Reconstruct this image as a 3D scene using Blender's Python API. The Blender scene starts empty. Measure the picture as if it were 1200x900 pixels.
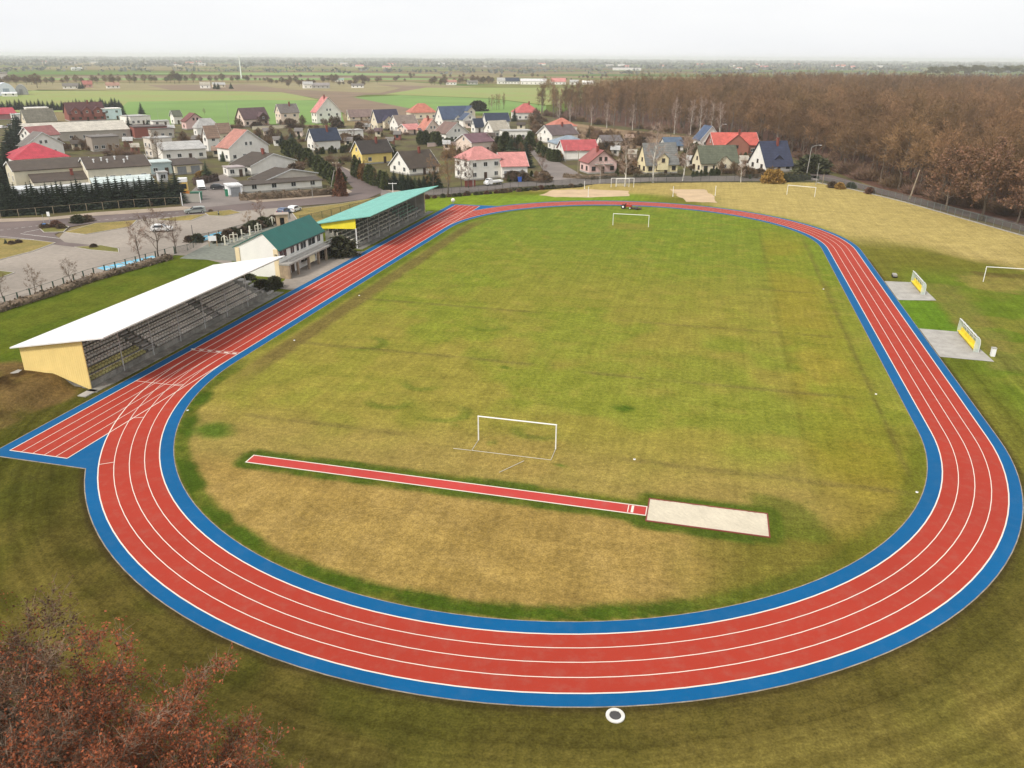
import bpy, math, random
import numpy as np
from mathutils import Vector, Matrix
from mathutils.geometry import tessellate_polygon

random.seed(7)
RNG = np.random.default_rng(11)
R_ = math.radians
scene = bpy.context.scene
COL = scene.collection

# ------------------------------------------------------------------ survey of the place
# camera and running track, in metres; the camera hovers above the origin and looks along +Y
F_PX, PITCH, ROLL, H_CAM = 916.2519, 0.3959, 0.0062, 32.9005
TX, TY, TH = 12.9733, 115.2629, 1.3308          # centre and heading of the track
TR, TL, LW = 37.7791, 80.024, 1.22              # inner line radius, straight length, lane width
CT, ST = math.cos(TH), math.sin(TH)

def _ray(px, py):
    x = (px - 600) / F_PX; y = -(py - 450) / F_PX
    c, s = math.cos(ROLL), math.sin(ROLL)
    x, y = c * x - s * y, s * x + c * y
    cp, sp = math.cos(PITCH), math.sin(PITCH)
    return x, cp + y * sp, -sp + y * cp

def G(px, py, z=0.0):
    """ground point surveyed from the photograph"""
    d = _ray(px, py); t = (z - H_CAM) / d[2]
    return Vector((d[0] * t, d[1] * t, z))

def depth_of(p):
    return p[1] * math.cos(PITCH) - (p[2] - H_CAM) * math.sin(PITCH)

def proj_y(p):
    q = (p[0], p[1], p[2] - H_CAM)
    cp, sp = math.cos(PITCH), math.sin(PITCH)
    fw = q[1] * cp - q[2] * sp; up = q[1] * sp + q[2] * cp
    x, y = q[0] / fw, up / fw
    y = -math.sin(ROLL) * x + math.cos(ROLL) * y
    return 450 - F_PX * y

def hz(p, py):
    """height of a thing standing at p that reaches up to picture row py"""
    lo, hi = 0.0, 80.0
    for _ in range(40):
        m = (lo + hi) / 2
        if proj_y((p[0], p[1], m)) > py: lo = m
        else: hi = m
    return lo

def T(u, v, z=0.0):
    """track coordinates: u along the straights, v to the left of them"""
    return Vector((TX + u * CT - v * ST, TY + u * ST + v * CT, z))

# ------------------------------------------------------------------ object helpers
def tag(o, label, cat, group=None):
    o['label'] = label; o['category'] = cat
    if group: o['group'] = group
    return o

def kind(o, k='structure'):
    o['kind'] = k
    return o

def empty(name, loc=(0, 0, 0), rz=0.0):
    o = bpy.data.objects.new(name, None)
    o.empty_display_size = 0.5
    o.location = loc; o.rotation_euler = (0, 0, rz)
    COL.objects.link(o)
    return o

def link(name, me, parent=None, loc=None, rz=0.0, scale=None):
    o = bpy.data.objects.new(name, me)
    COL.objects.link(o)
    if parent is not None: o.parent = parent
    if loc is not None: o.location = loc
    if rz: o.rotation_euler = (0, 0, rz)
    if scale is not None: o.scale = scale
    return o

def copy_tree(o, parent=None):
    c = o.copy(); COL.objects.link(c); c.parent = parent
    for ch in list(o.children):
        if ch.name != c.name: copy_tree(ch, c)
    return c

def np_mesh(name, verts, tris, mats, matidx=None):
    me = bpy.data.meshes.new(name)
    verts = np.asarray(verts, np.float32); tris = np.asarray(tris, np.int32)
    n, k = tris.shape
    me.vertices.add(len(verts)); me.vertices.foreach_set('co', verts.ravel())
    me.loops.add(n * k); me.loops.foreach_set('vertex_index', tris.ravel())
    me.polygons.add(n); me.polygons.foreach_set('loop_start', np.arange(0, n * k, k, dtype=np.int32))
    me.polygons.foreach_set('loop_total', np.full(n, k, np.int32))
    if matidx is not None: me.polygons.foreach_set('material_index', np.asarray(matidx, np.int32))
    for m in mats: me.materials.append(m)
    me.update(calc_edges=True); me.validate()
    return me

class MB:
    """collects boxes, tubes and polygons into ONE mesh"""
    def __init__(s): s.v = []; s.f = []; s.mi = []; s.cur = 0
    def mat(s, i): s.cur = i; return s
    def face(s, pts):
        b = len(s.v); s.v += [tuple(p) for p in pts]; s.f.append(tuple(range(b, b + len(pts)))); s.mi.append(s.cur)
    def box(s, x0, x1, y0, y1, z0, z1, xf=None):
        P = [(x0,y0,z0),(x1,y0,z0),(x1,y1,z0),(x0,y1,z0),(x0,y0,z1),(x1,y0,z1),(x1,y1,z1),(x0,y1,z1)]
        if xf is not None: P = [tuple(xf @ Vector(p)) for p in P]
        b = len(s.v); s.v += P
        for q in ((3,2,1,0),(4,5,6,7),(0,1,5,4),(1,2,6,5),(2,3,7,6),(3,0,4,7)):
            s.f.append(tuple(b + i for i in q)); s.mi.append(s.cur)
        return s
    def prism(s, poly, axis, a0, a1):
        """polygon extruded along x ('x'), y or z; poly is in the two other axes"""
        def at(p, a):
            return {'x': (a, p[0], p[1]), 'y': (p[0], a, p[1]), 'z': (p[0], p[1], a)}[axis]
        n = len(poly); b = len(s.v)
        s.v += [at(p, a0) for p in poly] + [at(p, a1) for p in poly]
        s.f.append(tuple(b + i for i in reversed(range(n)))); s.f.append(tuple(b + n + i for i in range(n)))
        s.mi += [s.cur] * 2
        for i in range(n):
            j = (i + 1) % n
            s.f.append((b + i, b + j, b + n + j, b + n + i)); s.mi.append(s.cur)
        return s
    def tube(s, p0, p1, r0, r1=None, n=6, cap=True):
        r1 = r0 if r1 is None else r1
        p0, p1 = Vector(p0), Vector(p1); d = (p1 - p0)
        if d.length < 1e-6: return s
        d.normalize()
        a = d.cross(Vector((0, 0, 1)) if abs(d.z) < 0.9 else Vector((1, 0, 0))).normalized(); c = d.cross(a)
        b = len(s.v)
        for p, r in ((p0, r0), (p1, r1)):
            for i in range(n):
                t = 2 * math.pi * i / n
                s.v.append(tuple(p + a * (r * math.cos(t)) + c * (r * math.sin(t))))
        for i in range(n):
            j = (i + 1) % n
            s.f.append((b + i, b + j, b + n + j, b + n + i)); s.mi.append(s.cur)
        if cap:
            s.f.append(tuple(b + i for i in reversed(range(n)))); s.f.append(tuple(b + n + i for i in range(n))); s.mi += [s.cur] * 2
        return s
    def path(s, pts, r, n=6):
        for a, b in zip(pts[:-1], pts[1:]): s.tube(a, b, r, r, n)
        return s
    def lathe(s, prof, n=16, c=(0, 0, 0)):
        b = len(s.v)
        for r, z in prof:
            for i in range(n):
                t = 2 * math.pi * i / n
                s.v.append((c[0] + r * math.cos(t), c[1] + r * math.sin(t), c[2] + z))
        for k in range(len(prof) - 1):
            for i in range(n):
                j = (i + 1) % n
                s.f.append((b + k*n + i, b + k*n + j, b + (k+1)*n + j, b + (k+1)*n + i)); s.mi.append(s.cur)
        return s
    def strip(s, left, right, z=None):
        for i in range(len(left) - 1):
            s.face([left[i], left[i+1], right[i+1], right[i]])
        return s
    def mesh(s, name, mats):
        me = bpy.data.meshes.new(name)
        me.from_pydata(s.v, [], s.f)
        for m in (mats if isinstance(mats, (list, tuple)) else [mats]): me.materials.append(m)
        me.polygons.foreach_set('material_index', s.mi); me.update()
        return me
    def build(s, name, mats, parent=None, loc=None, rz=0.0):
        return link(name, s.mesh(name, mats), parent, loc, rz)

# ------------------------------------------------------------------ materials
def srgb(r, g, b, k=1.0):
    f = lambda c: ((c / 255 + 0.055) / 1.055) ** 2.4 if c / 255 > 0.04045 else c / 255 / 12.92
    return tuple(min(0.9, f(c) * k) for c in (r, g, b))

_M = {}
def new_mat(name):
    m = bpy.data.materials.new(name); m.use_nodes = True
    nt = m.node_tree; b = nt.nodes['Principled BSDF']
    b.inputs['Specular IOR Level'].default_value = 0.3
    return m, nt, b

def nnode(nt, typ, **kw):
    n = nt.nodes.new(typ)
    for k, v in kw.items(): setattr(n, k, v)
    return n

def paint(name, col, rough=0.8, *a, hue=None, **kw):
    m = _paint(name, col, rough, *a, **kw)
    if hue is not None and not m.get('hue'):
        m['hue'] = 1; t = m.node_tree; bs = t.nodes['Principled BSDF']; src = bs.inputs['Base Color'].links[0].from_socket
        oi = nnode(t, 'ShaderNodeObjectInfo'); mu = nnode(t, 'ShaderNodeMath', operation='MULTIPLY'); mu.inputs[1].default_value = 13.7; fr_ = nnode(t, 'ShaderNodeMath', operation='FRACT')
        t.links.new(oi.outputs['Random'], mu.inputs[0]); t.links.new(mu.outputs[0], fr_.inputs[0])
        mx_ = nnode(t, 'ShaderNodeMix', data_type='RGBA'); mx_.blend_type = 'MULTIPLY'; mx_.inputs[7].default_value = (*hue, 1)
        t.links.new(fr_.outputs[0], mx_.inputs[0]); t.links.new(src, mx_.inputs[6]); t.links.new(mx_.outputs[2], bs.inputs['Base Color'])
    return m

def _paint(name, col, rough=0.8, amt=0.12, scale=1.5, amt2=0.06, scale2=14.0, rnd=0.0, metal=0.0, spec=0.3, bump=0.0, two=None, detail=3.0):
    """noisy two-tone surface; rnd varies its lightness from object to object"""
    key = (name,)
    if key in _M: return _M[key]
    m, nt, b = new_mat(name)
    tc = nnode(nt, 'ShaderNodeTexCoord')
    n1 = nnode(nt, 'ShaderNodeTexNoise'); n1.inputs['Scale'].default_value = scale; n1.inputs['Detail'].default_value = detail
    n2 = nnode(nt, 'ShaderNodeTexNoise'); n2.inputs['Scale'].default_value = scale2; n2.inputs['Detail'].default_value = 2
    for n in (n1, n2): nt.links.new(tc.outputs['Object'], n.inputs['Vector'])
    r1 = nnode(nt, 'ShaderNodeMapRange'); r1.inputs[1].default_value = 0.3; r1.inputs[2].default_value = 0.7
    r1.inputs[3].default_value = 0.0; r1.inputs[4].default_value = 1.0
    nt.links.new(n1.outputs['Fac'], r1.inputs[0])
    mix = nnode(nt, 'ShaderNodeMix', data_type='RGBA')
    c2 = two if two is not None else tuple(min(0.95, c * (1 + amt)) for c in col)
    c1 = col if two is not None else tuple(c * (1 - amt) for c in col)
    mix.inputs[6].default_value = (*c1, 1); mix.inputs[7].default_value = (*c2, 1)
    nt.links.new(r1.outputs[0], mix.inputs[0])
    r2 = nnode(nt, 'ShaderNodeMapRange'); r2.inputs[1].default_value = 0.25; r2.inputs[2].default_value = 0.75
    r2.inputs[3].default_value = 1 - amt2; r2.inputs[4].default_value = 1 + amt2
    nt.links.new(n2.outputs['Fac'], r2.inputs[0])
    val = r2.outputs[0]
    if rnd:
        oi = nnode(nt, 'ShaderNodeObjectInfo')
        r3 = nnode(nt, 'ShaderNodeMapRange'); r3.inputs[3].default_value = 1 - rnd; r3.inputs[4].default_value = 1 + rnd
        nt.links.new(oi.outputs['Random'], r3.inputs[0])
        mu = nnode(nt, 'ShaderNodeMath', operation='MULTIPLY'); nt.links.new(val, mu.inputs[0]); nt.links.new(r3.outputs[0], mu.inputs[1]); val = mu.outputs[0]
    sc = nnode(nt, 'ShaderNodeVectorMath', operation='SCALE')
    nt.links.new(mix.outputs[2], sc.inputs[0]); nt.links.new(val, sc.inputs['Scale'])
    nt.links.new(sc.outputs[0], b.inputs['Base Color'])
    b.inputs['Roughness'].default_value = rough; b.inputs['Metallic'].default_value = metal; b.inputs['Specular IOR Level'].default_value = spec
    if bump:
        bp = nnode(nt, 'ShaderNodeBump'); bp.inputs['Strength'].default_value = bump; bp.inputs['Distance'].default_value = 0.05
        nt.links.new(n2.outputs['Fac'], bp.inputs['Height']); nt.links.new(bp.outputs[0], b.inputs['Normal'])
    _M[key] = m
    return m

def ribbed(name, col, axis=0, period=0.25, depth=0.25, rough=0.45, amt=0.06, metal=0.0):
    """sheet metal / tile courses: a wave across one object axis"""
    if (name,) in _M: return _M[(name,)]
    m, nt, b = new_mat(name)
    tc = nnode(nt, 'ShaderNodeTexCoord')
    sep = nnode(nt, 'ShaderNodeSeparateXYZ'); nt.links.new(tc.outputs['Object'], sep.inputs[0])
    mu = nnode(nt, 'ShaderNodeMath', operation='MULTIPLY'); mu.inputs[1].default_value = 2 * math.pi / period
    nt.links.new(sep.outputs[axis], mu.inputs[0])
    si = nnode(nt, 'ShaderNodeMath', operation='SINE'); nt.links.new(mu.outputs[0], si.inputs[0])
    n1 = nnode(nt, 'ShaderNodeTexNoise'); n1.inputs['Scale'].default_value = 0.7; n1.inputs['Detail'].default_value = 5
    nt.links.new(tc.outputs['Object'], n1.inputs['Vector'])
    mr = nnode(nt, 'ShaderNodeMapRange'); mr.inputs[1].default_value = 0.3; mr.inputs[2].default_value = 0.7
    mr.inputs[3].default_value = 1 - amt; mr.inputs[4].default_value = 1 + amt; nt.links.new(n1.outputs['Fac'], mr.inputs[0])
    sc = nnode(nt, 'ShaderNodeVectorMath', operation='SCALE'); sc.inputs[0].default_value = col; nt.links.new(mr.outputs[0], sc.inputs['Scale'])
    nt.links.new(sc.outputs[0], b.inputs['Base Color'])
    bp = nnode(nt, 'ShaderNodeBump'); bp.inputs['Strength'].default_value = depth; bp.inputs['Distance'].default_value = 0.05
    nt.links.new(si.outputs[0], bp.inputs['Height']); nt.links.new(bp.outputs[0], b.inputs['Normal'])
    b.inputs['Roughness'].default_value = rough; b.inputs['Metallic'].default_value = metal
    _M[(name,)] = m
    return m

def wall_mat(col):
    k = tuple(round(c, 3) for c in col)
    return paint('plaster_%02d_%02d_%02d' % tuple(int(c * 99) for c in k), col, 0.85, 0.07, 0.6, 0.05, 6)

def roof_mat(col):
    k = 'roof_tiles_%02d_%02d_%02d' % tuple(int(c * 99) for c in col)
    if (k,) in _M: return _M[(k,)]
    m, nt, b = new_mat(k)
    tc = nnode(nt, 'ShaderNodeTexCoord')
    br = nnode(nt, 'ShaderNodeTexBrick'); br.inputs['Scale'].default_value = 1.0
    br.inputs['Brick Width'].default_value = 0.45; br.inputs['Row Height'].default_value = 0.35; br.inputs['Mortar Size'].default_value = 0.03
    br.inputs['Color1'].default_value = (*[c * 0.88 for c in col], 1); br.inputs['Color2'].default_value = (*[min(1, c * 1.12) for c in col], 1)
    br.inputs['Mortar'].default_value = (*[c * 0.6 for c in col], 1)
    nt.links.new(tc.outputs['Object'], br.inputs['Vector'])
    n1 = nnode(nt, 'ShaderNodeTexNoise'); n1.inputs['Scale'].default_value = 0.5; n1.inputs['Detail'].default_value = 5
    nt.links.new(tc.outputs['Object'], n1.inputs['Vector'])
    mr = nnode(nt, 'ShaderNodeMapRange'); mr.inputs[1].default_value = 0.3; mr.inputs[2].default_value = 0.7
    mr.inputs[3].default_value = 0.82; mr.inputs[4].default_value = 1.18; nt.links.new(n1.outputs['Fac'], mr.inputs[0])
    sc = nnode(nt, 'ShaderNodeVectorMath', operation='SCALE'); nt.links.new(br.outputs['Color'], sc.inputs[0]); nt.links.new(mr.outputs[0], sc.inputs['Scale'])
    nt.links.new(sc.outputs[0], b.inputs['Base Color']); b.inputs['Roughness'].default_value = 0.65
    _M[(k,)] = m
    return m

M_GLASS = paint('window_glass', (0.03, 0.035, 0.04), 0.12, 0.2, 0.5, spec=0.6)
M_FRAME = paint('window_frame_white', (0.75, 0.75, 0.73), 0.5)
M_FRAME_BROWN = paint('window_frame_brown', (0.10, 0.05, 0.03), 0.5)
M_WHITE = paint('white_paint', (0.80, 0.80, 0.79), 0.5, 0.04)
M_CONC = paint('concrete', (0.36, 0.34, 0.31), 0.9, 0.15, 0.8, 0.1, 9)
M_CONC_DARK = paint('weathered_concrete', (0.20, 0.19, 0.165), 0.95, 0.35, 0.9, 0.2, 6)
M_STEEL = paint('galvanised_steel', (0.34, 0.34, 0.33), 0.5, 0.08, 3)
M_DARK = paint('dark_metal', (0.05, 0.055, 0.055), 0.6)
M_GREENPOST = paint('green_post_paint', (0.035, 0.07, 0.05), 0.6)
M_BRICK = paint('red_brick', (0.22, 0.06, 0.045), 0.9, 0.2, 1.0, 0.2, 12)
M_WOOD = paint('dark_wood', (0.07, 0.04, 0.025), 0.8, 0.25, 2)
M_WOODPOLE = paint('grey_wood_pole', (0.30, 0.24, 0.17), 0.9, 0.2, 2)
M_TYRE = paint('tyre_rubber', (0.02, 0.02, 0.02), 0.85)
M_ASPHALT = paint('asphalt', srgb(118, 104, 100, 0.75), 0.9, 0.2, 0.12, 0.14, 3.0)
M_ASPHALT2 = paint('grey_asphalt', srgb(138, 128, 122, 0.75), 0.9, 0.2, 0.12, 0.14, 3.0)
M_PAVE = paint('beige_paving', srgb(166, 155, 143, 0.72), 0.9, 0.16, 0.07, 0.12, 1.2)
M_PAVE2 = paint('pavement_slabs', srgb(175, 158, 140, 0.75), 0.9, 0.12, 0.3, 0.12, 4)
M_KERB = paint('kerb_stone', (0.40, 0.37, 0.33), 0.9, 0.15, 2)
M_MARK = paint('road_paint', (0.62, 0.60, 0.57), 0.8, 0.15, 3)
M_VERGE = paint('verge_grass', srgb(128, 118, 58, 0.75), 0.95, 0.3, 0.25, 0.25, 2.5, two=srgb(162, 140, 78, 0.75))
M_GREENVERGE = paint('green_verge_grass', srgb(105, 108, 40, 0.7), 0.95, 0.3, 0.25, 0.25, 2.5, two=srgb(140, 128, 66, 0.72))
M_SAND = paint('sand', srgb(220, 209, 186, 0.76), 0.95, 0.08, 0.5, 0.06, 5)
M_BAYBLUE = paint('blue_bay_paint', srgb(120, 195, 225, 0.75), 0.8, 0.15, 0.8, 0.1, 5)
# plants
M_BARK = paint('bark_brown', (0.13, 0.10, 0.075), 0.95, 0.25, 3, rnd=0.25)
M_TWIG = paint('bare_twigs', srgb(158, 123, 91, 0.64), 0.95, 0.30, 0.25, 0.2, 1.5, rnd=0.42, hue=(.78, .84, .76))
M_TWIG_DARK = paint('bare_twigs_dark', (0.19, 0.135, 0.095), 0.95, 0.25, 0.5, rnd=0.25)
M_TWIG_RED = paint('reddish_bare_twigs', (0.19, 0.115, 0.082), 0.95, 0.25, 0.5, rnd=0.25)
M_BIRCH = paint('birch_bark', (0.55, 0.52, 0.47), 0.9, 0.25, 2.5, 0.3, 7)
M_BIRCHTWIG = paint('birch_twigs', (0.36, 0.27, 0.22), 0.95, 0.2)
M_OAKLEAF = paint('dry_oak_leaves', srgb(122, 74, 46, 0.62), 0.9, 0.3, 0.9, 0.35, 6.0, rnd=0.18, two=srgb(190, 104, 66, 0.74))
M_OAKLEAF3 = paint('brown_oak_leaves', srgb(108, 80, 58, 0.6), 0.9, 0.3, 0.9, 0.35, 6.0, rnd=0.18, two=srgb(150, 104, 78, 0.65))
M_OAKLEAF2 = paint('dry_beech_leaves', srgb(132, 106, 82, 0.6), 0.9, 0.3, 0.6, 0.3, 4.0, rnd=0.2, two=srgb(168, 122, 98, 0.62))
M_CONIFER = paint('spruce_needles', (0.022, 0.032, 0.018), 0.9, 0.4, 1.2, 0.25, 6, rnd=0.3)
M_CONIFER2 = paint('fir_needles', (0.05, 0.068, 0.032), 0.9, 0.35, 1.2, 0.25, 6, rnd=0.3)
M_BLUESPRUCE = paint('blue_spruce_needles', (0.07, 0.095, 0.09), 0.9, 0.3, 1.2, 0.25, 6)
M_THUJA = paint('thuja_green', (0.075, 0.088, 0.030), 0.9, 0.35, 1.5, 0.25, 6, rnd=0.25)
M_THUJA_OR = paint('thuja_rusty', (0.24, 0.125, 0.035), 0.9, 0.35, 1.5, 0.25, 6, rnd=0.25)
M_SHRUB = paint('evergreen_shrub', (0.068, 0.070, 0.034), 0.9, 0.4, 1.5, 0.3, 8, rnd=0.3)
M_SHRUB_BROWN = paint('winter_shrub_brown', (0.15, 0.105, 0.07), 0.95, 0.35, 1.0, 0.3, 6, rnd=0.35)
M_SHRUB_OR = paint('golden_shrub', (0.33, 0.20, 0.05), 0.9, 0.3, 1.5, 0.25, 6)
M_SHRUB_RED = paint('dark_red_shrub', (0.15, 0.075, 0.05), 0.9, 0.3, 1.5, 0.25, 6, rnd=0.2)
M_PINE = paint('pine_needles', (0.115, 0.115, 0.055), 0.9, 0.35, 0.8, 0.25, 4, rnd=0.25)

# ------------------------------------------------------------------ sky, sun, air, camera
SUN_EL, SUN_AZ = 46.0, math.degrees(math.atan2(-0.72, -0.69))     # azimuth measured from +Y towards +X
w = bpy.data.worlds.new('World'); scene.world = w; w.use_nodes = True
nt = w.node_tree; bg = nt.nodes['Background']
sky = nnode(nt, 'ShaderNodeTexSky', sky_type='NISHITA', sun_disc=False)
sky.sun_elevation = R_(SUN_EL); sky.sun_rotation = R_(SUN_AZ); sky.altitude = 100; sky.air_density = 1.0; sky.dust_density = 4.0
tc = nnode(nt, 'ShaderNodeTexCoord')
mp = nnode(nt, 'ShaderNodeMapping'); mp.inputs['Scale'].default_value = (1.0, 1.0, 3.5)
nt.links.new(tc.outputs['Generated'], mp.inputs['Vector'])
cn = nnode(nt, 'ShaderNodeTexNoise'); cn.inputs['Scale'].default_value = 1.6; cn.inputs['Detail'].default_value = 6; cn.inputs['Roughness'].default_value = 0.55
nt.links.new(mp.outputs[0], cn.inputs['Vector'])
cr = nnode(nt, 'ShaderNodeValToRGB')
cr.color_ramp.elements[0].position = 0.32; cr.color_ramp.elements[0].color = (9.1, 9.25, 9.5, 1)
cr.color_ramp.elements[1].position = 0.62; cr.color_ramp.elements[1].color = (10.3, 10.35, 10.4, 1)
nt.links.new(cn.outputs['Fac'], cr.inputs[0])
mx = nnode(nt, 'ShaderNodeMix', data_type='RGBA'); mx.inputs[0].default_value = 0.93
nt.links.new(sky.outputs[0], mx.inputs[6]); nt.links.new(cr.outputs[0], mx.inputs[7])
nt.links.new(mx.outputs[2], bg.inputs[0]); bg.inputs[1].default_value = 0.09

sd = bpy.data.lights.new('sun', 'SUN'); sd.energy = 2.8; sd.angle = R_(10); sd.color = (1.0, 0.94, 0.85)
so = bpy.data.objects.new('sun', sd); COL.objects.link(so)
az, el = R_(SUN_AZ), R_(SUN_EL)
to_sun = Vector((math.sin(az) * math.cos(el), math.cos(az) * math.cos(el), math.sin(el)))
so.rotation_euler = to_sun.to_track_quat('Z', 'Y').to_euler(); so.location = (-60, -80, 90)

cam = bpy.data.cameras.new('camera'); co = bpy.data.objects.new('camera', cam); COL.objects.link(co)
cam.sensor_fit = 'HORIZONTAL'; cam.sensor_width = 36.0; cam.lens = F_PX / 1200 * 36.0
cam.clip_start = 0.5; cam.clip_end = 40000
cp, sp = math.cos(PITCH), math.sin(PITCH)
fwd = Vector((0, cp, -sp)); up0 = Vector((0, sp, cp)); rt0 = Vector((1, 0, 0))
cr_, sr_ = math.cos(ROLL), math.sin(ROLL)
rt = rt0 * cr_ + up0 * sr_; up = up0 * cr_ - rt0 * sr_
mw = Matrix((rt, up, -fwd)).transposed().to_4x4(); mw.translation = Vector((0, 0, H_CAM))
co.matrix_world = mw
scene.camera = co
scene.view_settings.view_transform = 'Standard'; scene.view_settings.look = 'None'
scene.view_settings.exposure = 0.21; scene.view_settings.gamma = 1.0; scene.view_settings.use_curve_mapping = False
scene.cycles.max_bounces = 5; scene.cycles.diffuse_bounces = 3; scene.cycles.glossy_bounces = 2
scene.cycles.transparent_max_bounces = 24; scene.cycles.volume_bounces = 1; scene.cycles.caustics_reflective = False
scene.cycles.use_denoising = True

hb = MB().box(-13200, 13200, -13200, 13200, -1.2, 46.0)
hm = bpy.data.materials.new('haze_air'); hm.use_nodes = True
hn = hm.node_tree; hn.nodes.remove(hn.nodes['Principled BSDF'])
pv = nnode(hn, 'ShaderNodeVolumePrincipled'); pv.inputs['Density'].default_value = 0.00015; pv.inputs['Color'].default_value = (0.95, 0.975, 1.0, 1)
pv.inputs['Anisotropy'].default_value = 0.1
hn.links.new(pv.outputs[0], hn.nodes['Material Output'].inputs['Volume'])
hz_o = hb.build('haze', hm); kind(hz_o, 'stuff'); hz_o['label'] = 'pale winter haze lying over the whole plain'

# ------------------------------------------------------------------ ground and far fields
def poly_obj(name, pts, m, z, k='structure'):
    """flat ground sheet from a closed outline of world points"""
    P = [Vector((p[0], p[1], 0)) for p in pts]
    tri = tessellate_polygon([P])
    b = MB(); b.v = [(p.x, p.y, z) for p in P]
    for t in tri:
        a, c, d = (b.v[i] for i in t)
        if (c[0]-a[0])*(d[1]-a[1]) - (c[1]-a[1])*(d[0]-a[0]) < 0: t = (t[0], t[2], t[1])
        b.f.append(tuple(t)); b.mi.append(0)
    o = b.build(name, m)
    if k: kind(o, k)
    return o

def px(*pts): return [G(*p) for p in pts]

# base sheet: patchwork of winter fields out to the horizon
gm, gnt, gb = new_mat('farmland')
tc = nnode(gnt, 'ShaderNodeTexCoord')
mp = nnode(gnt, 'ShaderNodeMapping'); mp.inputs['Rotation'].default_value = (0, 0, 0.35); mp.inputs['Scale'].default_value = (0.0016, 0.0055, 1)
gnt.links.new(tc.outputs['Object'], mp.inputs['Vector'])
vo = nnode(gnt, 'ShaderNodeTexVoronoi', distance='CHEBYCHEV'); vo.inputs['Scale'].default_value = 1.0
gnt.links.new(mp.outputs[0], vo.inputs['Vector'])
sx = nnode(gnt, 'ShaderNodeSeparateColor'); gnt.links.new(vo.outputs['Color'], sx.inputs[0])
rp = nnode(gnt, 'ShaderNodeValToRGB'); rp.color_ramp.interpolation = 'CONSTANT'
cols = [srgb(112, 128, 62, .6), srgb(150, 134, 100, .6), srgb(98, 126, 60, .6), srgb(140, 140, 84, .6), srgb(128, 108, 84, .6), srgb(106, 140, 66, .6), srgb(158, 142, 104, .6)]
while len(rp.color_ramp.elements) < len(cols): rp.color_ramp.elements.new(0.5)
for i, c in enumerate(cols):
    rp.color_ramp.elements[i].position = i / len(cols); rp.color_ramp.elements[i].color = (*c, 1)
gnt.links.new(sx.outputs[0], rp.inputs[0])
n1 = nnode(gnt, 'ShaderNodeTexNoise'); n1.inputs['Scale'].default_value = 0.02; n1.inputs['Detail'].default_value = 6
gnt.links.new(tc.outputs['Object'], n1.inputs['Vector'])
mr = nnode(gnt, 'ShaderNodeMapRange'); mr.inputs[1].default_value = .3; mr.inputs[2].default_value = .7; mr.inputs[3].default_value = .82; mr.inputs[4].default_value = 1.18
gnt.links.new(n1.outputs['Fac'], mr.inputs[0])
sc = nnode(gnt, 'ShaderNodeVectorMath', operation='SCALE'); gnt.links.new(rp.outputs[0], sc.inputs[0]); gnt.links.new(mr.outputs[0], sc.inputs['Scale'])
gnt.links.new(sc.outputs[0], gb.inputs['Base Color']); gb.inputs['Roughness'].default_value = 1.0; gb.inputs['Specular IOR Level'].default_value = 0.0
b = MB(); b.face([(-13000, -13000, -0.1), (13000, -13000, -0.1), (13000, 13000, -0.1), (-13000, 13000, -0.1)])
kind(b.build('ground', gm))

F_GREEN = paint('winter_wheat', srgb(126, 160, 78, .68), 1, 0.12, 0.02, 0.06, 0.4)
F_LIME = paint('pale_green_field', srgb(150, 170, 88, .68), 1, 0.12, 0.02, 0.06, 0.3, two=srgb(168, 166, 98, .62))
F_BROWN = paint('ploughed_field', srgb(148, 124, 100, .62), 1, 0.15, 0.03, 0.08, 0.3)
F_TAN = paint('stubble_field', srgb(176, 160, 112, .62), 1, 0.15, 0.03, 0.08, 0.3, two=srgb(150, 140, 98, .6))
def field(m, z, *pts): poly_obj('field', px(*pts), m, z)
field(F_LIME, -0.05, (0, 131), (0, 112), (45, 105), (330, 107.5), (376, 117), (300, 118), (150, 120), (140, 131))
field(F_BROWN, -0.045, (172, 99.5), (420, 98), (640, 106), (640, 110), (430, 111), (380, 117), (330, 108), (200, 105.5))
field(F_GREEN, -0.04, (118, 146), (150, 119), (300, 117), (372, 117.5), (400, 131), (404, 146))
field(F_BROWN, -0.035, (372, 117), (416, 113), (480, 127), (520, 140), (420, 146), (402, 132))
field(F_GREEN, -0.03, (414, 114), (470, 111.5), (575, 115.5), (640, 124), (640, 132), (520, 133), (478, 126.5))
field(F_LIME, -0.025, (450, 110.5), (500, 102.5), (700, 103), (700, 118), (640, 123), (575, 115))
field(F_TAN, -0.02, (292, 99), (420, 96), (470, 103), (445, 109), (340, 105))
field(F_TAN, -0.05, (0, 106), (0, 97), (300, 97.5), (480, 96), (560, 102), (292, 99), (292, 106))
field(F_GREEN, -0.045, (60, 93.5), (40, 91.5), (480, 91.5), (600, 93.5), (420, 93.5), (250, 94))
field(F_BROWN, -0.05, (60, 92), (70, 89.5), (420, 90), (420, 91.5))
field(F_GREEN, -0.05, (300, 88), (120, 85.5), (400, 85), (560, 88.5))

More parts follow.
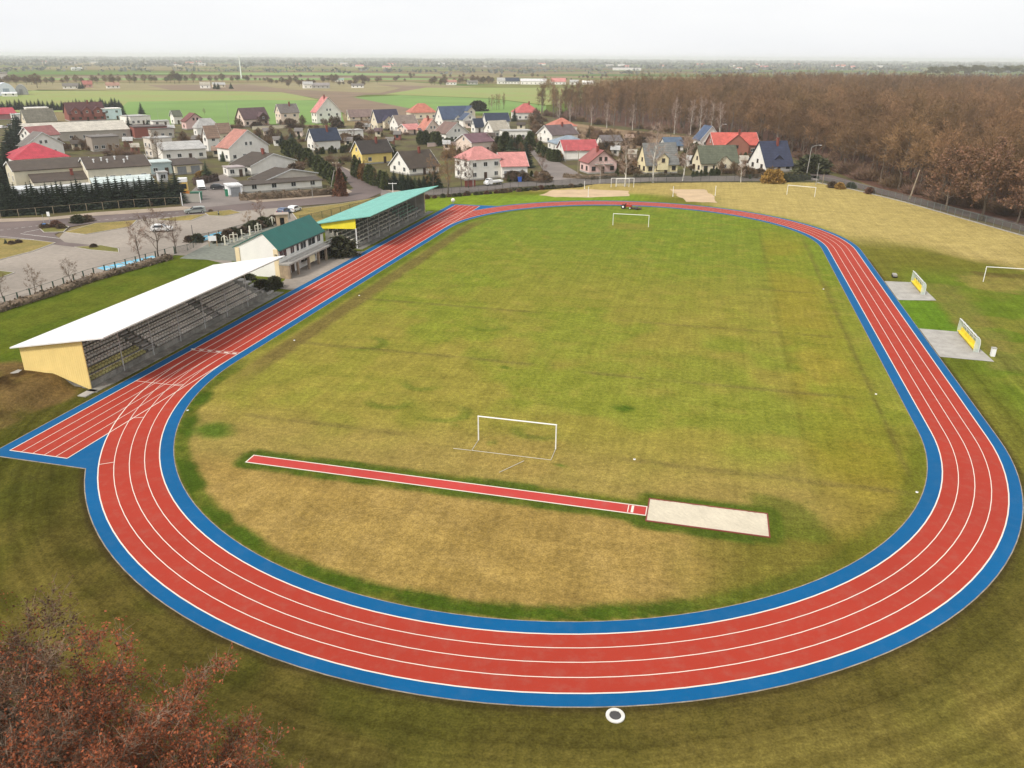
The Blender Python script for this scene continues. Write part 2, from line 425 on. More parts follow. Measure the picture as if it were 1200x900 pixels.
# gardens of the village
M_GARDEN = paint('garden_ground', srgb(100, 82, 60, .56), 1, 0.3, 0.09, 0.3, 0.5, two=srgb(118, 116, 56, .56))
poly_obj('garden_ground', px((-60, 262), (-60, 140), (0, 134), (120, 147), (420, 147), (520, 141), (640, 133), (900, 150), (1010, 205), (1010, 216), (955, 215), (690, 219), (500, 233), (455, 240), (400, 246), (300, 248), (215, 262)), M_GARDEN, -0.06)
M_SCRUB = paint('dry_scrub_grass', srgb(178, 150, 112, .6), 1, 0.3, 0.1, 0.3, 0.5, two=srgb(140, 112, 84, .55))
poly_obj('scrub_clearing', px((640, 150), (655, 142), (730, 152), (800, 159), (870, 168), (860, 176), (700, 172), (640, 166)), M_SCRUB, -0.035)
M_LITTER = paint('leaf_litter', srgb(134, 88, 68, .5), 1, 0.3, 0.15, 0.3, 1.0, two=srgb(112, 80, 62, .5))
poly_obj('forest_floor', [G(648, 138), G(730, 148), G(860, 164), G(955, 192), G(1000, 210), G(1062, 231), G(1200, 266), G(1320, 300), Vector((330, 160, 0)), Vector((900, 900, 0)), Vector((300, 1050, 0)), Vector((60, 700, 0))], M_LITTER, -0.05)

# ------------------------------------------------------------------ stadium lawn, one sheet with its worn and lush zones
def sdf(u, v):
    du = np.maximum(np.abs(u) - TL / 2, 0.0)
    return np.sqrt(du * du + v * v) - TR

def rect_d(u, v, u0, u1, v0, v1):
    a = np.maximum(np.maximum(u0 - u, u - u1), 0); c = np.maximum(np.maximum(v0 - v, v - v1), 0)
    return np.sqrt(a * a + c * c)

def smooth(x, a, c):
    t = np.clip((x - a) / (c - a), 0, 1); return t * t * (3 - 2 * t)

def vnoise(x, y, s, seed):
    r = np.random.default_rng(seed).random((128, 128))
    x = x / s + 500; y = y / s + 500
    i = np.floor(x).astype(int); j = np.floor(y).astype(int); fx = x - i; fy = y - j
    fx = fx * fx * (3 - 2 * fx); fy = fy * fy * (3 - 2 * fy)
    g = lambda a, c: r[a % 128, c % 128]
    return (g(i, j) * (1-fx) * (1-fy) + g(i+1, j) * fx * (1-fy) + g(i, j+1) * (1-fx) * fy + g(i+1, j+1) * fx * fy)

def fbm(x, y, s, seed):
    return (vnoise(x, y, s, seed) * .5 + vnoise(x, y, s / 2.1, seed + 1) * .3 + vnoise(x, y, s / 4.3, seed + 2) * .2)

US = np.arange(-104, 142.01, 0.45); VS = np.arange(-96, 92.01, 0.45)
UU, VV = np.meshgrid(US, VS, indexing='ij')
UU = UU + 0 ; D = sdf(UU, VV)
nA = fbm(UU, VV, 22, 1); nB = fbm(UU, VV, 6, 5); nC = fbm(UU, VV, 2.2, 9)
def C3(r, g, b, k=0.70): return np.array(srgb(r, g, b, k))
col = np.zeros(UU.shape + (3,))
def lay(mask, c):
    global col
    m = np.clip(mask, 0, 1)[..., None]; col = col * (1 - m) + c * m
col[:] = C3(104, 112, 38)
# outside the ring
lay(smooth(nA, .40, .62) * .6, C3(128, 118, 52))
lay(smooth(UU, -38, -62), C3(90, 84, 34)); lay(smooth(UU, -38, -62) * smooth(nA, .45, .62) * .6, C3(96, 98, 36))                                   # newly sown ground round the near bend
lay(smooth(UU, -38, -62) * smooth(nB, .44, .64) * .75, C3(116, 102, 50))
lay(smooth(D, 14, 4) * smooth(UU, -44, -66) * .5, C3(66, 60, 26))
lay(smooth(UU, -40, -66) * smooth(VV, 22, 46) * .8, C3(70, 74, 24))
lay(smooth(D - 4 * LW, 1.7, 1.0) * (UU < 34) * .8, C3(66, 54, 34))                   # bare soil along the kerb
right = smooth(VV, -44, -50)
lay(smooth(UU, -44, -60) * smooth(VV + .4 * (UU + 60), 10, -30) * smooth(D, 4, 12) * .55, C3(128, 116, 58))
lay(right * smooth(UU, -60, -20) * smooth(UU, 36, 16), C3(106, 124, 38))
lay(right * smooth(UU, -50, -10) * smooth(nB, .48, .66) * smooth(UU, 26, 0) * .6, C3(136, 126, 58))
lay(smooth(rect_d(UU, VV, -6.4, 7.2, -48.2, -44), 1.2, 0), C3(104, 134, 38))
lay(smooth(rect_d(UU, VV, 18, 25, -68, -58) + 4 * (nC - .5), 3, 0) * .8, C3(150, 134, 72)); lay(smooth(rect_d(UU, VV, 26.5, 28, -68, -60) + 2 * (nC - .5), 1.6, 0) * .7, C3(104, 88, 50))
lay(smooth(rect_d(UU, VV, -19, 18, -52.5, -50) + 3 * (nC - .5), 2.5, 0) * .45, C3(140, 122, 72))
dry = smooth(UU + 1.07 * (-VV - 47) * 1.0 + 10 * (nA - .5) * 2, 57, 66) * smooth(VV, -34, -46)
lay(dry, C3(186, 166, 104)); lay(dry * smooth(nB, .46, .7) * .6, C3(160, 142, 82)); lay(smooth(rect_d(UU, VV, 57, 60, -52, -46) + 4 * (nC - .5), 3, 0) * .6, C3(104, 84, 46))
far = smooth(UU, 40, 60) * smooth(D, 2, 6)
lay(far * smooth(UU + 10 * (nA - .5), 90, 98), C3(182, 162, 98))
lay(far * smooth(VV, 44, 34) * smooth(VV, -10, 8) * smooth(D, 22, 12), C3(128, 152, 50))
lay(far * smooth(VV, -8, -22) * smooth(D, 3, 8), C3(188, 168, 104))
lay(far * smooth(VV, 30, 44) * smooth(D, 30, 20), C3(130, 150, 48))
lay(smooth(D, 9, 5) * smooth(D, 0, 3) * smooth(UU, 50, 64) * .6, C3(120, 138, 46))
left = smooth(VV, 54, 57) * smooth(UU, -70, -50)
lay(left, C3(92, 106, 32)); lay(left * smooth(nB, .42, .7) * .6, C3(114, 118, 42))
lay(smooth(rect_d(UU, VV, -68, -51, 48.5, 63) + 5 * (nB - .5), 1.5, -.2), C3(118, 96, 58))   # trodden earth by the near stand
lay(smooth(rect_d(UU, VV, -66, -52, 50, 61), 1, 0) * smooth(nC, .5, .68) * .9, C3(66, 50, 30))
lay(smooth(rect_d(UU, VV, -18, 56, 79, 95), 3, 0) * .8, C3(128, 118, 62))
# inside the ring
ins = D < 0
base = np.zeros_like(col); base[:] = C3(152, 142, 64)
def layb(mask, c):
    global base
    m = np.clip(mask, 0, 1)[..., None]; base = base * (1 - m) + c * m
layb(smooth(UU + 26 * (nA - .5) + .25 * VV, -38, 34) * .85, C3(126, 136, 50))
layb(smooth(UU + 26 * (nA - .5) + .2 * VV, 0, 60) * .65, C3(118, 140, 50))
layb(smooth(VV + 1.2 * (nB - .5), -25.2, -26.8) * smooth(UU, 66, 40) * smooth(VV, -35.5, -33) * .6, C3(150, 138, 52))
layb(smooth(VV, -31, -35) * .45, C3(120, 136, 44))
layb(smooth(nA + .4 * (nB - .5), .52, .68) * .5 * smooth(UU, -58, -44), C3(126, 142, 48)); layb(smooth(nB, .5, .66) * .30, C3(128, 138, 46)); layb(smooth(nC, .55, .75) * .25, C3(172, 154, 76))
layb(smooth(UU + 6 * (nB - .5), -48, -58) * .8, C3(164, 142, 80))
layb(smooth(UU, -60, -64) * .9, C3(170, 142, 80)); layb(smooth(UU, -60, -63) * smooth(nB, .46, .68) * .4, C3(150, 124, 66)); layb(smooth(UU, -60, -63) * smooth(nC, .5, .7) * .3, C3(180, 152, 92))
layb(smooth(UU, -58, -62) * smooth(VV + 6 * (nB - .5) + (UU + 70) * .2, -13, -20) * .85, C3(112, 108, 40))
layb(smooth(VV, -24, -30) * smooth(UU, -30, -50) * .6, C3(138, 126, 44))
band = smooth(-D, 1.0, 1.3) * smooth(-D + 1.2 * (nC - .5), 3.1, 2.3) * smooth(UU, -36, -46) * (1 - .55 * smooth(VV, -12, -26))
layb(band, C3(76, 96, 28)); layb(band * smooth(nC, .45, .65) * .7, C3(112, 114, 44))
layb(smooth(-D, 3.2, 2.0) * smooth(-D, .9, 1.2) * smooth(UU, -40, -30) * smooth(VV, 0, 10) * .8, C3(96, 112, 34))
layb(smooth(-D + (nC - .5), 6.2, 5.2) * smooth(-D, 2.6, 3.6) * smooth(UU, -50, -36) * smooth(UU, 60, 40) * smooth(VV, 5, 15) * .75, C3(118, 100, 60))
rw = np.minimum(rect_d(UU, VV, -61.75, -60.4, -12.6, 22.2), rect_d(UU, VV, -62.6, -59.1, -21.9, -12.6))
layb(smooth(rw + .9 * (nC - .5), 1.3, .7), C3(84, 100, 34)); layb(smooth(rw, 1.6, .4) * smooth(nC, .5, .7) * .6, C3(112, 112, 40))
layb(smooth(rect_d(UU, VV, -61.5, -56.8, -25, -21) + 2.6 * (nC - .5), 1.2, 0) * .7, C3(96, 108, 36))
for (pu, pv_, pr) in ((-57, 28.6, 2.3), (-52.8, 2.4, .6), (-55.4, -4.5, .7), (-49.8, 6.9, .6), (-41.9, -8.6, 1.2), (-34, 6, .9)):
    dd = np.sqrt((UU - pu) ** 2 + ((VV - pv_) * .8) ** 2) + 1.2 * (nC - .5)
    layb(smooth(dd, pr, pr * .35) * .9, C3(82, 110, 32))
for (pu, pv_, pr) in ((-30.6, 25.4, 2.3), (-46.1, 15.2, 1.7), (-41.0, 13.4, 1.5), (-49.4, -1.2, 1.4), (-47.5, 9.0, 2.0), (-20, 12, 1.8)):   # fairy rings
    dd = np.sqrt((UU - pu) ** 2 + ((VV - pv_) * .75) ** 2) + .5 * (nC - .5)
    layb(smooth(np.abs(dd - pr), .75, .2) * (.12 + .5 * smooth(np.sin(np.arctan2(UU - pu, VV - pv_) + pr * 2), -.4, .8)), C3(98, 116, 40))
# drain lines across the pitch and the mowing edge down its right side
for uc, v0, v1 in ((-53.0, 10, 29), (-52.9, -34, -9), (-32.2, 2, 34), (-33.2, -34, -2), (-12.5, 6, 34), (-13, -33.5, -4), (8, -33, -22), (26, -33, -22)):
    layb(smooth(np.abs(UU - uc - .4 * (nB - .5)), .60, .10) * smooth(VV, v0 - .5, v0 + 2) * smooth(VV, v1 + .5, v1 - 2) * smooth(nC, .1, .5) * .5, C3(112, 97, 60))
layb(smooth(np.abs(VV + 26.0 - .7 * (nB - .5)), .55, .1) * smooth(UU, -60, -52) * smooth(UU, 62, 50) * smooth(nC, .1, .5) * .42, C3(112, 106, 44))
layb(smooth(np.abs(VV + 34.0 - .5 * (nB - .5)), .55, .12) * smooth(UU, -54, -46) * smooth(UU, 52, 44) * smooth(nC, .1, .5) * .5, C3(108, 95, 56))
for gu, gv in ((-54.6, 0), (52, .4)):
    layb(smooth(rect_d(UU, VV, gu - 2, gu + 2, gv - 3, gv + 3) + 3 * (nC - .5), 2.5, 0) * .4, C3(160, 134, 74))
col = np.where(ins[..., None], base, col)

ZZ = np.zeros_like(UU)
# earth bank behind the white-roofed stand
bank = smooth(VV, 48.6, 51.2) * smooth(VV, 66, 58) * smooth(UU, -66, -53) * smooth(UU, -4, -14)
ZZ += 1.4 * bank * (VV > 47.2)
bank2 = smooth(VV, 48.6, 51.2) * smooth(VV, 66, 58) * smooth(UU, 12, 18) * smooth(UU, 66, 57)
ZZ += 1.2 * bank2
ZZ += .16 * (nC - .5) * smooth(rect_d(UU, VV, -68, -51, 50, 63), 2, 0)
XX = TX + UU * CT - VV * ST; YY = TY + UU * ST + VV * CT
nu, nv = UU.shape
idx = np.arange(nu * nv).reshape(nu, nv)
quads = np.stack([idx[:-1, :-1], idx[1:, :-1], idx[1:, 1:], idx[:-1, 1:]], -1).reshape(-1, 4)
lot = [G(*p) for p in ((-60, 378), (-25, 369), (10, 358), (105, 326), (205, 298), (228, 291), (262, 279), (340, 258), (352, 262), (372, 258), (395, 252), (425, 245), (452, 237), (497, 232), (540, 228), (602, 222.5), (640, 221), (684, 218), (700, 215.5), (838, 213.6), (958, 214), (1000, 222.5), (1060, 237), (1130, 257), (1200, 277), (1262, 296))] + [Vector((150, 110, 0)), Vector((150, 0, 0)), Vector((-150, 0, 0))]
XX = TX + UU * CT - VV * ST; YY = TY + UU * ST + VV * CT
qx = (XX[:-1, :-1] + XX[1:, 1:]).ravel() / 2; qy = (YY[:-1, :-1] + YY[1:, 1:]).ravel() / 2
keep = np.zeros(len(qx), bool)
for i in range(len(lot)):
    p, q = lot[i], lot[i - 1]
    with np.errstate(divide='ignore', invalid='ignore'):
        keep ^= ((p.y > qy) != (q.y > qy)) & (qx < (q.x - p.x) * (qy - p.y) / (q.y - p.y) + p.x)
quads = quads[keep]
lm, lnt, lb = new_mat('stadium_grass')
at = nnode(lnt, 'ShaderNodeAttribute'); at.attribute_name = 'grass_colour'
ad = nnode(lnt, 'ShaderNodeAttribute'); ad.attribute_name = 'track_dist'
tc = nnode(lnt, 'ShaderNodeTexCoord')
prev = None
for s_, d_, lo, hi in ((0.35, 5, .82, 1.18), (2.2, 4, .74, 1.26), (7.0, 3, .70, 1.30)):
    n = nnode(lnt, 'ShaderNodeTexNoise'); n.inputs['Scale'].default_value = s_; n.inputs['Detail'].default_value = d_; n.inputs['Roughness'].default_value = .62
    lnt.links.new(tc.outputs['Object'], n.inputs['Vector'])
    r = nnode(lnt, 'ShaderNodeMapRange'); r.inputs[1].default_value = .3; r.inputs[2].default_value = .7; r.inputs[3].default_value = lo; r.inputs[4].default_value = hi
    lnt.links.new(n.outputs['Fac'], r.inputs[0])
    if prev is None: prev = r.outputs[0]
    else:
        m_ = nnode(lnt, 'ShaderNodeMath', operation='MULTIPLY'); lnt.links.new(prev, m_.inputs[0]); lnt.links.new(r.outputs[0], m_.inputs[1]); prev = m_.outputs[0]
fine = n
# mowing and roller streaks along and across the pitch
for sc_v, lo, hi in (((.05, 1.6, 1), .91, 1.09), ((1.3, .05, 1), .94, 1.06)):
    mpg = nnode(lnt, 'ShaderNodeMapping'); mpg.vector_type = 'TEXTURE'; mpg.inputs['Rotation'].default_value = (0, 0, TH); mpg.inputs['Scale'].default_value = tuple(1 / c_ for c_ in sc_v)
    lnt.links.new(tc.outputs['Object'], mpg.inputs['Vector'])
    n = nnode(lnt, 'ShaderNodeTexNoise'); n.inputs['Scale'].default_value = 1.0; n.inputs['Detail'].default_value = 3; lnt.links.new(mpg.outputs[0], n.inputs['Vector'])
    r = nnode(lnt, 'ShaderNodeMapRange'); r.inputs[1].default_value = .3; r.inputs[2].default_value = .7; r.inputs[3].default_value = lo; r.inputs[4].default_value = hi; lnt.links.new(n.outputs['Fac'], r.inputs[0])
    m_ = nnode(lnt, 'ShaderNodeMath', operation='MULTIPLY'); lnt.links.new(prev, m_.inputs[0]); lnt.links.new(r.outputs[0], m_.inputs[1]); prev = m_.outputs[0]
# tractor-drawn rows parallel to the bend (the seeding) outside the ring
wv = nnode(lnt, 'ShaderNodeMath', operation='MULTIPLY'); wv.inputs[1].default_value = 9.0
nd = nnode(lnt, 'ShaderNodeTexNoise'); nd.inputs['Scale'].default_value = .25; lnt.links.new(tc.outputs['Object'], nd.inputs['Vector'])
ds = nnode(lnt, 'ShaderNodeMath', operation='MULTIPLY_ADD'); ds.inputs[1].default_value = 1.2
lnt.links.new(nd.outputs['Fac'], ds.inputs[0]); lnt.links.new(ad.outputs['Fac'], ds.inputs[2])
cb = nnode(lnt, 'ShaderNodeCombineXYZ'); lnt.links.new(ds.outputs[0], cb.inputs[0])
n5 = nnode(lnt, 'ShaderNodeTexNoise', noise_dimensions='1D'); n5.inputs['Scale'].default_value = .62; n5.inputs['Detail'].default_value = 6; n5.inputs['Roughness'].default_value = .68
lnt.links.new(ds.outputs[0], n5.inputs['W'])
r5 = nnode(lnt, 'ShaderNodeMapRange'); r5.inputs[1].default_value = .3; r5.inputs[2].default_value = .7; r5.inputs[3].default_value = .72; r5.inputs[4].default_value = 1.32
lnt.links.new(n5.outputs['Fac'], r5.inputs[0])
ar = nnode(lnt, 'ShaderNodeAttribute'); ar.attribute_name = 'sown_rows'; gt = ar
mxr = nnode(lnt, 'ShaderNodeMix', data_type='FLOAT'); mxr.inputs[2].default_value = 1.0
lnt.links.new(gt.outputs['Fac'], mxr.inputs[0]); lnt.links.new(r5.outputs[0], mxr.inputs[3])
m_ = nnode(lnt, 'ShaderNodeMath', operation='MULTIPLY'); lnt.links.new(prev, m_.inputs[0]); lnt.links.new(mxr.outputs[0], m_.inputs[1])
sc = nnode(lnt, 'ShaderNodeVectorMath', operation='SCALE'); lnt.links.new(at.outputs['Color'], sc.inputs[0]); lnt.links.new(m_.outputs[0], sc.inputs['Scale'])
lnt.links.new(sc.outputs[0], lb.inputs['Base Color']); lb.inputs['Roughness'].default_value = 1.0; lb.inputs['Specular IOR Level'].default_value = 0.0
bp = nnode(lnt, 'ShaderNodeBump'); bp.inputs['Strength'].default_value = .5; bp.inputs['Distance'].default_value = .08
lnt.links.new(fine.outputs['Fac'], bp.inputs['Height']); lnt.links.new(bp.outputs[0], lb.inputs['Normal'])
me = np_mesh('grass_field', np.stack([XX, YY, ZZ], -1).reshape(-1, 3), quads, [lm])
a = me.attributes.new('grass_colour', 'FLOAT_COLOR', 'POINT')
a.data.foreach_set('color', np.concatenate([col, np.ones(UU.shape + (1,))], -1).astype(np.float32).ravel())
a = me.attributes.new('sown_rows', 'FLOAT', 'POINT'); a.data.foreach_set('value', ((D > 5) * (.25 + .75 * smooth(UU, 10, -40)) * (1 - smooth(VV, 46, 52))).astype(np.float32).ravel())
a = me.attributes.new('track_dist', 'FLOAT', 'POINT'); a.data.foreach_set('value', D.astype(np.float32).ravel())
kind(link('grass_field', me))

# ------------------------------------------------------------------ running track
def oval(off, z, n=72):
    """closed outline of the oval at a given offset from the inner line"""
    r = TR + off; out = []
    for k in range(n + 1):
        t = -math.pi / 2 + math.pi * k / n
        out.append(T(TL / 2 + r * math.cos(t), r * math.sin(t), z))
    for k in range(n + 1):
        t = math.pi / 2 + math.pi * k / n
        out.append(T(-TL / 2 + r * math.cos(t), r * math.sin(t), z))
    return out + [out[0]]

def rubber(name, col, var=0.06):
    m = paint(name, col, 0.85, var, 0.12, 0.05, 24.0, spec=0.15, detail=5)
    t = m.node_tree; bs = t.nodes['Principled BSDF']; src = bs.inputs['Base Color'].links[0].from_socket
    tc_ = nnode(t, 'ShaderNodeTexCoord'); n_ = nnode(t, 'ShaderNodeTexNoise'); n_.inputs['Scale'].default_value = .9; n_.inputs['Detail'].default_value = 8; n_.inputs['Roughness'].default_value = .7
    t.links.new(tc_.outputs['Object'], n_.inputs['Vector'])
    r_ = nnode(t, 'ShaderNodeMapRange'); r_.inputs[1].default_value = .48; r_.inputs[2].default_value = .78; r_.inputs[4].default_value = .16 if 'blue' in name else .26; t.links.new(n_.outputs['Fac'], r_.inputs[0])
    mx_ = nnode(t, 'ShaderNodeMix', data_type='RGBA'); mx_.inputs[7].default_value = (.10, .17, .26, 1) if 'blue' in name else (.27, .17, .14, 1)
    t.links.new(r_.outputs[0], mx_.inputs[0]); t.links.new(src, mx_.inputs[6]); t.links.new(mx_.outputs[2], bs.inputs['Base Color'])
    return m
M_RED = rubber('red_running_surface', srgb(194, 68, 50, .64))
M_BLUE = rubber('blue_running_surface', srgb(0, 106, 166, .62), 0.09)
M_LINE = paint('lane_paint', (0.68, 0.61, 0.53), 0.7, 0.05, 1.0)
B_IN, B_OUT = 1.141, 0.958
VO = TR + 5 * LW
b = MB().strip(oval(-B_IN - .07, .012), oval(4 * LW + B_OUT + .075, .012))
b.face([T(-66.32, 34.7, .008), T(-56, 39, .008), T(56, 39, .008), T(67.9, 32.4, .008), T(67.6, VO + 1.40, .008), T(-66.32, VO + 1.25, .008)])
kind(b.build('track_edging', paint('worn_edging_stone', (.27, .23, .17), .9, .3, 1.2, .2, 6)))
b = MB().strip(oval(-B_IN, .020), oval(4 * LW + B_OUT, .020))
b.face([T(-66.2, 34.88, .016), T(-56, 39, .016), T(56, 39, .016), T(67.6, 32.65, .016), T(67.5, VO + 1.30, .016), T(-66.2, VO + 1.15, .016)])
kind(b.build('blue_track_margin', M_BLUE))
b = MB().strip(oval(0, .028), oval(4 * LW, .028))
b.face([T(-65.1, TR, .024), T(66.4, TR, .024), T(66.4, VO, .024), T(-65.1, VO, .024)])
kind(b.build('running_track', M_RED))
lines = MB()
HW = .032
for k in range(5):
    hw = HW * (1.5 if k in (0, 4) else 1.0)
    lines.strip(oval(k * LW - hw, .032), oval(k * LW + hw, .032))
def seg(p, q, hw, z=.0335):
    p, q = Vector(p), Vector(q); d = (q - p); d.z = 0; d.normalize(); n = Vector((-d.y, d.x, 0)) * hw
    lines.face([(p.x - n.x, p.y - n.y, z), (q.x - n.x, q.y - n.y, z), (q.x + n.x, q.y + n.y, z), (p.x + n.x, p.y + n.y, z)])
for k in range(6):
    v = TR + k * LW; hw = HW * (1.5 if k in (0, 5) else 1.0)
    if k == 5: seg(T(-65.1, v), T(66.4, v), hw)
    else: seg(T(-65.1, v), T(-TL/2, v), hw); seg(T(TL/2, v), T(66.4, v), hw)
seg(T(-65.1, TR), T(-65.1, VO), .05, .0345); seg(T(66.4, TR), T(66.4, VO), .05, .0345)
seg(T(-38.1, TR), T(-38.1, VO), .04, .0345); seg(T(-37.45, TR), T(-37.45, VO), .025, .0345)
for k in range(11):
    v = TR + .25 + k * .56
    if k % 2 == 0: seg(T(-37.8, v), T(-37.8, v + .55), .14, .035)
seg(T(-48.2, TR + .2), T(-48.2, VO), .04, .0345)
def lane_tick(t_deg, k0, k1, off=0.0):
    t = R_(t_deg); r0, r1 = TR + k0 * LW, TR + k1 * LW
    seg(T(-TL/2 + r0 * math.cos(t), r0 * math.sin(t)), T(-TL/2 + r1 * math.cos(t), r1 * math.sin(t)), .04, .0345)
lane_tick(126.5, 3, 4); lane_tick(113.5, 2, 3); lane_tick(101.5, 1, 2)
kind(lines.build('lane_markings', M_LINE))

# long-jump runway and landing pit
b = MB(); z = .012
def uvq(u0, u1, v0, v1, z, m=None): return [T(u0, v0, z), T(u1, v0, z), T(u1, v1, z), T(u0, v1, z)]
b.mat(1).face(uvq(-61.80, -60.36, -12.6, 22.3, .012)); b.mat(0).face(uvq(-61.68, -60.48, -12.5, 22.18, .016))
b.mat(1).face(uvq(-61.6, -60.55, -11.55, -11.35, .020)); b.face(uvq(-61.6, -60.55, -11.15, -11.08, .020))
kind(b.build('jump_runway', [rubber('runway_red', srgb(204, 72, 66, .72)), M_LINE]))
pit = empty('landing_pit', T(-60.85, -17.2), TH); tag(pit, 'long pale sand landing pit with a narrow red edging at the end of the runway', 'sand pit')
e = MB(); L2, W2 = 4.62, 1.72
for (x0, x1, y0, y1) in ((-W2, W2, -L2, -L2 + .1), (-W2, W2, L2 - .1, L2), (-W2, -W2 + .1, -L2 + .1, L2 - .1), (W2 - .1, W2, -L2 + .1, L2 - .1)):
    e.box(x0, x1, y0, y1, 0, .07)
e.build('edging', paint('red_rubber_edging', (0.20, 0.045, 0.035), .8), pit)
sb = MB(); nx_, ny_ = 14, 40
rr = np.random.default_rng(3)
gridz = rr.random((nx_ + 1, ny_ + 1)) * .035 + .02
for i in range(nx_):
    for j in range(ny_):
        X = [-W2 + .1 + (2*W2 - .2) * k / nx_ for k in (i, i + 1)]; Y = [-L2 + .1 + (2*L2 - .2) * k / ny_ for k in (j, j + 1)]
        sb.face([(X[0], Y[0], gridz[i, j]), (X[1], Y[0], gridz[i+1, j]), (X[1], Y[1], gridz[i+1, j+1]), (X[0], Y[1], gridz[i, j+1])])
sb.build('sand', M_SAND, pit)

M_SAND2 = paint('court_sand', srgb(212, 184, 148, .74), .95, .12, .3, .08, 3)
# beach courts beyond the far bend and the apron by the clubhouse
def blob(pts, n=4):
    out = []
    for i, p in enumerate(pts):
        q = pts[(i + 1) % len(pts)]
        for k in range(n):
            r = p.lerp(q, k / n); out.append(r + Vector((random.uniform(-.5, .5), random.uniform(-.5, .5), 0)))
    return out
poly_obj('sand_court', blob(px((632, 228.5), (650, 222.5), (690, 222), (738, 223.5), (737, 229.5), (690, 231.5), (650, 231))), M_SAND2, .02)
poly_obj('sand_court', blob(px((787, 222), (825, 222), (834, 228), (842, 237.5), (806, 236.5), (793, 229))), M_SAND2, .02)
poly_obj('clubhouse_apron', [T(-11, 45.05), T(15.5, 45.05), T(14.5, 50), T(12, 60), T(-11, 60)], M_PAVE, .022)

# ------------------------------------------------------------------ streets, parking ground, pavements
poly_obj('parking_ground', px((-40, 296), (0, 305), (40, 294), (64, 285.5), (75, 272), (170, 256), (225, 248), (300, 241), (352, 238), (345, 262), (300, 268), (262, 290), (275, 312), (225, 300), (205, 299), (105, 326), (0, 361), (-40, 375)), M_PAVE, .020)
poly_obj('pavement', px((-40, 259), (0, 256.5), (60, 254.5), (112, 249), (215, 242), (235, 244), (214, 246.5), (112, 253), (50, 258.5), (0, 260.5), (-40, 263)), M_PAVE2, .05)
poly_obj('main_road', px((-40, 262.5), (0, 260), (50, 258), (112, 252.5), (214, 246), (300, 237), (360, 232.5), (395, 229), (414, 221), (404, 209), (388, 196), (398, 194), (425, 208), (447, 219), (447, 226), (430, 233), (395, 238), (345, 242), (225, 252), (112, 261), (82, 266), (64, 275), (76, 284), (140, 290.5), (140, 296), (66, 287), (40, 284), (0, 280), (-40, 282)), M_ASPHALT, .028)
poly_obj('yard_ground', px((214, 246), (216, 232), (236, 213), (262, 204), (280, 212), (286, 232), (300, 236.5), (265, 242)), M_ASPHALT2, .024)
poly_obj('pavement', px((284, 233), (330, 231), (385, 227), (406, 221), (413, 225), (400, 229), (360, 232.6), (300, 237.5)), M_PAVE2, .05)
poly_obj('pavement', px((398, 194), (425, 205), (452, 219), (470, 224), (466, 228), (447, 221), (424, 209)), M_PAVE2, .05)
poly_obj('field_street', px((445, 222), (500, 221.5), (548, 219), (600, 213.5), (650, 210), (690, 211), (760, 206.5), (900, 206), (960, 206), (960, 211.5), (900, 212), (760, 213), (692, 216), (640, 217.5), (600, 219.5), (548, 226), (500, 229), (447, 232)), M_ASPHALT2, .024)
poly_obj('side_street', px((619, 175), (627, 175), (655, 190), (694, 211.5), (645, 214), (640, 206), (632, 192)), M_ASPHALT2, .030)
poly_obj('forest_road', px((944, 199), (962, 202), (1005, 214), (1064, 230), (1210, 265), (1300, 292), (1300, 302), (1204, 272), (1064, 236), (1000, 219), (950, 208)), M_ASPHALT, .024)
poly_obj('village_street', px((-30, 200), (3, 185), (14, 140), (22, 140), (20, 165), (12, 195), (-20, 230)), M_PAVE, .020)
for pts, m in (
    (((46, 267), (62, 261.5), (80, 266), (74, 272), (52, 272.5)), M_GREENVERGE),
    (((76, 272.5), (112, 262), (160, 258.5), (152, 266), (100, 275)), M_VERGE),
    (((184, 258), (222, 252.5), (242, 251.5), (224, 258.5), (202, 259.5)), M_VERGE),
    (((-40, 281), (0, 279.5), (40, 282), (64, 285), (37, 295), (0, 304.5), (-40, 312)), M_VERGE),
    (((88, 290), (118, 288), (138, 291.5), (139, 296), (105, 293)), M_GREENVERGE),
    (((240, 249.5), (270, 246.5), (282, 249.5), (262, 253.5), (245, 253)), M_VERGE),
    (((-20, 324), (0, 318), (16, 320), (0, 326)), M_GREENVERGE),
    (((340, 246), (400, 239), (470, 227), (470, 240), (420, 252), (375, 262), (352, 262)), M_VERGE)):
    P_ = px(*pts)
    ctr = sum(P_, Vector()) / len(P_)
    poly_obj('verge', P_, m, .115)
    bb = MB()
    Q_ = P_ + [P_[0]]
    out = [p + (p - ctr).normalized() * .22 for p in Q_]
    for i in range(len(Q_) - 1):
        a0, a1, c0, c1 = Q_[i], Q_[i+1], out[i], out[i+1]
        bb.face([(a0.x, a0.y, .12), (c0.x, c0.y, .12), (c1.x, c1.y, .12), (a1.x, a1.y, .12)])
        bb.face([(c0.x, c0.y, .0), (c1.x, c1.y, .0), (c1.x, c1.y, .12), (c0.x, c0.y, .12)])
    kind(bb.build('kerb', M_KERB))
mk = MB()
lines = mk
def dashed(a, c, n, duty=.5, hw=.07):
    a, c = Vector(a), Vector(c)
    for i in range(n):
        seg(a.lerp(c, i / n), a.lerp(c, (i + duty) / n), hw, .036)
dashed(G(0, 270), G(50, 264), 6); dashed(G(84, 261.5), G(214, 249), 14, .45)
seg(G(24, 274), G(70, 279.5), .08, .036); seg(G(28, 272.5), G(46, 269), .08, .036)
seg(G(0, 277), G(40, 281), .06, .036)
kind(mk.build('road_markings', M_MARK))

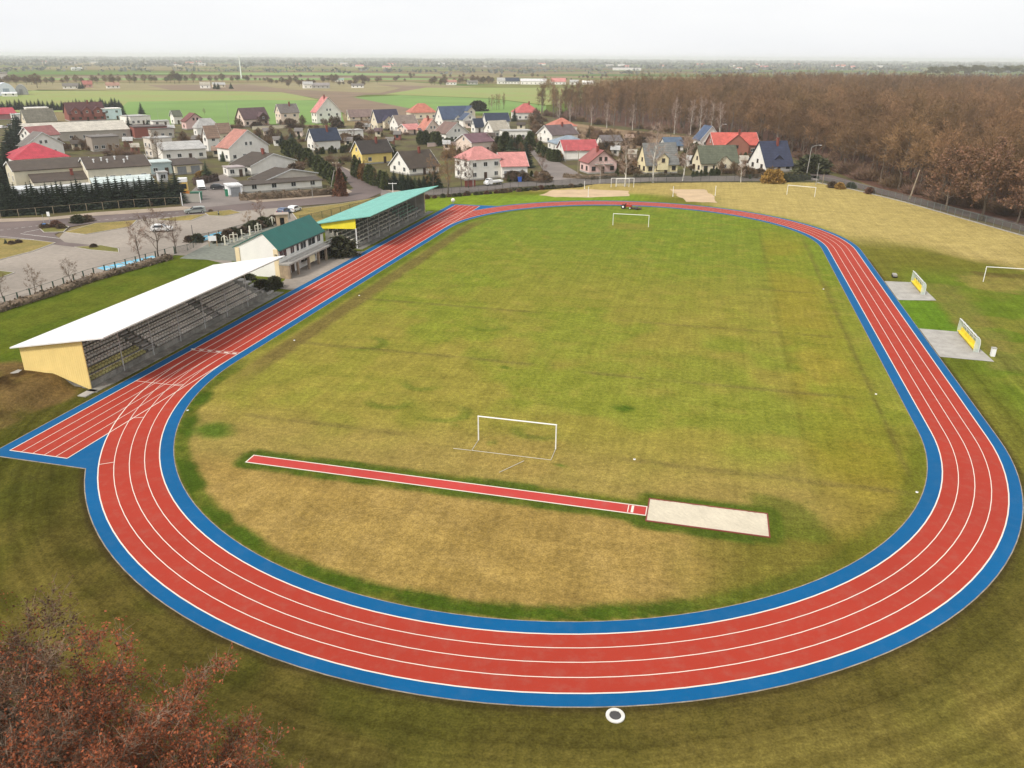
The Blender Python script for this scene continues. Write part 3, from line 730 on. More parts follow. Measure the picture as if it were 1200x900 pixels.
# blue disabled-driver bays with the wheelchair sign along the parking ground
bay = MB(); bm = MB()
def bays(q, n):
    a, c, d, e_ = [Vector(p) for p in q]          # near-left, near-right, far-right, far-left
    for i in range(n):
        t0, t1 = i / n + .015, (i + 1) / n - .015
        P4 = [a.lerp(c, t0), a.lerp(c, t1), e_.lerp(d, t1), e_.lerp(d, t0)]
        bay.face([(p.x, p.y, .026) for p in P4])
        ce = sum(P4, Vector()) / 4; ex = (P4[1] - P4[0]).normalized(); ey = (P4[3] - P4[0]).normalized()
        for (x0, y0, x1, y1) in ((-.1, .75, -.1, .1), (-.1, .1, .42, .1), (.42, .1, .6, -.45), (-.1, .42, .3, .42), (-.45, .1, -.62, -.3), (-.62, -.3, -.35, -.7), (-.35, -.7, .1, -.68), (.1, -.68, .32, -.35)):
            p, qq = ce + ex * x0 * 1.1 + ey * y0 * 1.1, ce + ex * x1 * 1.1 + ey * y1 * 1.1
            d2 = (qq - p).normalized(); nn = Vector((-d2.y, d2.x, 0)) * .09
            bm.face([(p.x-nn.x, p.y-nn.y, .030), (qq.x-nn.x, qq.y-nn.y, .030), (qq.x+nn.x, qq.y+nn.y, .030), (p.x+nn.x, p.y+nn.y, .030)])
bays((G(131, 319), G(186, 302.5), G(180, 299.5), G(112, 314.5)), 5)
bays((G(234, 283), G(282, 273.5), G(272, 268), G(234, 278)), 4)
o = bay.build('parking_bays', M_BAYBLUE); kind(o)
kind(bm.build('parking_bay_markings', M_MARK))

# ------------------------------------------------------------------ plants
class Arr:
    """triangle collector on numpy lists"""
    def __init__(s): s.v = []; s.t = []; s.n = 0
    def add(s, v, t):
        v = np.asarray(v, float).reshape(-1, 3); s.v.append(v); s.t.append(np.asarray(t, int).reshape(-1, 3) + s.n); s.n += len(v)
    def mesh(s, name, m): return np_mesh(name, np.concatenate(s.v), np.concatenate(s.t), [m])

def limb(A, p0, p1, r0, r1, n=3):
    d = p1 - p0; L = np.linalg.norm(d)
    if L < 1e-6: return
    d = d / L; a = np.cross(d, [0, 0, 1.0] if abs(d[2]) < .9 else [1.0, 0, 0]); a /= np.linalg.norm(a); c = np.cross(d, a)
    ang = np.arange(n) * 2 * math.pi / n
    ring = np.cos(ang)[:, None] * a + np.sin(ang)[:, None] * c
    V = np.concatenate([p0 + ring * r0, p1 + ring * r1]); t = []
    for i in range(n):
        j = (i + 1) % n; t += [(i, j, n + j), (i, n + j, n + i)]
    A.add(V, t)

def slivers(A, P, Dv, L, wd, rng):
    """thin triangles: twigs. P starts, Dv directions"""
    n = len(P); R = rng.normal(size=(n, 3)); S = np.cross(Dv, R); S /= np.linalg.norm(S, axis=1)[:, None] + 1e-9
    L = np.asarray(L).reshape(-1, 1); V = np.stack([P - S * wd / 2, P + S * wd / 2, P + Dv * L], 1).reshape(-1, 3)
    A.add(V, np.arange(3 * n).reshape(-1, 3))

def leaves(A, P, size, rng, up=0.0):
    """small quads (two triangles) facing anywhere"""
    n = len(P); N = rng.normal(size=(n, 3)); N[:, 2] += up; N /= np.linalg.norm(N, axis=1)[:, None]
    R = rng.normal(size=(n, 3)); S = np.cross(N, R); S /= np.linalg.norm(S, axis=1)[:, None]; U = np.cross(N, S)
    sz = size * (0.45 + 1.1 * rng.random((n, 1)) ** 1.6)
    V = np.stack([P - S*sz*.5, P + U*sz*.8 , P + S*sz*.5, P - U*sz*.8], 1).reshape(-1, 3)
    i = np.arange(n)[:, None] * 4
    A.add(V, np.concatenate([i + [0, 2, 1], i + [0, 3, 2]]))

def unit(v): return v / (np.linalg.norm(v) + 1e-9)

def bare_tree(seed, H, cr, tr, first=.25, nl=11, n2=5, n3=5, ntw=4, tw=.035, twl=.8, upness=.75, leafy=0, leafsize=.1):
    """returns trunk triangles, crown triangles, leaf triangles of a deciduous tree of height H, crown radius cr"""
    rng = np.random.default_rng(seed); Tk, Cr, Lf = Arr(), Arr(), Arr()
    pts = [np.zeros(3)]; 
    for k in range(1, 7):
        z = H * .9 * k / 6; pts.append(np.array([pts[-1][0] + rng.normal() * H * .009, pts[-1][1] + rng.normal() * H * .009, z]))
    rad = lambda z: tr * max(.08, 1 - z / (H * .95)) + .01
    for a, b_ in zip(pts[:-1], pts[1:]): limb(Tk, a, b_, rad(a[2]) * (1.25 if a[2] == 0 else 1), rad(b_[2]), 6)
    def at(z):
        k = min(5, int(z / (H * .15))); f = z / (H * .15) - k; return pts[k] * (1 - f) + pts[k+1] * f
    tips, tdir = [], []
    for i in range(nl):
        z = H * (first + (.88 - first) * (i + rng.random() * .6) / nl); az = i * 2.4 + rng.random() * .6
        el = upness * (.6 + .5 * rng.random()) + .35 * (z / H)
        prof = math.sin(math.pi * min(1, (.18 + .82 * (1 - (z / H - first) / (1 - first)))) ** .8 * .62)
        Ln = cr * (.55 + .6 * prof) * (.85 + .3 * rng.random())
        d = np.array([math.cos(az) * math.cos(el), math.sin(az) * math.cos(el), math.sin(el)])
        p = at(z); r = rad(z) * .55; q = p
        segs = []
        for k in range(3):
            d = unit(d + rng.normal(size=3) * .16 + [0, 0, .12]); q2 = q + d * Ln / 3
            limb(Tk if k == 0 else Cr, q, q2, r * (1 - k * .28), r * (1 - (k + 1) * .28), 4 if k == 0 else 3); segs.append((q, q2, d, r * (1 - k * .28))); q = q2
        for j in range(n2):
            f = .25 + .75 * (j + rng.random()) / n2; k = min(2, int(f * 3)); a, b_, dd, rr_ = segs[k]; p2 = a + (b_ - a) * (f * 3 - k)
            d2 = unit(dd + rng.normal(size=3) * .65 + [0, 0, .15]); L2 = Ln * .45 * (1.1 - .5 * f) * (.7 + .6 * rng.random())
            m = p2 + d2 * L2 * .5; d2b = unit(d2 + rng.normal(size=3) * .25 + [0, 0, .1]); e = m + d2b * L2 * .5
            limb(Cr, p2, m, rr_ * .45, rr_ * .3); limb(Cr, m, e, rr_ * .3, rr_ * .12)
            for g in range(n3):
                fg = .2 + .8 * rng.random(); p3 = p2 + (m - p2) * min(1, fg * 2) + (e - m) * max(0, fg * 2 - 1)
                d3 = unit(d2b + rng.normal(size=3) * .7 + [0, 0, .1]); L3 = L2 * .5 * (.6 + .8 * rng.random())
                e3 = p3 + d3 * L3
                tips.append((p3, d3, L3))
                for q_ in range(ntw):
                    ff = rng.random(); tips.append((p3 + d3 * L3 * ff, unit(d3 + rng.normal(size=3) * .6), twl * (.5 + .8 * rng.random())))
    P = np.array([t[0] for t in tips]); Dv = np.array([t[1] for t in tips]); L = np.array([t[2] for t in tips])
    slivers(Cr, P, Dv, L, tw, rng)
    if leafy:
        k = rng.integers(0, len(P), leafy); LP = P[k] + Dv[k] * (L[k] * rng.random(leafy))[:, None] + rng.normal(size=(leafy, 3)) * leafsize * 1.2
        leaves(Lf, LP, leafsize, rng, .3)
    return Tk, Cr, Lf

KINDS = {}
def reg(kind_, H, trunk, crown, **extra): KINDS[kind_] = dict(H=H, trunk=trunk, crown=crown, **extra)

for i in range(4):                                             # garden and roadside trees without leaves
    tk, cr_a, _ = bare_tree(20 + i, 10, 3.0 + .3 * i, .20, .2, 11, 5, 5, 5, .050, .85)
    reg('bare%d' % i, 10, tk.mesh('bare_trunk', M_BARK), cr_a.mesh('bare_crown', M_TWIG))
    KINDS['red%d' % i] = dict(H=10, trunk=KINDS['bare%d' % i]['trunk'], crown=cr_a.mesh('red_twig_crown', M_TWIG_RED))
for i in range(4):                                             # forest trees: tall, dense fine twigs
    tk, cr_a, _ = bare_tree(40 + i, 17, 5.4 + .5 * i, .28, .20, 15, 6, 6, 3, .070, 1.2, .70)
    rngc = np.random.default_rng(140 + i); nc = 26; ca = rngc.random(nc) * 6.283; cf = rngc.random(nc) ** .7
    cc = np.stack([np.cos(ca) * 4.6 * np.sqrt(1 - cf ** 2 * .9), np.sin(ca) * 4.6 * np.sqrt(1 - cf ** 2 * .9), 7.2 + 9.0 * cf], 1); n = 1500
    P = cc[rngc.integers(0, nc, n)] + rngc.normal(size=(n, 3)) * [.75, .75, .6]; Dv = P - [0, 0, 7.5]; Dv /= np.linalg.norm(Dv, axis=1)[:, None]; Dv += rngc.normal(size=(n, 3)) * .45; Dv /= np.linalg.norm(Dv, axis=1)[:, None]
    slivers(cr_a, P, Dv, .7 + .8 * rngc.random(n), .105, rngc)
    reg('forest%d' % i, 17, tk.mesh('forest_trunk', M_BARK), cr_a.mesh('forest_crown', M_TWIG))
M_BARKPALE = paint('pale_forest_bark', (.17, .14, .115), .95, .25, 3, rnd=.35)
for i in range(3):                                             # slender forest trees with pale stems
    tk, cr_a, _ = bare_tree(50 + i, 18, 2.4 + .3 * i, .24, .20, 17, 5, 5, 3, .050, 1.1, 1.15)
    reg('slim%d' % i, 18, tk.mesh('slim_trunk', M_BARKPALE), cr_a.mesh('slim_crown', M_TWIG))
for i in range(3):                                             # birches
    tk, cr_a, _ = bare_tree(60 + i, 12, 2.4, .19, .22, 14, 5, 5, 4, .045, .8, .95)
    reg('birch%d' % i, 12, tk.mesh('birch_trunk', M_BIRCH), cr_a.mesh('birch_crown', M_BIRCHTWIG))
for i in range(3):                                             # oaks that keep their dry leaves, by the camera
    tk, cr_a, lf = bare_tree(80 + i, 12, 4.6, .22, .14, 17, 7, 7, 5, .030, .8, .62, (10500, 17000, 15000)[i], .095)
    reg('oak%d' % i, 12, tk.mesh('oak_trunk', M_BARK), cr_a.mesh('oak_branches', M_TWIG_DARK), leaf=lf.mesh('oak_leaves', (M_OAKLEAF3, M_OAKLEAF, M_OAKLEAF)[i]))
for i in range(2):
    tk, cr_a, lf = bare_tree(90 + i, 14, 5.2, .28, .2, 14, 6, 6, 4, .055, .9, .5, 3800, .32)
    reg('beech%d' % i, 14, tk.mesh('beech_trunk', M_BARK), cr_a.mesh('beech_branches', M_TWIG), leaf=lf.mesh('beech_leaves', M_OAKLEAF2))

M_FUZZ = paint('dense_bare_twigs', srgb(146, 116, 92, .62), .95, .3, .8, .25, 4, rnd=.4, hue=(.80, .88, .78))
for i in range(4):                                             # dense round winter crowns seen from afar
    rngf = np.random.default_rng(300 + i); A = Arr(); n = 520
    az_ = rngf.random(n) * 6.283; fz = rngf.random(n) ** .8; cl = rngf.normal(size=(9, 3)) * [1.3, 1.3, 1.4]
    P = np.stack([np.cos(az_), np.sin(az_), np.zeros(n)], 1) * ((2.6 * np.sqrt(np.clip(1 - (2 * fz - .9) ** 2, .03, 1))) * (.4 + .7 * rngf.random(n)))[:, None]
    P[:, 2] = 2.4 + fz * 7.2; k_ = rngf.random(n) < .45; P[k_] = cl[rngf.integers(0, 9, k_.sum())] * .9 + [0, 0, 6.0] + rngf.normal(size=(k_.sum(), 3)) * .7
    Dv = np.stack([P[:, 0] * .4, P[:, 1] * .4, np.full(n, 1.0)], 1) + rngf.normal(size=(n, 3)) * .5; Dv /= np.linalg.norm(Dv, axis=1)[:, None]
    slivers(A, P, Dv, 1.0 + .9 * rngf.random(n), .20, rngf); slivers(A, P, Dv + rngf.normal(size=(n, 3)) * .4, .8 + .8 * rngf.random(n), .16, rngf)
    tk_ = Arr(); limb(tk_, np.zeros(3), np.array([0, 0, 5.0]), .22, .12, 6)
    for q in range(6):
        a_ = q * 1.05; limb(tk_, np.array([0, 0, 2.6 + q * .3]), np.array([math.cos(a_) * 1.6, math.sin(a_) * 1.6, 5.5 + q * .4]), .09, .03)
    reg('fuzz%d' % i, 10, tk_.mesh('fuzz_trunk', M_BARK), A.mesh('fuzz_crown', M_FUZZ))
A = Arr(); rngf = np.random.default_rng(330); n = 620
P = rngf.normal(size=(n, 3)) * [.55, .55, .3]; P[:, 2] = np.abs(P[:, 2]) * 1.6 + .05
Dv = np.stack([P[:, 0], P[:, 1], np.full(n, .9)], 1) + rngf.normal(size=(n, 3)) * .35; Dv /= np.linalg.norm(Dv, axis=1)[:, None]
slivers(A, P, Dv, .4 + .5 * rngf.random(n), .06, rngf)
reg('fuzzbush', 2, None, A.mesh('fuzz_bush', M_FUZZ)); KINDS['fuzzbush_red'] = dict(H=2, trunk=None, crown=A.mesh('red_fuzz_bush', M_TWIG_RED))

def conifer_mesh(seed, H, R, m, layers=15, per=11, droop=.35, name='spruce_crown', base=.05):
    rng = np.random.default_rng(seed); A = Arr()
    n = 9; ang = np.arange(n) * 2 * math.pi / n
    for k in range(layers):
        f = k / (layers - 1); z = H * (base + (.97 - base) * f); rr_ = R * (1 - f) ** .85 + .08
        for j in range(per):
            az = 2 * math.pi * (j + rng.random() * .9) / per + k; L = rr_ * (.72 + .5 * rng.random())
            d = np.array([math.cos(az), math.sin(az), 0]); s = np.array([-d[1], d[0], 0]); zt = z - L * droop * (.6 + .8 * rng.random())
            wd = L * .34 + .05
            tip = np.array([d[0]*L, d[1]*L, zt + L * .10]); mid = np.array([d[0]*L*.55, d[1]*L*.55, z - L * droop * .35])
            root = np.array([0, 0, z + H * .02])
            A.add([root, mid + s * wd, mid - s * wd, tip, mid + s * wd * .2 + [0, 0, -wd * .7]], [(0, 1, 2), (1, 3, 2), (0, 4, 3)])
            for q in range(2):
                o_ = mid + s * wd * (1 if q else -1) * .6
                A.add([o_, o_ + d * L * .45 + s * (wd * .9 if q else -wd * .9) + [0, 0, -.12 * L], o_ + d * L * .3 + [0, 0, -.22 * L]], [(0, 1, 2)])
    A.add([[R*.35*math.cos(t), R*.35*math.sin(t), H*base] for t in ang] + [[0, 0, H]], [(i, (i+1) % n, n) for i in range(n)])
    return A.mesh(name, m)

def trunk_mesh(H, r, m=M_BARK):
    A = Arr(); limb(A, np.zeros(3), np.array([0, 0, H]), r, r * .5, 6); return A.mesh('stem', m)

for i in range(3):
    reg('spruce%d' % i, 8, trunk_mesh(2.5, .14), conifer_mesh(100 + i, 8, 1.9, M_CONIFER))
    reg('fir%d' % i, 8, trunk_mesh(2.5, .14), conifer_mesh(110 + i, 8, 2.0, M_CONIFER2))
reg('bluespruce', 8, trunk_mesh(2.5, .14), conifer_mesh(115, 8, 2.2, M_BLUESPRUCE))

def flake_mesh(name, m, seed, H, prof, n, size, up=.6, core=True, coref=.8):
    """dense evergreen body: flakes spread through and over a turned outline prof(f)->radius"""
    rng = np.random.default_rng(seed); A = Arr(); k = 10; ang = np.arange(k) * 2 * math.pi / k
    f = rng.random(n) ** .9; az = rng.random(n) * 2 * math.pi; rr_ = np.array([prof(x) for x in f])
    bump = 1 + .22 * np.sin(az * 3 + f * 9 + seed) + .13 * np.sin(az * 7 - f * 15)
    q = (.72 + .33 * rng.random(n)) * bump * rr_
    P = np.stack([np.cos(az) * q, np.sin(az) * q, f * H], 1)
    N = np.stack([np.cos(az), np.sin(az), np.full(n, up)], 1) + rng.normal(size=(n, 3)) * .55
    N /= np.linalg.norm(N, axis=1)[:, None]; S = np.cross(N, rng.normal(size=(n, 3))); S /= np.linalg.norm(S, axis=1)[:, None]
    sz = size * (.6 + .9 * rng.random((n, 1)))
    V = np.stack([P - S * sz * .45, P + S * sz * .45, P + N * sz * 1.1], 1).reshape(-1, 3); A.add(V, np.arange(3 * n).reshape(-1, 3))
    if core:
        fs = np.linspace(0, 1, 8)
        V = np.concatenate([[[math.cos(t) * prof(x) * coref, math.sin(t) * prof(x) * coref, x * H] for t in ang] for x in fs]); t = []
        for a in range(7):
            for i in range(k):
                j = (i + 1) % k; t += [(a*k+i, a*k+j, a*k+k+j), (a*k+i, a*k+k+j, a*k+k+i)]
        A.add(V, t)
    return A.mesh(name, m)

thp = lambda f: .75 * math.sin(math.pi * (.28 + .72 * f)) ** .8 + .02
reg('thuja', 4, None, flake_mesh('thuja_foliage', M_THUJA, 1, 4, thp, 1100, .34))
reg('thuja_rusty', 4, None, flake_mesh('rusty_foliage', M_THUJA_OR, 2, 4, thp, 1100, .34))
reg('conebush', 6, None, flake_mesh('cone_foliage', paint('copper_cone_foliage', (.16, .07, .04), .9, .3, 1.2, .3, 6), 3, 6, lambda f: 1.7 * (1 - f) ** .8 + .05, 1900, .4))
dome = lambda f: 1.15 * math.sqrt(max(0, 1 - f * f)) + .02
for i, (nm, m) in enumerate((('shrub', M_SHRUB), ('shrub_brown', M_SHRUB_BROWN), ('shrub_gold', M_SHRUB_OR), ('shrub_red', M_SHRUB_RED))):
    reg(nm, 1.6, None, flake_mesh(nm + '_foliage', m, 30 + i, 1.6, dome, 1300, .27, .5, True, .55))
A = Arr(); rng_ = np.random.default_rng(77)
for k in range(26):
    az = rng_.random() * 6.28; el = .7 + rng_.random() * .8; d = np.array([math.cos(az)*math.cos(el), math.sin(az)*math.cos(el), math.sin(el)]); p = np.zeros(3); L = 1.0 + rng_.random()
    limb(A, p, d * L, .02, .008)
    n = 22; ff = .25 + .75 * rng_.random(n); slivers(A, d * (L * ff)[:, None], np.array([unit(d + rng_.normal(size=3) * .7) for _ in range(n)]), .35 + .35 * rng_.random(n), .022, rng_)
reg('twigbush', 2, None, A.mesh('twig_bush', M_TWIG))
KINDS['twigbush_red'] = dict(H=2, trunk=None, crown=A.mesh('red_twig_bush', M_TWIG_RED))
# pines of the far wood: long bare stem, flat clumped crown
rngp = np.random.default_rng(8); A = Arr()
for k in range(16):
    c = np.array([rngp.normal() * 1.6, rngp.normal() * 1.6, 10.5 + rngp.random() * 4]); n = 90
    P = c + rngp.normal(size=(n, 3)) * [.9, .9, .4]; leaves(A, P, .55, rngp, .6)
reg('pine', 15, trunk_mesh(13, .2), A.mesh('pine_crown', M_PINE))

def plant(k, pos, H, name, label, cat, group=None, wide=1.0, lean=0.0):
    K = KINDS[k]; s = H / K['H']; rz = random.uniform(0, 6.28)
    if K['trunk'] is None:
        o = link(name, K['crown'], None, pos, rz, (s * wide, s * wide, s))
        return tag(o, label, cat, group)
    e = empty(name, pos, rz); e.scale = (s * wide, s * wide, s)
    if lean: e.rotation_euler = (lean, random.uniform(-.03, .03), rz)
    link('trunk', K['trunk'], e)
    c = link('crown', K['crown'], e)
    if 'leaf' in K: link('leaves', K['leaf'], c)
    return tag(e, label, cat, group)

def plant_px(k, x, yb, yt, *a, **kw):
    p = G(x, yb); return plant(k, p, max(.4, hz(p, yt)), *a, **kw)

# trees by the camera
GRP = 'leafy oaks at the edge of the near wood'
for i, (x, y, z, H) in enumerate(((6, 830, 6, 9.5), (96, 878, 6, 9), (176, 915, 6, 8.6), (-70, 800, 6, 9.5), (20, 920, 6, 9.5), (275, 968, 5.5, 8), (110, 970, 6, 9), (-70, 890, 6, 10), (206, 995, 6, 8.6), (30, 1000, 6, 9.5), (330, 1010, 5, 7))):
    p = G(x, y, z); p.z = 0
    plant('oak%d' % (0 if x < 60 and i % 2 == 0 else 1 + i % 2), p, H, 'oak_tree', 'oak still full of dry russet leaves at the near wood edge below the track', 'tree', GRP)
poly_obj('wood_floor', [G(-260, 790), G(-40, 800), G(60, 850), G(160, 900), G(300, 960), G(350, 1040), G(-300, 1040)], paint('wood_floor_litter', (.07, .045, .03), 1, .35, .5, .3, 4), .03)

# the forest on the right: the front trees one by one, the rest as one mass
fr = [G(637, 136), G(660, 141), G(690, 145), G(730, 150), G(800, 157), G(862, 164), G(912, 176), G(957, 191), G(1003, 208), G(1064, 226), G(1130, 243), G(1204, 259), G(1300, 283)]
fpoly = [(p.x, p.y) for p in fr] + [(330, 160), (520, 420), (560, 700), (470, 860), (330, 900), (190, 780), (80, 640), (14, 540)]
def inside(x, y, P):
    r = False; j = len(P) - 1
    for i in range(len(P)):
        if (P[i][1] > y) != (P[j][1] > y) and x < (P[j][0]-P[i][0]) * (y-P[i][1]) / (P[j][1]-P[i][1]) + P[i][0]: r = not r
        j = i
    return r
def edge_dist(x, y):
    best = 1e9
    for a, c in zip(fr[:-1], fr[1:]):
        ax, ay, cx_, cy_ = a.x, a.y, c.x, c.y; t = max(0, min(1, ((x-ax)*(cx_-ax) + (y-ay)*(cy_-ay)) / ((cx_-ax)**2 + (cy_-ay)**2)))
        best = min(best, math.hypot(x - ax - t*(cx_-ax), y - ay - t*(cy_-ay)))
    return best
cand = []
yy_ = 100.0
while yy_ < 920:
    stp = 7.6 if yy_ < 420 else 8.6
    xx_ = 0.0
    while xx_ < 580:
        x = xx_ + random.uniform(-3, 3); y = yy_ + random.uniform(-3, 3)
        if inside(x, y, fpoly) and abs(x) / y < .78: cand.append((edge_dist(x, y) + .12 * math.hypot(x, y), x, y))
        xx_ += stp
    yy_ += stp
cand.sort()
near_f, rest_f = cand[:285], cand[285:]
fg = 'bare trees along the edge of the forest'
for i, (d, x, y) in enumerate(near_f):
    slim = random.random() < (.9 if x / y < .22 else .55 if x / y < .30 else .06)
    plant(('slim%d' % (i % 3)) if slim else ('forest%d' % (i % 4)), (x, y, 0), random.choice((random.uniform(9.5, 13), random.uniform(13, 17), random.uniform(15, 19.5))), 'forest_tree', 'bare brown broadleaf tree in the front rows of the forest beside the fields', 'tree', fg, random.uniform(.9, 1.2))
pts_m = bpy.data.meshes.new('forest_mass'); pts_m.from_pydata([(x, y, 0) for _, x, y in rest_f], [], [])
fo = link('forest_mass', pts_m); kind(fo, 'stuff'); fo['label'] = 'wide brown leafless forest stretching away behind its front trees'
ng = bpy.data.node_groups.new('forest_planting', 'GeometryNodeTree')
ng.interface.new_socket('Geometry', in_out='INPUT', socket_type='NodeSocketGeometry'); ng.interface.new_socket('Geometry', in_out='OUTPUT', socket_type='NodeSocketGeometry')
gi, go = ng.nodes.new('NodeGroupInput'), ng.nodes.new('NodeGroupOutput')
iop = ng.nodes.new('GeometryNodeInstanceOnPoints'); jn = ng.nodes.new('GeometryNodeJoinGeometry')
crowns = {}
for o in bpy.data.objects:
    if o.name.startswith('crown') and o.parent and o.parent.name.startswith('forest_tree') and o.data.name not in crowns: crowns[o.data.name] = o
for o in crowns.values():
    oi = ng.nodes.new('GeometryNodeObjectInfo'); oi.inputs['Object'].default_value = o; oi.inputs['As Instance'].default_value = True; oi.transform_space = 'ORIGINAL'
    ng.links.new(oi.outputs['Geometry'], jn.inputs[0])
ng.links.new(gi.outputs[0], iop.inputs['Points']); ng.links.new(jn.outputs[0], iop.inputs['Instance'])
iop.inputs['Pick Instance'].default_value = True
rv = ng.nodes.new('FunctionNodeRandomValue'); rv.data_type = 'FLOAT_VECTOR'; rv.inputs[0].default_value = (0, 0, 0); rv.inputs[1].default_value = (.06, .06, 6.283)
ng.links.new(rv.outputs[0], iop.inputs['Rotation'])
rs = ng.nodes.new('FunctionNodeRandomValue'); rs.data_type = 'FLOAT'; rs.inputs[2].default_value = .62; rs.inputs[3].default_value = 1.12
ng.links.new(rs.outputs[1], iop.inputs['Scale'])
ng.links.new(iop.outputs[0], go.inputs[0])
md = fo.modifiers.new('planting', 'NODES'); md.node_group = ng
# red-leaved beeches and birches at its rim
for i, (x, yb, yt) in enumerate(((1150, 258, 178), (1192, 262, 200), (1215, 268, 196), (1108, 246, 185))):
    p = G(x, yb); plant('beech%d' % (i % 2), p, hz(p, yt), 'beech_tree', 'beech keeping its rusty dry leaves at the forest edge on the right', 'tree', 'beeches with dry leaves')
for i in range(46):
    x = 1078 + i * 2.75 + random.uniform(-1, 1); p = G(x, random.uniform(91.0, 93.5)); h_ = hz(p, random.uniform(75.5, 82.5) + max(0, 1110 - x) * .10)
    plant('pine', p, h_, 'pine_tree', 'olive green pine rising above the far right end of the brown forest', 'tree', 'pines behind the forest', random.uniform(.9, 1.3))


# ------------------------------------------------------------------ houses
def add_window(root, xf, w_, h_, frame=M_FRAME, muntin=True, name='window'):
    """window standing proud of a wall; xf maps (x along wall, y outwards, z up) to house space"""
    b = MB(); f = .07
    for (x0, x1, z0, z1) in ((-w_/2, w_/2, 0, f), (-w_/2, w_/2, h_-f, h_), (-w_/2, -w_/2+f, f, h_-f), (w_/2-f, w_/2, f, h_-f)): b.box(x0, x1, 0, .06, z0, z1, xf)
    if muntin and w_ > .9: b.box(-.025, .025, 0, .055, f, h_-f, xf)
    b.box(-w_/2-.08, w_/2+.08, 0, .14, -.06, 0, xf)
    o = b.build(name, frame, root)
    MB().box(-w_/2+f, w_/2-f, .004, .03, f, h_-f, xf).build('pane', M_GLASS, o)

def wall_xf(p, d, n, z):
    """frame with x along d, y along n (outward), origin p at height z"""
    return Matrix(((d[0], n[0], 0, p[0]), (d[1], n[1], 0, p[1]), (0, 0, 1, z), (0, 0, 0, 1)))

def slab(b, pts, t=.16):
    """roof slab: outline in order, thickened downwards"""
    lo = [(p[0], p[1], p[2] - t) for p in pts]; n = len(pts)
    b.face(pts); b.face(lo[::-1])
    for i in range(n):
        j = (i + 1) % n; b.face([pts[i], lo[i], lo[j], pts[j]])

W_ = (.84, .81, .75); CR = (.72, .64, .48); YE = (.80, .62, .20); PK = (.72, .50, .46); PE = (.76, .62, .52); BRK = (.26, .085, .065); GRW = (.50, .47, .42)
BROWN = (.066, .048, .035); DBROWN = (.046, .036, .031); MAROON = (.17, .055, .05); RED = (.44, .075, .075); PINKRED = (.55, .22, .20); ORED = (.46, .16, .11)
NAVY = (.030, .040, .070); GREYR = (.17, .15, .135); LGREY = (.42, .41, .39); PURP = (.11, .066, .070); BEIGE = (.40, .36, .29); MOSS = (.115, .125, .085); BLUEGR = (.24, .29, .34)

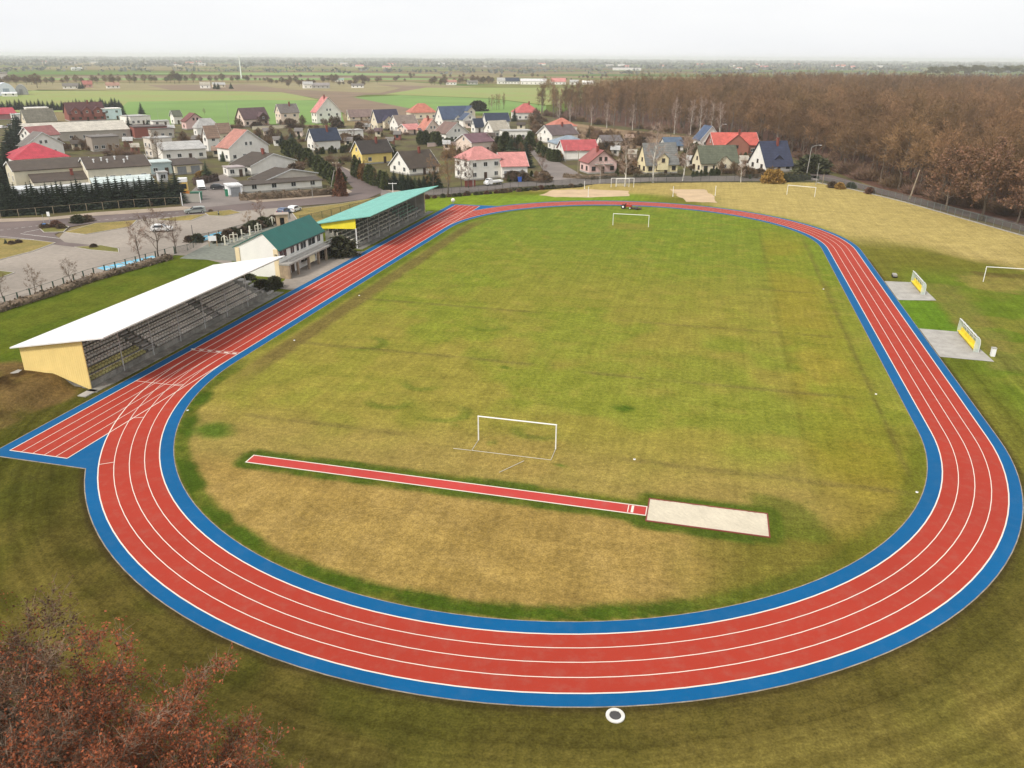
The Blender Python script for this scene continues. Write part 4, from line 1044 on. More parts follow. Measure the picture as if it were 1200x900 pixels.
def house(name, label, xl, xc, xr, yb, ye, yr, ridge, wall, roof, yaw=25, side='L', d=None, fw=None, sw=None, chim=0, group=None, cat='house', door=True, doorcol=M_WOOD, frame=M_FRAME, ov=.45, garage=0, cx_=None):
    C = G(xc if side == 'L' else xr, yb)
    dep = depth_of(C); al = math.atan2(C.x, C.y); ph = R_(yaw) * (1 if side == 'L' else -1)
    r0 = Vector((math.cos(al), -math.sin(al), 0)); a0 = Vector((math.sin(al), math.cos(al), 0))
    Fd = r0 * math.cos(ph) + a0 * math.sin(ph); Dd = -r0 * math.sin(ph) + a0 * math.cos(ph)
    if side == 'L':
        w_ = (xr - xc) * dep / F_PX / math.cos(ph) * (1 + .5 * (xr - xc) / F_PX * math.tan(ph)); sp_ = xc - xl
    else:
        w_ = (xr - xc) * dep / F_PX / math.cos(ph); sp_ = xl - xr if xl > xr else 0
    dd = d if d else (max(3.0, sp_ * dep / F_PX / math.sin(abs(ph))) if sp_ > 0 else 8.0)
    wh = max(2.2, hz(C, ye))
    O = C if side == 'L' else C - Fd * w_
    if ridge == 's': Q = O + Fd * w_ / 2
    elif ridge == 'shed': Q = O + Fd * w_ / 2 + Dd * dd
    else: Q = O + Fd * w_ / 2 + Dd * dd / 2
    rh = max(hz(Q, yr), wh + .25) if ridge != 'flat' else wh + .3
    root = empty(name, O, math.atan2(Fd.y, Fd.x)); tag(root, label, cat, group)
    WM, RM = wall_mat(wall), roof_mat(roof)
    b = MB()
    if ridge in ('f',): b.prism([(0, 0), (dd, 0), (dd, wh), (dd/2, rh - .12), (0, wh)], 'x', 0, w_)
    elif ridge == 's': b.prism([(0, 0), (w_, 0), (w_, wh), (w_/2, rh - .12), (0, wh)], 'y', 0, dd)
    elif ridge == 'shed': b.prism([(0, 0), (dd, 0), (dd, rh - .1), (0, wh)], 'x', 0, w_)
    else: b.box(0, w_, 0, dd, 0, wh)
    b.build('wall', WM, root)
    MB().box(-.04, w_ + .04, -.04, dd + .04, 0, .45).build('plinth', M_CONC, root)
    rb = MB(); t = .14
    if ridge == 'f':
        s_ = (rh - wh) / (dd / 2); e = -ov; ze = wh - ov * s_ + .05
        slab(rb, [(-ov, e, ze), (w_ + ov, e, ze), (w_ + ov, dd/2, rh), (-ov, dd/2, rh)]); slab(rb, [(w_ + ov, dd - e, ze), (-ov, dd - e, ze), (-ov, dd/2, rh + .004), (w_ + ov, dd/2, rh + .004)])
    elif ridge == 's':
        s_ = (rh - wh) / (w_ / 2); ze = wh - ov * s_ + .05
        slab(rb, [(-ov, -ov, ze), (w_/2, -ov, rh), (w_/2, dd + ov, rh), (-ov, dd + ov, ze)]); slab(rb, [(w_/2, -ov, rh + .004), (w_ + ov, -ov, ze), (w_ + ov, dd + ov, ze), (w_/2, dd + ov, rh + .004)])
    elif ridge == 'hip':
        ins = min(w_ / 2 - .3, dd / 2); z0 = wh - .1
        A_, B_, C_, D_ = (-ov, -ov, z0), (w_+ov, -ov, z0), (w_+ov, dd+ov, z0), (-ov, dd+ov, z0); E_, F2 = (ins, dd/2, rh), (w_-ins, dd/2, rh)
        for f in ([A_, B_, F2, E_], [B_, C_, F2], [C_, D_, E_, F2], [D_, A_, E_], [D_, C_, B_, A_]): rb.face(f)
    elif ridge == 'shed':
        s_ = (rh - wh) / dd; slab(rb, [(-ov, -ov, wh - ov*s_ + .06), (w_+ov, -ov, wh - ov*s_ + .06), (w_+ov, dd+ov, rh + ov*s_ + .06), (-ov, dd+ov, rh + ov*s_ + .06)])
    else:
        rb.box(-.2, w_ + .2, -.2, dd + .2, wh, wh + .28); rb.box(.2, w_ - .2, .2, dd - .2, wh + .28, wh + .32)
    ro = rb.build('roof', RM, root)
    if ridge in ('f', 's') and wh > 2.3:
        tb_ = MB(); bw = .22
        if ridge == 'f':
            for x in (-ov - .04, w_ + ov):
                tb_.prism([(-ov, ze - bw - .02), (dd/2, rh - bw - .02), (dd/2, rh + .02), (-ov, ze + .02)], 'x', x, x + .04); tb_.prism([(dd + ov, ze - bw - .02), (dd + ov, ze + .02), (dd/2, rh + .021), (dd/2, rh - bw - .021)], 'x', x, x + .04)
        else:
            for y in (-ov - .04, dd + ov):
                tb_.prism([(-ov, ze - bw - .02), (w_/2, rh - bw - .02), (w_/2, rh + .02), (-ov, ze + .02)], 'y', y, y + .04); tb_.prism([(w_ + ov, ze - bw - .02), (w_ + ov, ze + .02), (w_/2, rh + .021), (w_/2, rh - bw - .021)], 'y', y, y + .04)
        tb_.build('bargeboards', M_FRAME if frame is M_FRAME else M_FRAME_BROWN, ro)
    for k in range(chim):
        fx = (.62, .3, .8)[k]; cb_ = MB()
        if ridge == 's': x, y, z1 = w_/2 - .9 * (1 if k == 0 else -1.2), dd * (.35 + .3 * k), rh
        elif ridge in ('f', 'hip'): x, y, z1 = w_ * fx, dd/2 - .9, rh
        else: x, y, z1 = w_ * fx, dd * .6, rh
        cb_.box(x-.32, x+.32, y-.3, y+.3, wh - .2 if ridge != 'flat' else wh, z1 + .9); cb_.box(x-.40, x+.40, y-.38, y+.38, z1 + .9, z1 + 1.02)
        cb_.build('chimney', M_BRICK, ro)
    # openings: fw / sw = (columns, rows) on the front and on the visible side
    def rows(cols_, rws, length, pos, dirv, nrm, skip=None):
        for r in range(rws):
            for c in range(cols_):
                x = length * (c + .5) / cols_
                z = .95 + r * 2.75
                if skip and (c, r) in skip: continue
                p = (pos[0] + dirv[0] * x, pos[1] + dirv[1] * x)
                if z + 1.3 > wh and r > 0 and ridge not in ('s' if nrm[1] else 'f'): continue
                add_window(root, wall_xf(p, dirv, nrm, z), min(1.3, length / cols_ * .55), 1.25, frame)
    if fw is None:
        fw = (max(1, int(w_ // 3.4)), 2 if wh > 4.6 else 1)
    dcol = None
    if door and not garage:
        dcol = fw[0] // 2
        x = w_ * (dcol + .5) / max(1, fw[0])
        db = MB().box(x - .5, x + .5, -.06, .0, .02, 2.1); do = db.build('door', doorcol, root)
        MB().box(x + .36, x + .42, -.11, -.06, 1.0, 1.12).build('handle', M_STEEL, do)
    for g in range(garage):
        gw = min(2.6, w_ / garage * .7); x = w_ * (g + .5) / garage
        gb_ = MB().box(x - gw/2, x + gw/2, -.05, 0, .02, min(2.3, wh - .2))
        for k in range(4): gb_.box(x - gw/2, x + gw/2, -.065, -.05, .3 + k * .5, .33 + k * .5)
        gb_.build('garage_door', paint('garage_door_grey', (.24, .25, .26), .6), root)
    if fw[0]: rows(fw[0], fw[1], w_, (0, 0), (1, 0), (0, -1), {(dcol, 0)} if dcol is not None else None)
    if fw[0] and ridge == 's' and rh - wh > 1.8:
        for k in ((-.9, .9) if w_ > 8 else (0,)): add_window(root, wall_xf((w_/2 + k, 0), (1, 0), (0, -1), wh + .25), .95, 1.15, frame)
    if sw is None: sw = (2 if dd > 6 else 1, 2 if wh > 4.6 else 1)
    if sp_ > 2 and sw[0]:
        if side == 'L':
            rows(sw[0], sw[1], dd, (0, 0), (0, 1), (-1, 0))
            if ridge == 'f' and rh - wh > 1.8: add_window(root, wall_xf((0, dd/2), (0, 1), (-1, 0), wh + .2), 1.0, 1.15, frame)
        else:
            rows(sw[0], sw[1], dd, (w_, 0), (0, 1), (1, 0))
    root['dims'] = (w_, dd, wh, rh)
    return root

def dormer(root, fx, ww, z0, zr, y0, y1, wall, roof, win=True, frame=M_FRAME):
    """small gabled dormer or bay standing out of the front roof slope"""
    w_, dd, wh, rh = root['dims']; x = w_ * fx
    o = MB().prism([(x - ww/2, z0), (x + ww/2, z0), (x + ww/2, zr - ww*.42), (x, zr - .08), (x - ww/2, zr - ww*.42)], 'y', y0, y1).build('dormer', wall_mat(wall), root)
    rb = MB(); ze = zr - ww * .42 - .22
    slab(rb, [(x - ww/2 - .3, y0 - .3, ze), (x, y0 - .3, zr), (x, y1, zr), (x - ww/2 - .3, y1, ze)], .1); slab(rb, [(x, y0 - .3, zr + .003), (x + ww/2 + .3, y0 - .3, ze), (x + ww/2 + .3, y1, ze), (x, y1, zr + .003)], .1)
    rb.build('dormer_roof', roof_mat(roof), o)
    if win: add_window(root, wall_xf((x, y0), (1, 0), (0, -1), zr - ww * .42 - 1.25), min(1.1, ww * .5), 1.15, frame)

def balcony(root, x0, x1, z, dep=1.2, m=M_WOOD):
    b = MB(); b.box(x0, x1, -dep, -.01, z - .15, z)
    n = int((x1 - x0) / .45)
    for k in range(n + 1): x = x0 + (x1 - x0 - .05) * k / n; b.box(x, x + .05, -dep, -dep + .05, z, z + .95)
    b.box(x0, x1, -dep, -dep + .06, z + .95, z + 1.03)
    b.build('balcony', m, root)

# near rows
h = house('house', 'yellow house with a dark brown gable roof and one red chimney', 413, 425, 460, 193, 179, 164, 'f', YE, DBROWN, 27, chim=1, fw=(2, 1))
h = house('house', 'white bungalow with broad brown roof behind dark conifers by the teal stand', 457, 480, 515, 206, 196.5, 176, 'f', W_, BROWN, 33, chim=1)
h = house('house', 'white house with plain slate-blue roof above a clipped hedge', 361, 369, 399, 177, 164, 150, 'f', W_, NAVY, 25, chim=1, fw=(0, 0), door=False)
h = house('house', 'cream two-storey house with grey roof standing before the green field', 324, 330, 351, 146, 131.5, 121.5, 'f', PE, GREYR, 22, chim=1)
h = house('house', 'tall white three-storey house with steep red roof before ploughed land', 366, 372, 400, 145, 131, 113.5, 's', W_, PINKRED, 24, chim=1, fw=(3, 2))
h = house('house', 'peach house with plum roof and dark timber balcony gable', 278, 287, 315, 148.5, 139, 126, 'f', PE, PURP, 28, frame=M_FRAME_BROWN)
dormer(h, .72, 4.6, 2.4, 6.6, -1.6, 4.0, (.10, .06, .045), PURP); balcony(h, h['dims'][0] * .5, h['dims'][0] * .95, 2.7, 2.6)
h = house('house', 'pink house with maroon roof, its gable facing the stadium', 214, 219, 241, 152, 142, 132.5, 's', PK, MAROON, 20, fw=(1, 1), frame=M_FRAME_BROWN)
h = house('house', 'small pale house with olive roof left of the pink gable', 201, 205, 214, 146, 135.5, 129, 'f', W_, MOSS, 22, fw=(1, 1))
h = house('house', 'white house with light blue-grey hipped roof beside the pink gable', 228, 232, 257, 160, 150, 138.5, 'hip', W_, LGREY, 18)
h = house('house', 'narrow cream house with tan roof left of the big red-edged gable', 240, 245, 258, 178, 159.5, 147, 'f', W_, (.27, .18, .13), 25, fw=(1, 2))
h = house('house', 'low cream annexe house with tan roof behind the red-edged gable', 254, 257, 271, 166, 154, 144, 'f', CR, (.27, .18, .13), 22, fw=(1, 1))
h = house('house', 'big white house whose wide gable has red-tiled eaves', 257, 270, 315, 190, 173, 152, 's', W_, (.42, .19, .15), 32, fw=(4, 1))
h = house('bungalow', 'large white bungalow with dark brown roof and a red chimney', 273, 295, 347, 206, 194, 179.6, 's', W_, BROWN, 40, chim=2, fw=(0, 0), door=False)
h = house('workshop', 'white workshop with dark brown gable set before the large bungalow', 295, 312, 372, 222, 211, 197.6, 's', (.62, .56, .48), BROWN, 40, fw=(0, 0), door=False, cat='workshop')
h = house('shed', 'long low white shed with brown lean-to roof behind the street hedge', 278, 287, 377, 227, 220.5, 211.5, 'shed', W_, BROWN, 12, d=5, fw=(4, 1), door=False, cat='shed')
h = house('gatehouse', 'small white office with flat pinkish roof and dark doorway in the yard', 264, 268, 287, 208, 197.5, 193, 'flat', W_, (.42, .36, .35), 15, d=5, fw=(2, 1), cat='office')
h = house('container', 'plain white container at the yard entrance next to the long shed', 267, 269, 284, 231, 219, 214, 'flat', (.78, .79, .8), (.7, .7, .7), 10, d=5, fw=(0, 0), door=False, garage=1, cat='container')
h = house('building', 'long white outbuilding with pale lean-to roof and dark doorway', 190, 192, 240, 189, 176, 166, 'shed', W_, LGREY, 10, d=9, fw=(4, 1))
h = house('building', 'tall cream flat-roofed building left of the long white outbuilding', 172, 180, 203, 186, 163, 158, 'flat', (.66, .60, .52), LGREY, 20, fw=(0, 0), door=False, cat='building')
h = house('building', 'grey-beige upper block with small windows behind the tall cream building', 174, 178, 203, 163, 152, 149, 'flat', (.55, .50, .44), GREYR, 16, fw=(3, 1), door=False, cat='building')
h = house('garage_block', 'cream garage block with brown roof and grey doors', 199, 206, 236, 205, 193.5, 186, 'shed', CR, BROWN, 14, d=8, garage=2, fw=(0, 0), cat='garage')
h = house('shed', 'pale teal flat shed at the right end of the brown warehouse', 175, 177, 201, 206, 191.5, 189, 'flat', (.40, .50, .50), (.55, .62, .60), 8, d=7, fw=(2, 1), cat='shed')
h = house('booth', 'small grey-white booth with dark window slot behind the conifers', 185, 187, 197, 214, 203, 200, 'flat', (.62, .63, .66), LGREY, 10, d=3, fw=(1, 1), door=False, cat='booth')
h = house('warehouse', 'long warehouse with weathered brown roof, left half of the row', 20, 23, 108, 232, 200.5, 186, 'f', (.66, .60, .45), (.078, .058, .043), 6, d=15, fw=(0, 0), door=False, cat='warehouse', ov=.3)
h = house('warehouse', 'warehouse office with roof vents and small windows beside the weathered half', 107, 108.6, 176, 231, 198, 182.5, 'f', (.70, .64, .50), (.072, .052, .039), 6, d=15, fw=(4, 2), door=False, cat='warehouse', ov=.3)
vb = MB()
w_, dd, wh, rh = h['dims']
for fx, fy in ((.15, .25), (.28, .3), (.36, .22), (.5, .33), (.62, .18), (.7, .3)):
    z = wh + (rh - wh) * fy * 2; vb.lathe([(.16, 0), (.16, .7), (.28, .7), (.28, .85), (.0, .9)], 8, (w_ * fx, dd * fy, z))
vb.build('roof_vents', M_WHITE, h)
h = house('annexe', 'low brown-roofed annexe with a red chimney in front of the warehouse', 43, 44, 114, 235, 214, 202, 'shed', (.60, .54, .42), (.072, .052, .039), 6, d=6, fw=(0, 0), door=False, cat='annexe', chim=1, ov=.2)
h = house('lean_to', 'white metal lean-to along the left foot of the warehouse', 19, 21, 118, 239, 223, 214.5, 'shed', (.55, .57, .58), (.62, .64, .65), 6, d=5, fw=(0, 0), door=False, cat='lean-to', ov=.15)
h = house('lean_to', 'pale green metal lean-to below the warehouse office windows', 113, 114, 179, 238, 215.5, 206.5, 'shed', (.58, .62, .60), (.55, .62, .60), 6, d=5, fw=(0, 0), door=False, cat='lean-to', ov=.15)
h = house('hall', 'hall with bright red hipped roof behind the brown warehouse', 18, 20, 78, 206, 187, 167, 'hip', W_, (.43, .045, .065), 8, d=16, fw=(0, 0), door=False, cat='hall')
h = house('house', 'white house with red roof trim behind the bright red hall', 28, 42, 69, 174, 159, 147.5, 'f', W_, (.30, .12, .11), 33, fw=(2, 1))
h = house('house', 'white gabled house with grey roof right behind the bright red hall', 25, 32, 72, 186, 171, 154.5, 's', W_, GREYR, 28, fw=(2, 1), door=False)
h = house('house', 'pale house with big olive-grey roof left of the brick mansion', 28, 33, 64, 152, 141.5, 127.5, 'f', CR, (.24, .22, .17), 24)
h = house('hall', 'very long low hall with pale cream roof before the brick mansion', 25, 27, 144, 168, 156.5, 143, 'shed', (.40, .36, .31), (.50, .46, .39), 5, d=13, fw=(8, 1), door=False, cat='hall', ov=.2)
h = house('mansion', 'red brick mansion with maroon roof and three arched dormers', 80, 82, 121, 142.5, 133, 119.5, 'f', BRK, (.085, .03, .03), 10, d=12, chim=1, cat='mansion', frame=M_FRAME_BROWN)
for fx in (.2, .5, .8): dormer(h, fx, 4.2, h['dims'][2] - 2, h['dims'][2] + 3.1, -.8, 4.5, BRK, (.085, .03, .03))
h = house('building', 'white block with pale blue front beside the brick mansion', 119, 121, 142, 141, 128, 125.5, 'flat', (.62, .70, .78), W_, 10, d=9, cat='building')
h = house('building', 'low white flat-roofed building behind a tall fir', 143, 154, 176, 147, 137, 134, 'flat', W_, LGREY, 25, cat='building', fw=(4, 1))
h = house('building', 'low red brick building with dark flat roof', 157, 159, 195, 163, 149.5, 146.5, 'flat', BRK, (.12, .09, .08), 10, d=9, cat='building', fw=(0, 0), door=False)
h = house('building', 'tiny white flat shed at the edge of the bright green field', 178, 180, 198, 148.5, 142.5, 141, 'flat', W_, LGREY, 10, d=7, cat='building')
h = house('building', 'shabby grey flat-roofed building behind the warehouse vents', 108, 110, 139, 178, 161.5, 157, 'flat', (.34, .29, .24), GREYR, 12, d=9, cat='building', fw=(4, 1))
h = house('house', 'long low house with brown roof behind the white flat building', 407, 410, 437, 142, 136, 128, 'f', CR, (.24, .17, .15), 18)
h = house('building', 'stepped white flat-roofed building right of the slate-blue roof', 389, 395, 426, 164, 154, 150, 'flat', W_, LGREY, 22, cat='building', fw=(3, 1))
h = house('house', 'cream house with violet-black roof and forward cross gable', 435, 443, 469, 153, 142.5, 128, 'f', CR, (.05, .045, .075), 26)
dormer(h, .42, 5.0, 1.0, h['dims'][2] + 2.6, -2.2, 5, CR, (.05, .045, .075))
h = house('house', 'white house with taupe roof right of the violet-black roof', 457, 467, 490, 155, 145.5, 134.5, 'f', W_, (.23, .18, .15), 28)
h = house('house', 'low house with raspberry pink roof in front of the taupe roof', 466, 478, 494, 158, 151.5, 145, 'f', PE, PINKRED, 30, fw=(1, 1))
h = house('house', 'peach house with salmon roof sloping to a small red chimney', 489, 498, 517, 160, 152, 139, 's', PE, (.48, .19, .14), 34, chim=1, fw=(1, 1))
h = house('house', 'cream house with orange-red pyramid roof before the green field', 479, 482, 512, 140, 132, 121, 'hip', CR, ORED, 14, d=11)
h = house('house', 'white house with large steel-blue roof and roof lights', 510, 519, 557, 148, 139, 124, 'f', W_, (.065, .09, .15), 26)
dormer(h, .45, 3.2, h['dims'][2] - 1.5, h['dims'][2] + 1.6, -.6, 3.5, W_, (.065, .09, .15)); dormer(h, .86, 4.6, 1, h['dims'][3] - .3, -1.0, 5, CR, (.065, .09, .15))
h = house('house', 'white cross-gabled wing with blue roof at the right of the steel-blue roof', 541, 543, 559, 149.5, 140, 132.5, 's', W_, (.065, .09, .15), 18, d=7, fw=(2, 1))
h = house('house', 'broad white gable with brown roof above a row of dark thujas', 509, 523, 549, 167, 156, 143.5, 's', W_, (.19, .12, .10), 34, fw=(2, 1))
h = house('house', 'small white house with navy roof between larger gables', 552, 557, 567, 156, 147.5, 138.5, 'f', W_, NAVY, 30, fw=(1, 1))
h = house('house', 'house whose navy roof shows behind the beige-roofed gable', 568, 570, 597, 150, 141.5, 132, 'f', W_, NAVY, 14, d=8)
h = house('house', 'white-gabled house with beige roof in front of the navy roof', 567, 578, 597, 162, 152, 141, 'f', W_, BEIGE, 32)
h = house('building', 'long white flat garage row behind green spruces', 587, 590, 623, 164.5, 154, 151, 'flat', W_, LGREY, 14, d=7, cat='building', fw=(5, 1))
h = house('house', 'low house with bright red hipped roof at the far end by the wood', 599, 606, 633, 141, 132, 121, 'hip', W_, (.46, .12, .11), 18, d=11, chim=1)
h = house('house', 'pinkish house with plum-purple roof behind the salmon-roofed villa', 534, 553, 578, 181, 166.5, 156, 'f', PE, (.16, .085, .10), 38)
h = house('villa', 'white two-storey villa with salmon-pink hipped roof facing the pitch', 533, 550, 588, 212, 187.5, 171.5, 'hip', W_, (.55, .23, .21), 30, fw=(3, 2), cat='villa')
h = house('garage_house', 'one-storey wing with salmon roof and grey garage door beside the villa', 586, 588.5, 618, 210, 194, 178, 'f', W_, (.55, .23, .21), 12, d=10, garage=2, fw=(0, 0), door=False, cat='garage')
h = house('house', 'white house with dark taupe roof at the head of the side street', 629, 647, 677, 168.5, 158, 146, 'f', W_, (.13, .095, .095), 38, chim=1)
h = house('house', 'house with coral hipped roof peeping over the dark taupe roof', 640, 648, 676, 155, 148, 138, 'hip', W_, ORED, 18, d=11)
h = house('house', 'white house with blue-grey hipped roof behind the crimson roof', 646, 652, 690, 178, 168.5, 158.5, 'hip', W_, BLUEGR, 18, d=11)
h = house('house', 'white house with plain crimson roof next to the pink gabled house', 657, 661, 700, 188, 175.5, 163.5, 'f', W_, (.42, .085, .09), 16, d=9, fw=(0, 0), door=False)
h = house('house', 'pink house with wine-red roof and twin balconies facing the pitch', 679, 690, 722, 204, 190, 176, 's', PK, (.30, .10, .09), 24, chim=1, fw=(3, 1), frame=M_FRAME_BROWN)
balcony(h, h['dims'][0] * .18, h['dims'][0] * .46, 2.9, 1.3, M_CONC); balcony(h, h['dims'][0] * .54, h['dims'][0] * .82, 2.9, 1.3, M_CONC)
h = house('house', 'low house with dark grey roof behind bare birches', 699, 706, 728, 171.5, 165.5, 158, 'f', W_, (.16, .14, .14), 24, fw=(1, 1))
h = house('house', 'pale yellow house with steep grey roof and a gabled dormer', 746, 757, 793, 204, 191, 167, 'f', (.80, .70, .44), (.19, .19, .18), 26, fw=(4, 1), frame=M_FRAME_BROWN)
dormer(h, .50, 3.6, h['dims'][2] - 2.2, h['dims'][2] + 2.9, -.5, 3.6, (.80, .70, .44), (.19, .19, .18), frame=M_FRAME_BROWN)
h = house('house', 'house with blue roof behind the pale yellow house', 776, 780, 800, 177, 171, 160.5, 'f', W_, (.09, .13, .19), 18, d=8)
h = house('house', 'white house with slanting slate-blue roof below the forest', 812, 820, 843, 173, 163, 147.5, 's', W_, (.07, .10, .17), 30, fw=(2, 1))
h = house('house', 'brick house with long bright red roof at the forest foot', 830, 836, 886, 181, 169, 155, 'f', (.34, .14, .10), (.52, .11, .085), 18, d=10, chim=1)
h2 = h; dormer(h2, .48, 9.0, 0, h2['dims'][3] - .1, -1.6, 5, (.34, .14, .10), (.52, .11, .085), frame=M_FRAME_BROWN)
h = house('house', 'cream house with mossy green-grey roof behind the pitch fence', 810, 821, 862, 203, 189.5, 170, 'f', (.76, .68, .50), MOSS, 26, fw=(4, 1), frame=M_FRAME_BROWN)
dormer(h, .62, 6.0, 1, h['dims'][2] + 1.8, -.6, 4, (.76, .68, .50), MOSS)
h = house('house', 'white-gabled house with large dark navy roof at the end of the row', 876, 897, 926, 202, 194, 165, 'f', W_, (.038, .045, .085), 33, chim=1, fw=(3, 1), frame=M_FRAME_BROWN)
dormer(h, .52, 3.0, h['dims'][2] + .6, h['dims'][2] + 2.9, 1.2, 4.0, (.06, .06, .09), (.038, .045, .085))

# left margin of the village
h = house('market_hall', 'low building with raspberry red roof at the left margin', -8, -6, 17, 141, 134, 126.5, 'shed', (.40, .2, .2), (.40, .04, .06), 6, d=12, fw=(0, 0), door=False, cat='hall')
h = house('building', 'white kiosk building with pale roof beside the raspberry red roof', 14, 17, 30, 142, 134.5, 131, 'flat', W_, (.55, .66, .62), 12, d=6, fw=(2, 1), cat='building')
h = house('building', 'white flat-roofed building behind the big olive-grey roof', 30, 32, 55, 134, 127, 125, 'flat', W_, W_, 8, d=8, fw=(3, 1), cat='building')

# far farmsteads and the distant village rows
def farm(label, x0, x1, yb, ye, yr, wall, roof, ridge='f', name='farmhouse', cat='farmhouse', group=None, chim=0):
    p = G((x0 + x1) / 2, yb); dep = depth_of(p); al = math.atan2(p.x, p.y); w_ = (x1 - x0) * dep / F_PX; wh = max(2.4, hz(p, ye)); rh = max(wh + 1.0, hz(p, yr)); dd = min(14, max(7, w_ * .6))
    e = empty(name, p, -al + random.uniform(-.15, .15)); tag(e, label, cat, group)
    b = MB(); s = w_ / 2
    if ridge == 'barrel':
        prof = [(s * math.cos(t), rh * math.sin(t)) for t in np.linspace(0, math.pi, 12)]
        b.prism(prof, 'y', 0, dd * 1.5); b.build('shell', wall_mat(wall), e)
        MB().box(-s * .3, s * .3, -.05, 0, 0, rh * .55).build('door', roof_mat(roof), e); return e
    b.prism([(0, 0), (dd, 0), (dd, wh), (dd/2, rh - .1), (0, wh)], 'x', -s, s); b.build('wall', wall_mat(wall), e)
    rb = MB(); ov = .4; sl = (rh - wh) / (dd / 2); ze = wh - ov * sl
    slab(rb, [(-s - ov, -ov, ze), (s + ov, -ov, ze), (s + ov, dd/2, rh), (-s - ov, dd/2, rh)]); slab(rb, [(s + ov, dd + ov, ze), (-s - ov, dd + ov, ze), (-s - ov, dd/2, rh + .004), (s + ov, dd/2, rh + .004)])
    ro = rb.build('roof', roof_mat(roof), e)
    if chim: MB().box(w_ * .1, w_ * .1 + .7, dd/2 - 1, dd/2 - .3, wh, rh + .9).build('chimney', M_BRICK, ro)
    n = min(6, max(1, int(w_ // 4)))
    for k in range(n):
        x = -s + w_ * (k + .5) / n; MB().box(x - .55, x + .55, -.05, 0, .9, 2.2).build('window', M_GLASS, e)
    return e
farm('round-backed white and blue hangar on the far left', -2, 19, 112, 104, 97, (.66, .70, .78), (.3, .36, .45), 'barrel', 'hangar', 'hangar')
farm('dull grey domed hangar beside the white and blue hangar', 19, 32, 111, 104, 99, (.33, .33, .32), (.2, .2, .2), 'barrel', 'hangar', 'hangar')
farm('pale low barn in front of the round-backed hangars', 4, 19, 113, 110.5, 109, W_, (.7, .7, .7), name='barn', cat='barn')
farm('white farmhouse with grey roof on the left tree-lined road', 75, 92, 104, 100.5, 97.5, W_, GREYR)
farm('small farmhouse with red gable right of the grey-roofed one', 98, 108, 102.5, 98.5, 94.5, (.5, .28, .25), (.36, .12, .10), chim=1)
farm('white farmhouse with tan roof before the row of roadside trees', 126, 140, 103.5, 100, 96.5, W_, (.36, .2, .15), chim=1)
farm('cream farmhouse left of two dark firs in the fields', 235, 246, 103.5, 99, 96, W_, BEIGE)
farm('cream farmhouse right of two dark firs in the fields', 250, 264, 102.5, 99, 96.5, CR, LGREY)
farm('white farm building with green roof in the mid fields', 392, 403, 95.5, 93.5, 91.5, W_, (.25, .36, .27))
farm('long grey barn right of the mast in the mid fields', 366, 386, 103.5, 100, 97, (.42, .4, .37), (.26, .23, .22), name='barn', cat='barn')
farm('pale farmhouse left of the long grey barn', 356, 367, 103.5, 98.5, 95.5, W_, LGREY)
farm('white farmhouse with grey roof left of a small wood', 412, 426, 103, 100, 98, W_, GREYR)
farm('white house in a clump of bare trees beyond the green field', 523, 535, 99.5, 96, 93.5, W_, (.4, .2, .16))
farm('grey house in a clump of bare trees beyond the green field', 548, 560, 99, 96, 94, GRW, GREYR)
farm('white house with grey roof first in the far row before the forest', 583, 592, 98.5, 94.5, 91, W_, LGREY)
farm('navy-roofed house second in the far row before the forest', 591, 609, 98.5, 95, 91, W_, NAVY)
farm('long white hall in the far row before the forest', 610, 640, 99, 95, 92.2, W_, (.62, .60, .60), name='farm_hall', cat='hall')
farm('red-roofed house in the far row before the forest', 646, 663, 99, 95.5, 91.5, W_, PINKRED)
farm('white-walled house with grey roof at the right of the far row', 668, 678, 99.3, 96, 93.5, W_, LGREY)
farm('small white house at the right end of the far row', 682, 695, 99, 96.5, 94.5, W_, W_)
farm('large pale hall on the hazy plain above the forest', 718, 751, 82.5, 80.3, 79.5, (.7, .66, .62), (.62, .58, .56), name='farm_hall', cat='hall')
farm('white hall far away left, above the tree-lined road', 85, 96, 82.5, 80, 79, W_, (.6, .6, .6), name='farm_hall', cat='hall')
farm('white block of flats at the far left margin', -3, 9, 93, 86, 84.5, (.62, .58, .54), GREYR, name='apartment_block', cat='building')
rf = random.Random(5)
for i, (x, y, w2, h2) in enumerate(((146, 172, 9, 4), (156, 180, 8, 4), (148, 160, 8, 3.5), (70, 160, 9, 4), (86, 176, 9, 4), (250, 184, 7, 4), (226, 170, 8, 4), (278, 166, 6, 3), (310, 160, 8, 3.5), (322, 171, 7, 3), (346, 160, 8, 3), (386, 162, 7, 3), (404, 172, 8, 4), (440, 160, 8, 3.5), (452, 172, 8, 4), (462, 164, 7, 3.5), (520, 176, 7, 3), (546, 150, 7, 3), (572, 166, 8, 3.5), (604, 172, 8, 4), (640, 160, 6, 3), (716, 183, 9, 4), (736, 188, 8, 4), (734, 168, 8, 3.5), (806, 196, 7, 3.5), (868, 196, 8, 4), (852, 186, 7, 3.5), (426, 154, 7, 3), (528, 158, 6, 3), (492, 160, 6, 3), (606, 152, 9, 3.5), (240, 150, 7, 3), (198, 156, 7, 3), (130, 152, 7, 3))):
    farm('small shed or garage standing in the gardens between the village houses', x, x + w2, y, y - h2, y - h2 - rf.uniform(1.0, 2.2), rf.choice((W_, CR, GRW, PE, (.36, .27, .2), BRK)), rf.choice((BROWN, GREYR, LGREY, (.27, .18, .13), PURP, BEIGE)), name='garden_shed', cat='shed', group='sheds in the village gardens')
